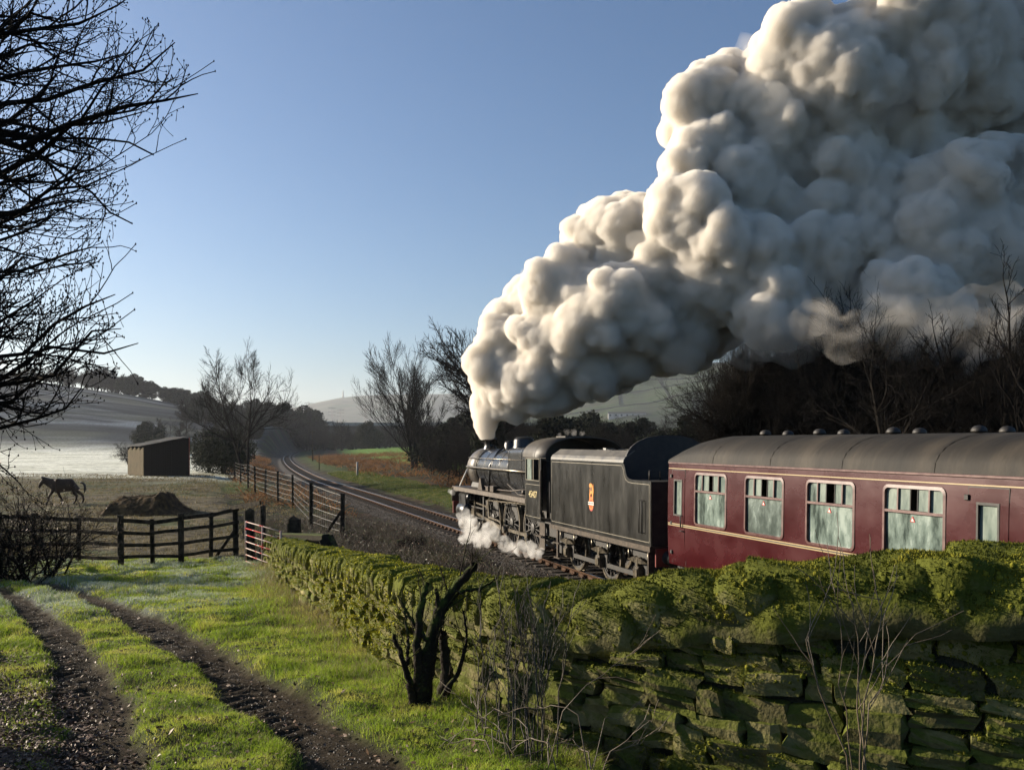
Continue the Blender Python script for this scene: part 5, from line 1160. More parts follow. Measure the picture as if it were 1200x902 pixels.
# white building among the dark trees beyond the tender
Yw = 1372; kw = Yw / F; c = Vector(((735 - 600) * kw, Yw, EYE + (518 - 488) * kw)); o = empty('long_white_building', c, -.05, 'long low pale building half hidden in dark trees beyond the tender', 'building'); W2 = 22 * kw
g = MB(); g.box(-W2, W2, 0, 12, -14, 4.6); g.build('wall', mat('render_white', [(.35, .34, .32), (.45, .44, .42)], scale=.5), o)
g = MB(); g.prism([(-.5, 4.6), (6, 7.4), (12.5, 4.6)], -W2 - .4, W2 + .4, 'x'); g.build('roof', slate, o)
for i in range(7): x = -W2 + 3 + i * (2 * W2 - 6) / 6; g = MB(); g.box(x - 1.3, x + 1.3, -.1, .02, .8, 3.4); g.build('window', MATS['dark_glass'], o)
# ================================================================== trees
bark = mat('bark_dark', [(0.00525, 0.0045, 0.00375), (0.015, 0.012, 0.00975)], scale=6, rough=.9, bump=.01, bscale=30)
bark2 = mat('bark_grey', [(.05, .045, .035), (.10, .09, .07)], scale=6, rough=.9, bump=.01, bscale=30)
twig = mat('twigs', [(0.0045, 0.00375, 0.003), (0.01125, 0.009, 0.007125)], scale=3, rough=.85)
twig_b = mat('twigs_brown', [(0.0075, 0.005625, 0.0045), (0.0165, 0.012, 0.009)], scale=3, rough=.85)
pale_bark = mat('birch_bark', [(.20, .17, .13), (.07, .055, .04)], scale=5, rough=.7, bump=.004)
leaf_dark = mat('evergreen_leaf', [(0.0075, 0.0105, 0.00525), (0.01875, 0.024, 0.0105)], scale=2, rough=.8, spec=.1)
ivy_m = mat('ivy_leaf', [(.010, .015, .006), (.022, .032, .012)], scale=4, rough=.75, spec=.1)

PH = {}
def tube_batch(P, R, n):
    """P (B,k,3) paths, R (B,k) radii"""
    B, k, _ = P.shape
    T = np.gradient(P, axis=1); T /= np.linalg.norm(T, axis=2, keepdims=True) + 1e-9
    ref = np.where(np.abs(T[:, :1, 2:3]) < .9, np.array([0, 0, 1.0]), np.array([1.0, 0, 0])); ref = np.repeat(ref, k, 1)
    S = np.cross(T, ref); S /= np.linalg.norm(S, axis=2, keepdims=True) + 1e-9; U = np.cross(T, S)
    a = 2 * PI * np.arange(n) / n
    V = P[:, :, None] + R[:, :, None, None] * (S[:, :, None] * np.cos(a)[None, None, :, None] + U[:, :, None] * np.sin(a)[None, None, :, None])
    i = np.arange(B * k * n).reshape(B, k, n); j = np.roll(i, -1, 2)
    Q = np.stack([i[:, :-1], j[:, :-1], j[:, 1:], i[:, 1:]], -1).reshape(-1, 4)
    return V.reshape(-1, 3), Q
def branch_out(P, R, m, ang, ratio, k, rs, up=.15, wig=.12, tmin=.25, rr=.6, tip=True, flat=0.0, rmin=.004, L=None):
    B, kp, _ = P.shape; Lp = np.linalg.norm(np.diff(P, axis=1), axis=2).sum(1) if L is None else L
    t = tmin + (1 - tmin) * (np.arange(m)[None] + rs.rand(B, m)) / m
    if tip: t[:, -1] = 1.0
    f = t * (kp - 1); i0 = np.clip(f.astype(int), 0, kp - 2); w = (f - i0)[..., None]; b = np.arange(B)[:, None]
    base = P[b, i0] * (1 - w) + P[b, i0 + 1] * w; tan = P[b, i0 + 1] - P[b, i0]; tan /= np.linalg.norm(tan, axis=2, keepdims=True) + 1e-9
    rb = R[b, i0] * (1 - w[..., 0]) + R[b, i0 + 1] * w[..., 0]
    rv = rs.normal(size=(B, m, 3)); rv[..., 2] *= (1 - flat); perp = rv - (rv * tan).sum(-1, keepdims=True) * tan; perp /= np.linalg.norm(perp, axis=2, keepdims=True) + 1e-9
    an = ang * rs.uniform(.6, 1.35, (B, m)); 
    if tip: an[:, -1] *= .35
    d = tan * np.cos(an)[..., None] + perp * np.sin(an)[..., None]
    Lc = Lp[:, None] * ratio * rs.uniform(.65, 1.25, (B, m)) * (1.12 - .42 * t)
    base = base.reshape(-1, 3); d = d.reshape(-1, 3); Lc = Lc.ravel(); rc = np.maximum(rb.ravel() * rr * rs.uniform(.8, 1.1, B * m), rmin)
    N = len(base); out = np.zeros((N, k, 3)); out[:, 0] = base; cur = d.copy()
    for q in range(1, k):
        cur = cur + rs.normal(size=(N, 3)) * wig + np.array([0, 0, up]) / (k - 1) * 2; cur /= np.linalg.norm(cur, axis=1, keepdims=True)
        out[:, q] = out[:, q - 1] + cur * (Lc / (k - 1))[:, None]
    rad = rc[:, None] * np.linspace(1, .45, k)[None]
    return out, np.maximum(rad, rmin * .6)
def join_arr(parts_):
    V, Q = [], []; b = 0
    for v, q in parts_: V.append(v); Q.append(q + b); b += len(v)
    return np.concatenate(V), np.concatenate(Q)
def bare_tree(name, seed, H, r0, stems=1, fork=.28, plan=((9, .75, .55), (6, .7, .5), (6, .6, .5), (4, .6, .55)), up=.2, lean=0.0, tmin=.3, trunk_m=None, twig_m=None, flare=.5, wig=.10, twr=.010, limit_trunk=2):
    """a leafless tree: tapering trunk and limbs, and a crown of fine twigs"""
    rs = np.random.RandomState(seed); k = 8; P = np.zeros((stems, k, 3)); R = np.zeros((stems, k))
    for s in range(stems):
        a = rs.rand() * 2 * PI; sp = (.0 if stems == 1 else flare); d = np.array([math.cos(a) * sp + lean, math.sin(a) * sp, 1.0]); d /= np.linalg.norm(d); cur = d
        Ht = H * (.62 if stems == 1 else rs.uniform(.5, .68)); p = np.array([math.cos(a), math.sin(a), 0]) * (0 if stems == 1 else r0 * .5); p[2] = -.25
        for q in range(k): P[s, q] = p; R[s, q] = r0 * (1 if stems == 1 else .62) * (1.0 - .68 * q / (k - 1)) * (1.25 if q == 0 else 1); cur = cur + rs.normal(size=3) * wig * .6 + np.array([0, 0, .06]); cur /= np.linalg.norm(cur); p = p + cur * Ht / (k - 1)
    tr = [tube_batch(P, R, 9)]; cr = []; p_, r_ = P, R
    for li, (m, ang, ratio) in enumerate(plan):
        kk = 6 if li == 0 else (5 if li == 1 else 4); mn = twr * (1.0 if li >= 2 else 1.6) 
        p_, r_ = branch_out(p_, r_, m, ang, ratio, kk, rs, up=up, wig=wig * (1 + .3 * li), tmin=tmin if li == 0 else .2, rr=(.58, .55, .6, .7, .7)[li], rmin=mn)
        g = p_[..., 2].min(1) > .15; p_, r_ = p_[g], r_[g]
        (tr if li < limit_trunk else cr).append(tube_batch(p_, r_, 6 if li < 1 else (4 if li < 2 else 3)))
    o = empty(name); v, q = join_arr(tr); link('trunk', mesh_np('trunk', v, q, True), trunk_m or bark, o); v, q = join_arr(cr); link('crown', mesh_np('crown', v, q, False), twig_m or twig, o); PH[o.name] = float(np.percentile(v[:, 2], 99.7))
    return o
def place(proto, loc, h=1.0, rz=0.0, label=None, group=None, cat='tree', sxy=None, first=None):
    o = proto if first is not None and not proto.get('used') else copy_tree(proto)
    proto['used'] = 1
    o.location = loc; s = h; o.scale = (sxy or s, sxy or s, s); o.rotation_euler = (0, 0, rz); tag(o, label, cat, group)
    if 'used' in o.keys() and o is not proto: del o['used']
    return o
def at_base(x, Y): X = (x - 600) / F * Y; return Vector((X, Y, gz(X, Y)))
rnd = random.Random(77)
protos = {}
# the round spreading tree by the paddock corner
tA = bare_tree('bare_tree', 12, 11.8, .26, stems=2, plan=((9, .80, .62), (7, .68, .60), (7, .6, .56), (5, .55, .55)), up=.16, flare=.16, tmin=.22, twr=.012, wig=.11)
tA.location = at_base(288, 84); tag(tA, 'lone bare spreading tree between the field shed and the railway', 'tree')
tB = bare_tree('bare_tree', 23, 15.5, .36, stems=2, plan=((15, .72, .66), (9, .55, .56), (7, .5, .55), (5, .45, .55)), up=.22, flare=.10, tmin=.10, twr=.015, wig=.07)
tB.location = at_base(486, 116); tag(tB, 'dome shaped bare tree beyond the curve of the railway', 'tree')
tC = bare_tree('bare_tree', 37, 15.5, .36, stems=1, plan=((22, .95, .52), (9, .7, .56), (7, .6, .55), (5, .55, .55)), up=.12, flare=.10, tmin=.25, twr=.017, wig=.12)
tC.location = at_base(562, 74); tC.scale = (1.0, 1.0, 1.08); tag(tC, 'tall dark bare tree standing beyond the front of the locomotive', 'tree')
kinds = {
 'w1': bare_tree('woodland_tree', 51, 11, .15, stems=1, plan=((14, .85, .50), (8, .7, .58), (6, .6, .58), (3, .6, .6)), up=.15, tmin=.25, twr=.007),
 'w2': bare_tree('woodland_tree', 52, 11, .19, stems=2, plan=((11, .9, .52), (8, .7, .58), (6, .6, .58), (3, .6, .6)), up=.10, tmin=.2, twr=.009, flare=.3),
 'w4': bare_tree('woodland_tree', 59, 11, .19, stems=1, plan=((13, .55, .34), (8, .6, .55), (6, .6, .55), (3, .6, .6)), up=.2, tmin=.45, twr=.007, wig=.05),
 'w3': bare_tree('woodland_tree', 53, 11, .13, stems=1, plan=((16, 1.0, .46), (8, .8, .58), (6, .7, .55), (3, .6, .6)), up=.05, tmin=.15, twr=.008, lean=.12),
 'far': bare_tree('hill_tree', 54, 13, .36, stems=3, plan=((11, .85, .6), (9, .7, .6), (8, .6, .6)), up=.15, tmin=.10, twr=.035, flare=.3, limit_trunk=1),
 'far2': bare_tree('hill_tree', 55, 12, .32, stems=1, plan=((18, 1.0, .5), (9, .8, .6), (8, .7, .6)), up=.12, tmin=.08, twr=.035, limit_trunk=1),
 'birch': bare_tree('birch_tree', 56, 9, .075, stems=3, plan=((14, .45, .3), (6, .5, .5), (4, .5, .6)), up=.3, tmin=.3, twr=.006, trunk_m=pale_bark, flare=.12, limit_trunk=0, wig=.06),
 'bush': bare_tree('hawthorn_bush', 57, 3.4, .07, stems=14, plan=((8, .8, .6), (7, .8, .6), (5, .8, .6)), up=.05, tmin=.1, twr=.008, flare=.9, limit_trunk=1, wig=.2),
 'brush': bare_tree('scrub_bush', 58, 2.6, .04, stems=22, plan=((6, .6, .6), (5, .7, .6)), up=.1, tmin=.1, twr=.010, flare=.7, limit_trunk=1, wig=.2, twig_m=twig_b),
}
def leafy(name, seed, H, W, nleaf, size, m, clumps=26):
    rs = np.random.RandomState(seed); C = rs.normal(size=(clumps, 3)); C /= np.linalg.norm(C, axis=1)[:, None]; C *= (rs.rand(clumps, 1) ** .4); C = C * np.array([W / 2, W / 2, H * .46]) * .85 + np.array([0, 0, H * .46]); cr = rs.uniform(.12, .24, clumps) * W
    i = rs.randint(0, clumps, nleaf); d = rs.normal(size=(nleaf, 3)); d /= np.linalg.norm(d, axis=1)[:, None]; P = C[i] + d * (cr[i] * rs.uniform(.55, 1.08, nleaf))[:, None]
    a = rs.normal(size=(nleaf, 3)); a /= np.linalg.norm(a, axis=1)[:, None]; b = np.cross(a, rs.normal(size=(nleaf, 3))); b /= np.linalg.norm(b, axis=1)[:, None]; s = size * rs.uniform(.6, 1.4, nleaf)[:, None]
    V = np.stack([P - a * s, P + b * s * .6, P + a * s, P - b * s * .6], 1).reshape(-1, 3)
    o = empty(name); link('crown', mesh_np('crown', V, np.arange(nleaf * 4).reshape(-1, 4)), m, o)
    g = MB(); g.tube([(0, 0, -.3), (.05, 0, H * .4), (0, .05, H * .75)], [W * .045, W * .03, W * .012], 7)
    for q in range(7): c = C[rs.randint(clumps)]; g.tube([(0, 0, H * .35), tuple(c * .5 + np.array([0, 0, H * .2])), tuple(c)], [W * .02, W * .014, W * .005], 5)
    g.build('trunk', bark, o); return o
kinds['ever'] = leafy('evergreen_tree', 61, 11, 10, 16000, .24, leaf_dark, 40)
kinds['pine'] = leafy('pine_tree', 62, 13, 7, 12000, .22, leaf_dark, 30)
kinds['evb'] = leafy('evergreen_bush', 63, 4.2, 5.5, 12000, .075, ivy_m, 34)
def put(kind, loc, h, label, group=None, cat='tree', rz=None, sxy=None):
    return place(kinds[kind], loc, h, rnd.uniform(0, 6.28) if rz is None else rz, label, group, cat, sxy, first=1)
# the wood behind the train, right of the picture
for i in range(150):
    x = rnd.uniform(835, 1290); Y = rnd.uniform(30, 66) if i > 40 else rnd.uniform(25, 32)
    if x < 960: Y = max(Y, 38)
    lim = np.interp(x, [835, 870, 950, 1040, 1300], [430, 403, 370, 352, 325]); b = at_base(x, Y)
    if tlat(b.x, b.y) < 7: continue
    H = (EYE - (lim + rnd.uniform(-14, 30) - HOR) / F * Y) - b.z; kd = rnd.choice(['w1', 'w4', 'w4', 'w3', 'w4']); H *= 1.06 if x < 1080 else .9
    put(kd, b, max(H, 3) / PH[kinds[kd].name], 'bare dark woodland tree in the dense wood behind the train', 'bare trees of the wood behind the train')
for x, Y, s in ((986, 33, .9), (1000, 31, .95), (1040, 36, .8), (1120, 34, .9), (935, 44, .95), (1075, 30, .9)):
    put('birch', at_base(x, Y), s, 'slender pale stemmed birch in the wood behind the coach', 'pale birches in the wood')
for x, Y, H in ((1172, 25, 10.0), (1105, 27, 9.0), (1215, 23, 9.5)):
    o = bare_tree('woodland_tree', int(x), H, .17, stems=1, plan=((7, .7, .45), (6, .7, .5), (5, .6, .5), (3, .6, .6)), up=.15, tmin=.35, twr=.009); o.location = at_base(x, Y)
    tag(o, {1172: 'thick dark trunked tree rising above the coach near the right edge', 1105: 'stout dark woodland tree above the fourth coach window', 1215: 'tall bare tree at the very right edge above the coach roof'}[int(x)], 'tree')
tall = bare_tree('bare_tree', 91, 24, .17, stems=1, plan=((10, .4, .34), (6, .5, .5), (6, .5, .5), (4, .5, .6)), up=.3, tmin=.5, twr=.012); tall.location = at_base(1060, 44); tag(tall, 'very tall bare tree whose top shows above the smoke plume', 'tree')
# brush and bushes
for i in range(100):
    x = rnd.uniform(590, 1260); Y = rnd.uniform(30, 75); b = at_base(x, Y)
    if tlat(b.x, b.y) < 7.5: continue
    put(rnd.choice(['bush', 'brush']), b, rnd.uniform(.8, 1.7), 'tangled leafless bush on the bank behind the train', 'leafless bushes behind the train', 'bush')
for i in range(95):
    x = rnd.uniform(496, 860); Y = rnd.uniform(85, 150); b = at_base(x, Y)
    if tlat(b.x, b.y) < 12: continue
    H = EYE - (rnd.uniform(474, 500) - HOR) / F * Y - b.z
    put(rnd.choice(['w1', 'w2', 'ever', 'w3']), b, H / 11.5, 'dark tree in the far belt of woodland beyond the locomotive', 'trees in the belt beyond the locomotive', sxy=H / 9)
for i in range(26):
    x = rnd.uniform(500, 640); Y = rnd.uniform(60, 100); b = at_base(x, Y)
    if tlat(b.x, b.y) < 8: continue
    put(rnd.choice(['w3', 'bush', 'w1', 'w3']), b, rnd.uniform(.35, .75) if Y > 60 else 1, 'thin dark young tree beside the line ahead of the engine', 'young trees ahead of the engine')
for x, Y, s, lb in ((262, 88, 1.15, 'largest dark evergreen bush just left of the spreading bare tree'), (245, 92, .8, 'smallest dark evergreen bush nearest the right end of the shed'), (278, 95, .9, 'dark evergreen bush directly behind the trunk of the spreading bare tree')): put('evb', at_base(x, Y), s, lb, 'evergreen bushes by the spreading tree', 'bush')
put('evb', at_base(640, 62), 1.0, 'dark evergreen bush beyond the boiler of the locomotive', None, 'bush')
# hillside trees
for i in range(64):
    x = -120 + i * 7.7 + rnd.uniform(-7, 7); Y = rnd.uniform(400, 450); b = at_base(x, Y); top = np.interp(x, [-200, 60, 130, 165, 185, 210, 350], [418, 430, 428, 432, 436, 452, 468]); H = EYE - (top + rnd.uniform(-3, 12) - HOR) / F * Y - b.z
    kd = 'far' if x < 150 else rnd.choice(['ever', 'pine', 'ever', 'far2'])
    put(kd, b, max(H, 5) / 12.5, {'far': 'bare winter tree on the ridge of the frosty hill', 'far2': 'bare winter tree on the ridge of the frosty hill'}.get(kd, 'dark evergreen tree on the crest of the frosty hill'), 'bare trees along the hill ridge' if kd[:3] == 'far' else 'dark evergreens along the hill crest', sxy=max(H, 5) / 8.5)
for i in range(60):
    x = rnd.uniform(190, 372); Y = rnd.uniform(300, 400); b = at_base(x, Y)
    if tlat(b.x, b.y) > -8: continue
    H = EYE - (np.interp(x, [150, 230, 340, 380], [462, 470, 478, 490]) + rnd.uniform(0, 16) - HOR) / F * Y - b.z
    if H > 3: put(rnd.choice(['ever', 'far2', 'ever']), b, min(H, 13) / 12.5, 'dark tree on the lower slope of the frosty hill', 'dark trees on the lower hill slope')
for i in range(95):
    x = rnd.uniform(318, 560); Y = rnd.uniform(330, 640); b = at_base(x, Y)
    if abs(tlat(b.x, b.y)) < 9: continue
    H = rnd.uniform(6, 13)
    put(rnd.choice(['far', 'far2', 'ever', 'far2']), b, H / 12.5, 'hazy dark tree in the valley bottom beyond the railway curve', 'valley trees beyond the railway curve')
for i in range(46):
    Y = rnd.uniform(195, 330); u = rnd.uniform(-34, -9); X = float(xc(Y)) + u / CT; b = Vector((X, Y, gz(X, Y)))
    put(rnd.choice(['far2', 'ever', 'w3', 'w2']), b, rnd.uniform(.45, .8), 'dark tree above the outer side of the railway curve', 'trees above the railway curve')
put('evb', at_base(569, 72.5), 1.9, 'dark ivy clad growth around the tall tree beyond the engine', None, 'bush', sxy=.55)
put('bush', at_base(152, 120), 1.2, 'small thin leafless bush on the frosted field above the shed', None, 'bush')

for i in range(26):
    t = rnd.uniform(4.2, 9.0); sq = rnd.uniform(9, 36); X = t * CT - sq * ST; Y = t * ST + sq * CT
    if float(wall_dist(np.array([X]), np.array([Y]))[0]) < 1.0: continue
    put(rnd.choice(['brush', 'bush']), Vector((X, Y, gz(X, Y))), rnd.uniform(.14, .28), 'low dark scrub bush on the bank between the wall and the rails', 'low scrub on the railway bank', 'bush')
# ------------------------------------------------ bracken, bramble and scrub (nobody could count these)
def stems_mesh(name, pts, hts, m, rs, per=3, bend=.5, r=.006, label=None, leaf=None):
    B = len(pts); k = 4; P = np.zeros((B, k, 3)); P[:, 0] = pts; a = rs.uniform(0, 2 * PI, B); d = np.stack([np.cos(a) * .5, np.sin(a) * .5, np.ones(B)], 1); d += rs.normal(size=(B, 3)) * .25; d /= np.linalg.norm(d, axis=1)[:, None]
    for q in range(1, k): d = d + np.stack([np.cos(a), np.sin(a), -np.ones(B) * .7], 1) * bend / k + rs.normal(size=(B, 3)) * .14; d /= np.linalg.norm(d, axis=1)[:, None]; P[:, q] = P[:, q - 1] + d * (hts / (k - 1))[:, None]
    R = np.full((B, k), r) * np.linspace(1, .4, k); V, Q = tube_batch(P, R, 3); o = link(name, mesh_np(name, V, Q), m, None, kind='stuff'); 
    if label: o['label'] = label
    return P
rs = np.random.RandomState(41)
bramble_m = mat('bramble_stem', [(.026, .018, .011), (.075, .052, .032)], scale=2, rough=.7, coords='World')
dleaf_m = mat('dead_leaf', [(.045, .026, .014), (.12, .060, .025), (.22, .13, .06)], scale=9, rough=.6, coords='World', contrast=(.3, .7))
gleaf_m = mat('bramble_leaf', [(.035, .055, .015), (.10, .12, .03)], scale=9, rough=.5, coords='World')
n_ = 26000; t_ = rs.uniform(2.1, 9.2, n_); s_q = 5 + 38 * rs.rand(n_) ** 1.0; X = t_ * CT - s_q * ST; Y = t_ * ST + s_q * CT
wd = wall_dist(X, Y); den = fbm(X, Y, 1.3, 7); g = (wd > .55) & (den + rs.rand(n_) * .35 > .62) & (tlat(X, Y) < -2.3); X, Y = X[g], Y[g]; Z = ground_h(X, Y)
P = stems_mesh('brambles', np.stack([X, Y, Z - .02], 1), rs.uniform(.25, .75, len(X)), bramble_m, rs, label='brown bramble stems covering the bank between wall and railway')
def leaves(name, C, size, m, rs, flat=.5, label=None, parent=None):
    k = len(C); a = rs.normal(size=(k, 3)); a[:, 2] *= flat; a /= np.linalg.norm(a, axis=1)[:, None]; b = np.cross(a, rs.normal(size=(k, 3)) * np.array([flat, flat, 1])); b /= np.linalg.norm(b, axis=1)[:, None]; s = size * rs.uniform(.6, 1.35, k)[:, None]
    nn = np.cross(a, b); V = np.stack([C - a * s, C + b * s * .5 + nn * s * .15, C + a * s, C - b * s * .5 + nn * s * .15], 1).reshape(-1, 3); i = np.arange(k * 4).reshape(-1, 4)
    o = link(name, mesh_np(name, V, np.concatenate([i[:, [0, 1, 2]], i[:, [0, 2, 3]]])), m, parent, kind='stuff')
    if label: o['label'] = label
    return o
idx_ = rs.randint(0, len(P), 26000); C = P[idx_, rs.randint(1, 4, 26000)] + rs.normal(size=(26000, 3)) * .05
leaves('dead_leaves', C[:17000], .026, dleaf_m, rs, 1, 'withered brown leaves on the bramble bank')
leaves('bramble_leaves', C[17000:], .028, gleaf_m, rs, 1, 'small green leaves on the bramble bank')
brk = mat('bracken', [(.10, .045, .018), (.26, .12, .045), (.34, .19, .08)], scale=.6, rough=.9, coords='World')
n_ = 16000; u_ = rs.uniform(3.2, 30, n_); Y = rs.uniform(52, 230, n_); X = xc(Y) + u_ / CT; den = fbm(X, Y, 9, 17); g = (den + rs.rand(n_) * .22 > .60) & (u_ > np.interp(Y, [52, 80, 150], [9, 6.5, 5])) & (u_ < np.interp(Y, [52, 110, 230], [22, 17, 30])); X, Y = X[g], Y[g]
stems_mesh('bracken', np.stack([X, Y, ground_h(X, Y)], 1), rs.uniform(.5, 1.5, len(X)), brk, rs, r=.03, bend=.9, label='rust brown bracken and dead grass right of the railway curve')
n_ = 5000; u_ = rs.uniform(-9, -3.4, n_); Y = rs.uniform(48, 190, n_); X = xc(Y) + u_ / CT; den = fbm(X, Y, 7, 19); g = den + rs.rand(n_) * .25 > .58; X, Y = X[g], Y[g]
stems_mesh('bracken', np.stack([X, Y, ground_h(X, Y)], 1), rs.uniform(.3, 1.0, len(X)), brk, rs, r=.022, bend=.9, label='rust brown dead grass left of the railway by the bare tree')

# ------------------------------------------------ tree overhanging from the left
ov = empty('overhanging_tree', (-6.4, 9.0, gz(-6.4, 9.0)), 0, 'leafless tree whose black branches reach in from the left edge', 'tree')
rs = np.random.RandomState(15); lim = []
TX = [(232, 110, 8.6, 6.4), (150, 62, 8.9, 6.6), (205, 50, 8.4, 6.0), (140, 5, 8.8, 7.4), (172, 130, 8.9, 5.8), (118, 195, 8.3, 5.9), (140, 200, 8.7, 5.2), (112, 240, 8.8, 5.0), (95, 20, 9.3, 8.0), (60, -30, 8.8, 8.6), (108, 290, 8.6, 4.9),
      (135, 345, 8.2, 4.4), (142, 385, 8.7, 4.2), (162, 402, 8.4, 3.9), (70, 330, 9.2, 5.2), (80, 150, 9.4, 6.9), (55, 110, 8.2, 6.4), (60, 255, 8.0, 4.9), (100, 430, 9.0, 4.6), (95, 455, 8.7, 4.3), (-20, -60, 9, 8.6), (40, 60, 9.3, 7.4), (30, 410, 8.2, 4.2), (20, 20, 9.6, 7.6), (45, 90, 10.0, 6.8), (15, 140, 9.8, 6.2), (50, 180, 10.2, 6.0), (20, 215, 8.6, 5.4), (10, 270, 9.4, 5.0), (48, 305, 9.8, 4.9), (15, 350, 9.0, 4.5), (50, 385, 10, 4.6), (5, 440, 9.6, 4.2), (70, 60, 10.4, 7.4), (-120, 100, 8, 6), (-200, 0, 10, 7.4), (-190, 240, 9, 5.4), (-100, 380, 10.5, 4.4)]
KP = 9; P = np.zeros((len(TX), KP, 3)); R = np.zeros((len(TX), KP))
for i, (x, y, Y, z0) in enumerate(TX):
    e = np.array(pxp(x, y, Y)); s0 = np.array([-6.55 + .1 * rs.randn(), 9.0 + .1 * rs.randn(), min(max(e[2] - rs.uniform(.1, .9), 3.4), 9.0)]); L = np.linalg.norm(e - s0)
    off = rs.normal(size=3) * .10
    for q in range(KP):
        t = q / (KP - 1); P[i, q] = s0 * (1 - t) + e * t + np.array([0, 0, math.sin(t * PI) * -.16 * L * .3]) + off * math.sin(t * PI * 2) * .6 + rs.normal(size=3) * .055 * (0 < q < KP - 1)
    R[i] = np.concatenate([np.linspace(.036 if i % 4 else .052, .010, KP - 1), [.004]]) * (1 if L < 3.4 else 1.1)
SC = .56; eye = np.array([0, 0, EYE]); P = eye + (P - eye) * SC; R = R * SC * 1.1; ov.location = (-6.5 * SC, 9.0 * SC, gz(-6.5 * SC, 9 * SC))
parts_ = [tube_batch(P, R, 7)]
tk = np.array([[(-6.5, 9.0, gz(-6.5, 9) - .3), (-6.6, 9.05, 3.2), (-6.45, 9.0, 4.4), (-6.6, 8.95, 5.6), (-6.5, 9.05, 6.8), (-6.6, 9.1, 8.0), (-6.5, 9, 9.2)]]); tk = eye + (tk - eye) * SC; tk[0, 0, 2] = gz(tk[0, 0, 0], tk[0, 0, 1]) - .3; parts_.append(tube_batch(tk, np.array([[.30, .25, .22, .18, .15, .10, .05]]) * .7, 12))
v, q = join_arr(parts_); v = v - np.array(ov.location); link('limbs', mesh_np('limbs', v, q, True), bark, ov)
p1, r1 = branch_out(P, R, 9, .62, .30, 6, rs, up=.10, wig=.15, tmin=.25, rr=.6, rmin=.0034); p2, r2 = branch_out(p1, r1, 5, .65, .5, 5, rs, up=.14, wig=.16, tmin=.2, rr=.65, rmin=.0027); p3, r3 = branch_out(p2, r2, 3, .7, .5, 4, rs, up=.16, wig=.15, tmin=.3, rr=.75, rmin=.0022)
def keep(p, r, mg=0):
    tx = 600 + F * p[:, -1, 0] / p[:, -1, 1]; ty = HOR - F * (p[:, -1, 2] - EYE) / p[:, -1, 1]; lim_ = np.interp(ty, [0, 60, 110, 160, 230, 300, 400, 480, 560], [150, 215, 238, 175, 150, 120, 150, 125, 70]); g = tx < lim_ + mg; return p[g], r[g]
p3, r3 = keep(p3, r3); p2, r2 = keep(p2, r2); p1, r1 = keep(p1, r1, 45)
b1, e1 = branch_out(tk, np.array([[.21, .17, .15, .12, .10, .07, .03]]), 26, 1.05, .36, 7, rs, up=.08, wig=.16, tmin=.22, rr=.5, rmin=.012); gq = (b1[:, -1, 0] < tk[0, :, 0].mean() + .25) | (b1[:, -1, 1] < 3.5); b1, e1 = b1[gq], e1[gq]
b2_, e2 = branch_out(b1, e1, 8, .7, .5, 5, rs, up=.1, wig=.16, rr=.55, rmin=.005); b3, e3 = branch_out(b2_, e2, 5, .65, .5, 4, rs, up=.1, wig=.16, rr=.6, rmin=.003); b2_, e2 = keep(b2_, e2); b3, e3 = keep(b3, e3); b1, e1 = keep(b1, e1, -40)
v, q = join_arr([tube_batch(p1, r1, 5), tube_batch(p2, r2, 4), tube_batch(p3, r3, 3), tube_batch(b1, e1, 6), tube_batch(b2_, e2, 4), tube_batch(b3, e3, 3)])
# swollen buds on the twig tips
ends = np.concatenate([p1[:, -1], p2[:, -1], p3[:, -1]]); bud = []
ev = np.array([(0, 0, .009), (.005, 0, 0), (-.003, .0045, 0), (-.003, -.0045, 0), (0, 0, -.007)]); ef = np.array([(0, 1, 2), (0, 2, 3), (0, 3, 1), (4, 2, 1), (4, 3, 2), (4, 1, 3)])
bv = (ends[:, None] + ev[None]).reshape(-1, 3); bf = (ef[None] + np.arange(len(ends))[:, None, None] * 5).reshape(-1, 3)
link('twigs', mesh_np('twigs', v - np.array(ov.location), q, False), bark, ov); link('buds', mesh_np('buds', bv - np.array(ov.location), bf), bark, ov, kind='stuff')
# dark thorn hedge at the left edge
hd = at_base(8, 17.5); hb_ = empty('thorn_hedge', hd, 0, 'dense dark thorny hedge at the left edge in front of the rail fence', 'hedge')
rs = np.random.RandomState(19); B = 130; P = np.zeros((B, 6, 3)); a = rs.uniform(-3.0, .75, B); P[:, 0] = np.stack([a, rs.uniform(-.5, .6, B), np.full(B, -.2)], 1); d = rs.normal(size=(B, 3)) * .35 + np.array([0, 0, 1.0])
for q in range(1, 6): d = d + rs.normal(size=(B, 3)) * .22; d /= np.linalg.norm(d, axis=1)[:, None]; P[:, q] = P[:, q - 1] + d * rs.uniform(.25, .48, (B, 1))
hh = np.interp(P[:, :, 0], [-3, -.2, .4, .9], [2.3, 1.9, 1.5, .9]); P[:, :, 2] = np.minimum(P[:, :, 2], hh + rs.rand(B, 6) * .3)
R = np.full((B, 6), .02) * np.linspace(1, .4, 6); p1, r1 = branch_out(P, R, 9, .8, .4, 5, rs, up=.03, wig=.2, tmin=.15, rr=.5, rmin=.005); p2, r2 = branch_out(p1, r1, 6, .8, .5, 4, rs, up=.0, wig=.2, rr=.6, rmin=.004)
v, q = join_arr([tube_batch(P, R, 5), tube_batch(p1, r1, 3), tube_batch(p2, r2, 3)]); link('stems', mesh_np('stems', v, q), bark, hb_, kind='stuff')
p2e = p2[rs.randint(0, len(p2), 5000), 3]; leaves('withered_leaves', p2e, .03, dleaf_m, rs, 1, parent=hb_)

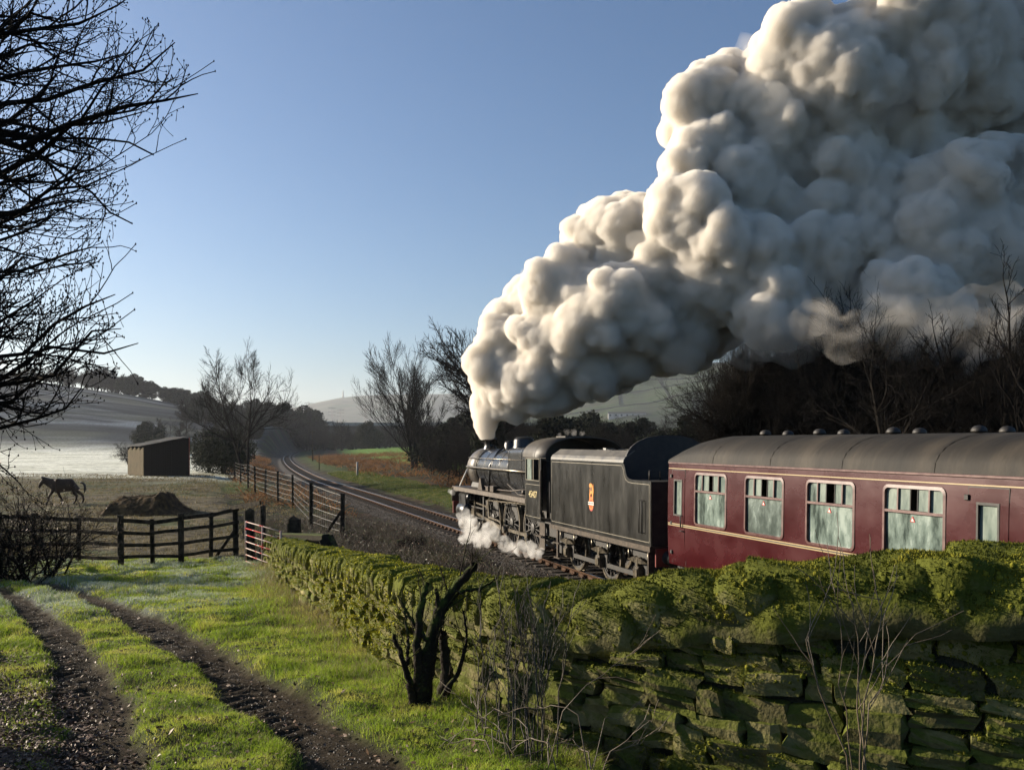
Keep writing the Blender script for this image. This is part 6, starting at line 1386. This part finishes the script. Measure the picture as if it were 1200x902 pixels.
# ------------------------------------------------ broken stump and saplings against the wall
def rooted(x, y): return ray_ground(x, y)
sb_ = rooted(492, 828); Ys_ = sb_.y; stp = empty('broken_tree_stump', (sb_.x, sb_.y, gz(sb_.x, sb_.y)), 0, 'dark broken many stemmed tree stump leaning against the mossy wall', 'tree stump'); so = np.array(stp.location)
def stem_px(pts, r, Yo=0.0, n=10):
    pp = np.array([pxp(x, y, Ys_ + Yo + dy) for x, y, dy in pts]); t = np.linspace(0, len(pp) - 1, 22); i0 = np.clip(t.astype(int), 0, len(pp) - 2); w = (t - i0)[:, None]; q = pp[i0] * (1 - w) + pp[i0 + 1] * w
    for _ in range(2): q[1:-1] = (q[:-2] + q[1:-1] * 2 + q[2:]) / 4
    q += rs.normal(size=q.shape) * .004; rad = np.interp(np.linspace(0, 1, 22), np.linspace(0, 1, len(r)), r) * (1 + .035 * rs.randn(22)); return q[None] - so, rad[None]
st_m = mossy('stump_bark', (.012, .010, .008), (.035, .028, .02), (.05, .065, .012), .06, scale=9, bump=.02); stl = [
 ([(494, 838, 0), (498, 790, 0), (506, 745, .05), (517, 712, .1), (532, 690, .12), (548, 672, .12), (557, 662, .1)], [.115, .10, .085, .075, .062, .055, .045]),
 ([(491, 835, 0), (488, 770, -.02), (491, 725, 0), (496, 700, .05), (500, 683, .08)], [.075, .055, .048, .042, .03]),
 ([(486, 832, -.03), (481, 800, -.06), (470, 768, -.08), (460, 742, -.08)], [.05, .038, .03, .02]),
 ([(520, 715, .1), (529, 700, .12), (536, 694, .14)], [.05, .045, .03]), ([(516, 826, .2), (524, 795, .18), (522, 770, .16), (518, 740, .14)], [.10, .085, .06, .05])]
stl += [([(498, 836, .05), (508, 770, .05), (514, 720, .08), (511, 690, .1)], [.05, .04, .03, .022]), ([(484, 834, -.05), (476, 790, -.06), (479, 745, -.04), (473, 715, 0)], [.035, .03, .02, .012]), ([(505, 834, .1), (536, 790, .12), (548, 750, .12), (543, 715, .12)], [.035, .028, .02, .012]), ([(500, 750, 0), (478, 720, .02), (468, 700, .04)], [.03, .02, .01]), ([(535, 694, .12), (562, 690, .1), (584, 676, .1)], [.025, .018, .008])]
SPs = []
for pts, r in stl:
  a_, b2 = stem_px(pts, [q_ * .55 for q_ in r]); v, q = tube_batch(a_, b2, 10); link('stem', mesh_np('stem', v, q, True), st_m, stp); SPs.append((a_[:, ::3], b2[:, ::3]))
Pq = np.concatenate([a for a, b in SPs]); Rq = np.concatenate([b for a, b in SPs]) * .5; c1, d1 = branch_out(Pq, Rq, 7, .7, .32, 5, rs, up=.12, wig=.16, rr=.35, rmin=.0035, tip=False); c2, d2 = branch_out(c1, d1, 3, .6, .5, 4, rs, up=.1, wig=.15, rr=.6, rmin=.0025)
v, q = join_arr([tube_batch(c1, d1, 4), tube_batch(c2, d2, 3)]); link('twigs', mesh_np('twigs', v, q), st_m, stp, kind='stuff')
def cap_end(p, r): pass
sap_m = mat('sapling_bark', [(.025, .02, .014), (.07, .055, .038)], scale=8, rough=.7, coords='World'); pal_m = mat('pale_twig', [(0.085, 0.06, 0.0375), (0.16, 0.12, 0.075)], scale=8, rough=.6, coords='World')
def sapling(name, stems, m, label, Y, kids=5, r=.008, seed=1, rat=.25):
    rs = np.random.RandomState(seed); b = pxp(stems[0][0][0], stems[0][0][1], Y); o = empty(name, (b.x, b.y, gz(b.x, b.y)), 0, label, 'sapling'); PP = []
    for pts in stems:
        pp = np.array([pxp(x, y, Y + dy) for x, y, dy in pts]); t = np.linspace(0, len(pp) - 1, 10); i0 = np.clip(t.astype(int), 0, len(pp) - 2); w = (t - i0)[:, None]; q = pp[i0] * (1 - w) + pp[i0 + 1] * w; q[1:-1] = (q[:-2] + q[1:-1] * 2 + q[2:]) / 4; q[1:] += rs.normal(size=(9, 3)) * .008; PP.append(q)
    P = np.array(PP); P[:, 0, 2] = np.minimum(P[:, 0, 2], ground_h(P[:, 0, 0], P[:, 0, 1]) - .02); R = np.full((len(P), 10), r) * np.linspace(1, .35, 10) * rs.uniform(.6, 1.2, (len(P), 1))
    p1, r1 = branch_out(P, R, kids, .5, rat, 5, rs, up=.1, wig=.10, tmin=.3, rr=.55, rmin=.0022, tip=False)
    for i in range(len(P)): v, q = tube_batch(P[i:i + 1] - np.array(o.location), R[i:i + 1], 6); link('stem', mesh_np('stem', v, q, True), m, o)
    v, q = tube_batch(p1 - np.array(o.location), r1, 4); link('twigs', mesh_np('twigs', v, q, True), m, o, kind='stuff'); return o
sapling('bare_sapling', [[(1010, 930, 0), (1005, 830, .0), (1015, 750, 0), (1022, 690, 0)], [(1012, 930, 0), (1022, 820, 0), (1040, 780, .05), (1078, 742, .05)], [(1008, 930, 0), (985, 830, 0), (983, 740, 0), (976, 690, 0)], [(1012, 930, 0), (1016, 820, 0), (1035, 720, 0), (1030, 700, 0)], [(1006, 930, 0), (1010, 800, 0), (1004, 720, 0), (990, 678, 0)], [(1008, 930, 0), (960, 800, 0), (940, 750, 0), (975, 680, 0)]], pal_m, 'pale bare sapling with thin lit stems in front of the near wall', 3.75, seed=4, r=.0045)
rq = random.Random(6); st_l = []
for i in range(26):
    x = rq.uniform(556, 655); l = rq.uniform(-22, 26); y0 = 862 + rq.uniform(-30, 30); h = rq.uniform(90, 190); st_l.append([(x, y0, rq.uniform(-.2, .2)), (x + l * .2, y0 - h * .35, rq.uniform(-.1, .1)), (x + l * .5, y0 - h * .7, 0), (x + l, y0 - h, .05)])
sapling('sapling_thicket', st_l, sap_m, 'thicket of thin dark saplings in front of the wall right of the stump', 5.1, seed=9, r=.0045, kids=7)
st_l = []
for i in range(12):
    x = rq.uniform(575, 700); y = rq.uniform(840, 890); l = rq.uniform(-110, 110); st_l.append([(x, y, 0), (x + l * .4, y - rq.uniform(-5, 20), .15), (x + l * .7, y - rq.uniform(-10, 26), .2), (x + l, y - rq.uniform(-15, 40), .25)])
sapling('fallen_twigs', st_l, pal_m, 'pale fallen twigs and dead bramble lying at the foot of the wall', 4.7, seed=12, r=.0035, kids=4)
sapling('bare_sapling', [[(640, 850, 0), (690, 800, 0), (735, 770, .05), (760, 745, .05)], [(700, 900, 0), (740, 860, 0), (770, 835, 0)], [(600, 870, 0), (560, 840, .1), (520, 800, .3)]], pal_m, 'pale arching bramble stem crossing the wall stones', 4.6, seed=14, r=.004)
# ================================================================== grass and litter
def blade_mesh(name, X, Y, h, w, m, rs, lean=.6, label=None, attr=None):
    Z = ground_h(X, Y); n_ = len(X); a = rs.uniform(0, 2 * PI, n_); b = rs.uniform(0, 2 * PI, n_); ln = lean * rs.rand(n_)
    base = np.stack([X, Y, Z - .008], 1); sd = np.stack([np.cos(a), np.sin(a), 0 * a], 1) * w[:, None]; d = np.stack([np.cos(b) * ln, np.sin(b) * ln, np.ones(n_)], 1)
    mid = base + d * (h * .55)[:, None]; tip = base + np.stack([np.cos(b) * ln * 1.9, np.sin(b) * ln * 1.9, np.ones(n_) * .92], 1) * h[:, None]
    V = np.stack([base - sd, base + sd, mid + sd * .7, mid - sd * .7, tip], 1).reshape(-1, 3); i = np.arange(n_)[:, None] * 5
    T = np.concatenate([i + np.array([[0, 1, 2]]), i + np.array([[0, 2, 3]]), i + np.array([[3, 2, 4]])])
    o = link(name, mesh_np(name, V, T), m, None, kind='stuff')
    if label: o['label'] = label
    return o
def leafmat(name, cols, scale, trans=.35, contrast=(.35, .65)):
    m = mat(name, cols, scale=scale, rough=.6, coords='World', contrast=contrast, spec=.15); n, l = nodes_of(m); b = n['Principled BSDF']; out = n['Material Output']
    t = n.new('ShaderNodeBsdfTranslucent'); src = b.inputs['Base Color'].links[0].from_socket; l.new(src, t.inputs['Color']); mx = n.new('ShaderNodeMixShader'); mx.inputs[0].default_value = trans; l.new(b.outputs[0], mx.inputs[1]); l.new(t.outputs[0], mx.inputs[2]); l.new(mx.outputs[0], out.inputs['Surface']); return m
grass_m = leafmat('grass', [(.12, .19, .018), (.30, .40, .035), (.58, .54, .12)], 1.6)
straw_m = leafmat('straw', [(.13, .11, .045), (.30, .25, .12)], 4)
frost_m = leafmat('frosted_grass', [(.20, .25, .12), (.52, .56, .46)], 3)
rs = np.random.RandomState(51)
def field_pts(n_, y0, y1, pw, xl=-.60, xr=.1):
    Y = y0 + (y1 - y0) * rs.rand(n_) ** pw; X = Y * rs.uniform(xl, xr, n_); return X, Y
def keepmask(X, Y):
    rut, al, dep = mud_masks(X, Y); wd = wall_dist(X, Y); side = np.interp(Y, [3, 4.4, 6, 8, 10, 13], [-1.75, -2.02, -2.9, -4.4, -6.2, -9.5]); lit = sstep(.0, .6, side - X) * (Y < 12)
    thin = fbm(X, Y, .45, 52); return rut, wd, lit, thin
X, Y = field_pts(620000, 3.6, 25, 1.55); rut, wd, lit, thin = keepmask(X, Y)
# between the ruts the grass is worn thinner
dl, _ = pl_dist(X, Y, RL); dr, _ = pl_dist(X, Y, RR)
g = (wd < -.05) & (rs.rand(len(X)) > rut * 1.25) & (rs.rand(len(X)) > lit * .96) & (thin + rs.rand(len(X)) * .5 > .52) & (Y < 24.2)
X, Y, thin = X[g], Y[g], thin[g]; fr = sstep(-.2, 1.5, -X - 3.2 - .14 * (Y - 12)) * sstep(10.5, 13, Y) * sstep(.35, .6, fbm(X, Y, .7, 51)); isf = rs.rand(len(X)) < fr * .8
sc1 = np.clip(Y / 9, .75, 2.2); nearw = np.clip(1 + wall_dist(X, Y) / .9, 0, 1); tus = sstep(.55, .75, fbm(X, Y, .8, 55))
h = rs.uniform(.018, .045, len(X)) * (1 + 1.6 * nearw + 1.5 * tus) * np.clip(sc1, .9, 1.5); w = rs.uniform(.0016, .0034, len(X)) * sc1
st = (~isf) & (rs.rand(len(X)) < .10 + .22 * nearw)
gg = ~isf & ~st
print('grass', gg.sum(), isf.sum(), st.sum())
blade_mesh('grass', X[gg], Y[gg], h[gg], w[gg], grass_m, rs, label='short green grass of the lane and verge')
blade_mesh('frosted_grass', X[isf], Y[isf], h[isf], w[isf], frost_m, rs, label='frost whitened grass near the hedge and rail fence')
blade_mesh('dead_grass', X[st], Y[st], h[st] * 1.25, w[st], straw_m, rs, lean=1.0, label='dead straw coloured grass among the green')
# rank dead stalks at the wall foot
n_ = 5200; s_r = rs.uniform(1.0, 13.5, n_); px_ = np.array([wat(s)[0][:2] for s in s_r[:400]]); 
wx = np.interp(s_r, WS, WL[:, 0]); wy = np.interp(s_r, WS, WL[:, 1]); off = np.abs(rs.normal(size=n_)) * .28 + .05; X = wx - off * .94; Y = wy - off * .33
blade_mesh('dead_stalks', X[:2600], Y[:2600], (rs.uniform(.08, .30, n_) * (1.2 - off.clip(0, 1)))[:2600], np.full(2600, .0028), straw_m, rs, lean=.8, label='rank dead stalks along the foot of the wall')
# rough tufts over the paddock and the banks
X, Y = field_pts(60000, 24.5, 85, 1.3, -.62, -.08); den = fbm(X, Y, 2.2, 57); g = (tlat(X, Y) < -3.5) & (den + rs.rand(len(X)) * .35 > .63); X, Y = X[g], Y[g]
verge_m = leafmat('verge_grass', [(.05, .07, .015), (.10, .13, .028), (.22, .19, .07)], 1.0)
pad_m = leafmat('paddock_tuft', [(.075, .07, .03), (.15, .125, .06), (.24, .19, .10)], 1.2)
blade_mesh('paddock_tufts', X, Y, rs.uniform(.04, .16, len(X)), rs.uniform(.008, .02, len(X)) * Y / 40, pad_m, rs, lean=1.2, label='trampled brown tufts over the muddy paddock')
n_ = 46000; u_ = rs.uniform(2.9, 7.5, n_); Y = 26 + 90 * rs.rand(n_) ** 1.2; X = xc(Y) + u_ / CT
blade_mesh('verge_grass', X, Y, rs.uniform(.05, .16, n_), rs.uniform(.006, .012, n_) * Y / 40, verge_m, rs, lean=1.0, label='green verge grass on the far side of the railway')
n_ = 90000; t_ = rs.uniform(2.0, 9.3, n_); s_q = 6 + 34 * rs.rand(n_); X = t_ * CT - s_q * ST; Y = t_ * ST + s_q * CT; g = (wall_dist(X, Y) > .6) & (tlat(X, Y) < -2.2) & (fbm(X, Y, 1.9, 59) + .2 * rs.rand(n_) > .56); X, Y = X[g], Y[g]
blade_mesh('bank_grass', X, Y, rs.uniform(.06, .2, len(X)), rs.uniform(.003, .006, len(X)), verge_m, rs, lean=1.0, label='green tufts on the bank above the railway')
litter_m = mat('leaf_litter', [(.03, .016, .009), (.085, .038, .018), (.16, .085, .04)], scale=14, rough=.65, coords='World', contrast=(.3, .72))
# leaf litter at the lower left
n_ = 60000; X, Y = field_pts(n_, 3.4, 11, 1.3, -.64, -.28); side = np.interp(Y, [3, 4.4, 6, 8, 10, 13], [-1.75, -2.02, -2.9, -4.4, -6.2, -9.5]); g = (side - X + rs.randn(n_) * .22 > .05) & (fbm(X, Y, .5, 63) + rs.rand(n_) * .4 > .55); X, Y = X[g], Y[g]
leaves('leaf_litter', np.stack([X, Y, ground_h(X, Y) + rs.uniform(.004, .03, len(X))], 1), .015, litter_m, rs, .35, 'fallen brown leaves left of the rutted lane')
n_ = 2600; X, Y = field_pts(n_, 3.6, 14, 1.3, -.55, .08); g = wall_dist(X, Y) < -.1; X, Y = X[g], Y[g]
leaves('scattered_leaves', np.stack([X, Y, ground_h(X, Y) + .015], 1), .018, dleaf_m, rs, .4, 'dead leaves scattered over the lane and grass')
# clods and small stones in the mud
def clod_pos(rs, n_):
    out = []
    for P_ in (RL, RR):
        i = rs.randint(0, len(P_), n_ // 2); q = P_[i] + rs.normal(size=(n_ // 2, 2)) * .13; out.append(q)
    q = np.concatenate(out); q = np.concatenate([q, q[:n_ - len(q)]]); return np.stack([q[:, 0], q[:, 1], ground_h(q[:, 0], q[:, 1])], 1)
scatter_stones('mud_clods', 7000, clod_pos, .008, mat('wet_mud', [(.014, .010, .007), (.035, .026, .017)], scale=9, rough=.5, coords='World', bump=.01), seed=4, label='small clods and stones in the muddy wheel ruts', kind='stuff')
# ================================================================== smoke
def puff_cloud(name, seeds, voxel, vmat, parent=None, kids=(9, 5), seed=1, shrink=1.0, disp=((2.2, .55), (.7, .22)), billow=False, **kw):
    """a billowing mass: seed balls grow smaller balls on their skin, all fused into one closed surface"""
    rnd = random.Random(seed)
    balls = [(Vector(c), r) for c, r in seeds]; lvl = list(balls)
    for depth, k in enumerate(kids):
        nxt = []
        for c, r in lvl:
            for _ in range(k):
                d = Vector((rnd.gauss(0, 1), rnd.gauss(0, 1), rnd.gauss(0, 1))).normalized()
                rr = r * rnd.uniform(.26, .50)
                nxt.append((c + d * r * rnd.uniform(.68, .96), rr))
        balls += nxt; lvl = nxt
    bm = bmesh.new(); bmesh.ops.create_icosphere(bm, subdivisions=2, radius=1.0)
    sv = np.array([v.co[:] for v in bm.verts]); sf = np.array([[v.index for v in f.verts] for f in bm.faces]); bm.free()
    V = np.concatenate([sv * r * shrink + np.array(c[:]) for c, r in balls]); Fc = np.concatenate([sf + i * len(sv) for i in range(len(balls))])
    me = mesh_np(name, V, Fc)
    o = link(name, me)
    rm = o.modifiers.new('r', 'REMESH'); rm.mode = 'VOXEL'; rm.voxel_size = voxel
    for i, (size, st_) in enumerate(disp):
        vor = billow and i < 2; tx = bpy.data.textures.new(name + str(i), 'VORONOI' if vor else 'CLOUDS'); tx.noise_scale = size
        if vor: tx.distance_metric = 'DISTANCE_SQUARED'; tx.color_mode = 'INTENSITY'; tx.noise_intensity = 1.0
        else:
            tx.noise_depth = 3 if billow else 2; tx.noise_basis = 'ORIGINAL_PERLIN'
            if billow: tx.noise_type = 'HARD_NOISE'
        dm = o.modifiers.new('d', 'DISPLACE'); dm.texture = tx; dm.strength = st_; dm.mid_level = .5; dm.texture_coords = 'GLOBAL'
    rm = o.modifiers.new('r2', 'REMESH'); rm.mode = 'VOXEL'; rm.voxel_size = voxel * .8
    dg = bpy.context.evaluated_depsgraph_get(); ev = o.evaluated_get(dg)
    nm = bpy.data.meshes.new_from_object(ev); o.modifiers.clear(); o.data = nm; bpy.data.meshes.remove(me)
    nm.name = name; nm.materials.clear(); nm.materials.append(vmat)
    if parent is not None: o.parent = parent
    print(name, 'balls', len(balls), 'polys', len(nm.polygons))
    return tag(o, **kw)

def vol_mat(name, col, dens, an=0.0):
    m = bpy.data.materials.new(name); m.use_nodes = True; n, l = nodes_of(m); n.clear()
    o = n.new('ShaderNodeOutputMaterial'); v = n.new('ShaderNodeVolumePrincipled')
    v.inputs['Color'].default_value = (*col, 1); v.inputs['Density'].default_value = dens; v.inputs['Anisotropy'].default_value = an
    l.new(v.outputs[0], o.inputs['Volume']); return m

def ragged(m, scale, lo, hi, dens):
    n, l = nodes_of(m); v = n['Principled Volume']; g = n.new('ShaderNodeNewGeometry'); t = n.new('ShaderNodeTexNoise'); t.inputs['Scale'].default_value = scale; t.inputs['Detail'].default_value = 5; t.inputs['Roughness'].default_value = .6; t.inputs['Distortion'].default_value = .6
    r = n.new('ShaderNodeMapRange'); r.inputs['From Min'].default_value = lo; r.inputs['From Max'].default_value = hi; r.inputs['To Min'].default_value = 0; r.inputs['To Max'].default_value = dens
    l.new(g.outputs['Position'], t.inputs['Vector']); l.new(t.outputs['Fac'], r.inputs['Value']); l.new(r.outputs[0], v.inputs['Density']); return m
# (pixel x, pixel y, pixel radius, distance)
PL = [(598, 470, 19, 36), (622, 462, 24, 35.6), (655, 448, 28, 35.2), (690, 438, 28, 35), (720, 425, 28, 34.6), (578, 478, 12, 36.4), (905, 365, 42, 32), (985, 372, 42, 31), (1070, 355, 50, 32), (1150, 345, 56, 32.5), (1210, 340, 58, 33), (1290, 340, 70, 33), (572, 500, 7, 36.6), (600, 380, 26, 35.5), (585, 395, 20, 36), (575, 430, 22, 36.2), (568, 487, 9, 36.5), (574, 470, 15, 36.3), (584, 452, 24, 36), (590, 425, 30, 36), (605, 400, 34, 35.5), (612, 448, 28, 35.5), (628, 360, 36, 35.5), (640, 420, 42, 35),
      (655, 455, 20, 35), (662, 345, 42, 35), (680, 400, 48, 34.5), (705, 300, 48, 34.5), (720, 365, 58, 34), (742, 275, 50, 34), (768, 335, 64, 33.5), (735, 410, 36, 34), (790, 385, 48, 33),
      (805, 255, 55, 33.5), (822, 185, 40, 34), (828, 120, 38, 34), (850, 95, 26, 34), (812, 155, 28, 34), (850, 310, 75, 33), (880, 220, 75, 33), (905, 130, 62, 33), (935, 80, 60, 33), (840, 375, 32, 32.5),
      (950, 200, 95, 32), (985, 90, 70, 32), (935, 310, 72, 31.5), (1040, 60, 70, 31.5), (1030, 180, 105, 31), (1020, 300, 70, 30.5), (1100, 60, 90, 31), (1110, 200, 110, 30.5), (1110, 300, 72, 30),
      (1190, 20, 95, 31), (1190, 160, 120, 30), (1200, 290, 85, 29.5), (1280, 80, 110, 30), (1285, 250, 85, 29), (1370, 130, 120, 29)]
seeds = []
for x, y, r, Y in PL:
    Y = 36.0 / (1 + .27 * (x - 600) / F) + (random.random() - .5) * 2.4 * r / 40 + (2.2 if x > 1165 else (1.0 if x > 1090 else 0)) - (.6 if y > 300 and x > 850 else 0); seeds.append((pxp(x, y, Y), r / F * Y * .86))
for x, y, r in ((905, 330, 60), (960, 345, 55), (1010, 260, 70), (1060, 330, 60), (1120, 250, 80), (1180, 300, 70), (1230, 230, 70), (870, 350, 40), (760, 395, 40), (830, 340, 50), (950, 270, 60)):
    Y = 36.0 / (1 + .27 * (x - 600) / F); seeds.append((pxp(x, y, Y), r / F * Y * .86))
smoke_vol = vol_mat('steam', (.976, .947, .897), 6.5, 0.0)
puff_cloud('smoke_plume', seeds, .105, smoke_vol, kids=(16, 12, 6), seed=5, billow=True, disp=((.8, -.26), (.36, -.17), (1.1, -.55), (.30, -.30)),
           label='huge white and grey plume of smoke and steam billowing from the locomotive', cat='smoke', kind='stuff')
veil = vol_mat('steam_veil', (.975, .95, .905), .45, 0.1)
puff_cloud('smoke_veil', [(c + Vector((.04 * r, 0, -.05 * r)), r * 1.12) for c, r in seeds], .16, veil, kids=(14, 8), seed=23, disp=((.8, 1.0), (.35, .6)),
           label='torn translucent fringe of steam around the great plume', cat='smoke', kind='stuff')
thin = vol_mat('thin_smoke', (.86, .82, .76), .3, .3); ragged(thin, .75, .44, .68, .85); thin2 = vol_mat('thin_steam', (.96, .95, .93), 2.0, .2)
W_ = [(870, 408, 22, 31), (930, 402, 26, 30.5), (800, 425, 20, 32), (1085, 400, 34, 28.5), (1150, 395, 36, 28), (1010, 395, 34, 28), (1040, 370, 40, 29), (985, 410, 22, 28.5), (1035, 425, 18, 28), (960, 375, 34, 29), (1110, 375, 46, 28), (1180, 365, 44, 27), (905, 385, 30, 30), (1050, 400, 24, 28)]
puff_cloud('smoke_wisp', [(pxp(x, y, Y), r / F * Y * .9) for x, y, r, Y in W_], .16, thin, kids=(9, 6), seed=8, disp=((2.0, 1.6), (.6, .8)), label='thin brown wisps of smoke sinking into the treetops behind the coach', cat='smoke', kind='stuff')
rq = random.Random(4); W_ = []
for i in range(64):
    t = rq.random() ** 1.3; x = 542 + 92 * t; y = 624 + 27 * t + rq.uniform(-20, 5) * (1 - .6 * t); W_.append((x, y, rq.uniform(5, 12) * (1 - .5 * t), 36.6 - 7.6 * t))
puff_cloud('cylinder_steam', [(pxp(x, y, Y * .975), r / F * Y * .9) for x, y, r, Y in W_], .06, ragged(vol_mat('drifting_steam', (.96, .95, .93), 1.3, .2), 2.2, .42, .62, 3.2), kids=(8, 4), seed=9, disp=((.7, .5), (.22, .25)), label='low steam drifting around the driving wheels of the engine', cat='steam', kind='stuff')
W_ = [(531, 577, 5, 38.6), (527, 575, 4, 38.8), (535, 573, 4, 38.2)]
puff_cloud('front_steam', [(pxp(x, y, Y), r / F * Y * .8) for x, y, r, Y in W_], .05, thin2, kids=(7, 5), seed=10, disp=((.3, .15),), label='small puff of steam at the front of the running plate', cat='steam', kind='stuff')
W_ = [(664, 507, 6, 31), (672, 506, 6, 30.5), (682, 508, 5, 30), (656, 509, 4, 31.5)]
puff_cloud('safety_valve_steam', [(pxp(x, y, Y), r / F * Y * .8) for x, y, r, Y in W_], .05, ragged(vol_mat('faint_steam', (.9, .88, .85), .5, .2), 3.0, .42, .62, 1.2), kids=(7, 5), seed=11, disp=((.3, .2),), label='faint wisp of steam above the cab roof', cat='steam', kind='stuff')
# ================================================================== air
hz = MB().box(-4200, 4600, -60, 5200, -12, 275).build('haze', None, None, kind='stuff', label='pale winter haze filling the valley')
hm = vol_mat('valley_haze', (.86, .91, 1.0), HAZE, .35); hz.data.materials.clear(); hz.data.materials.append(hm)
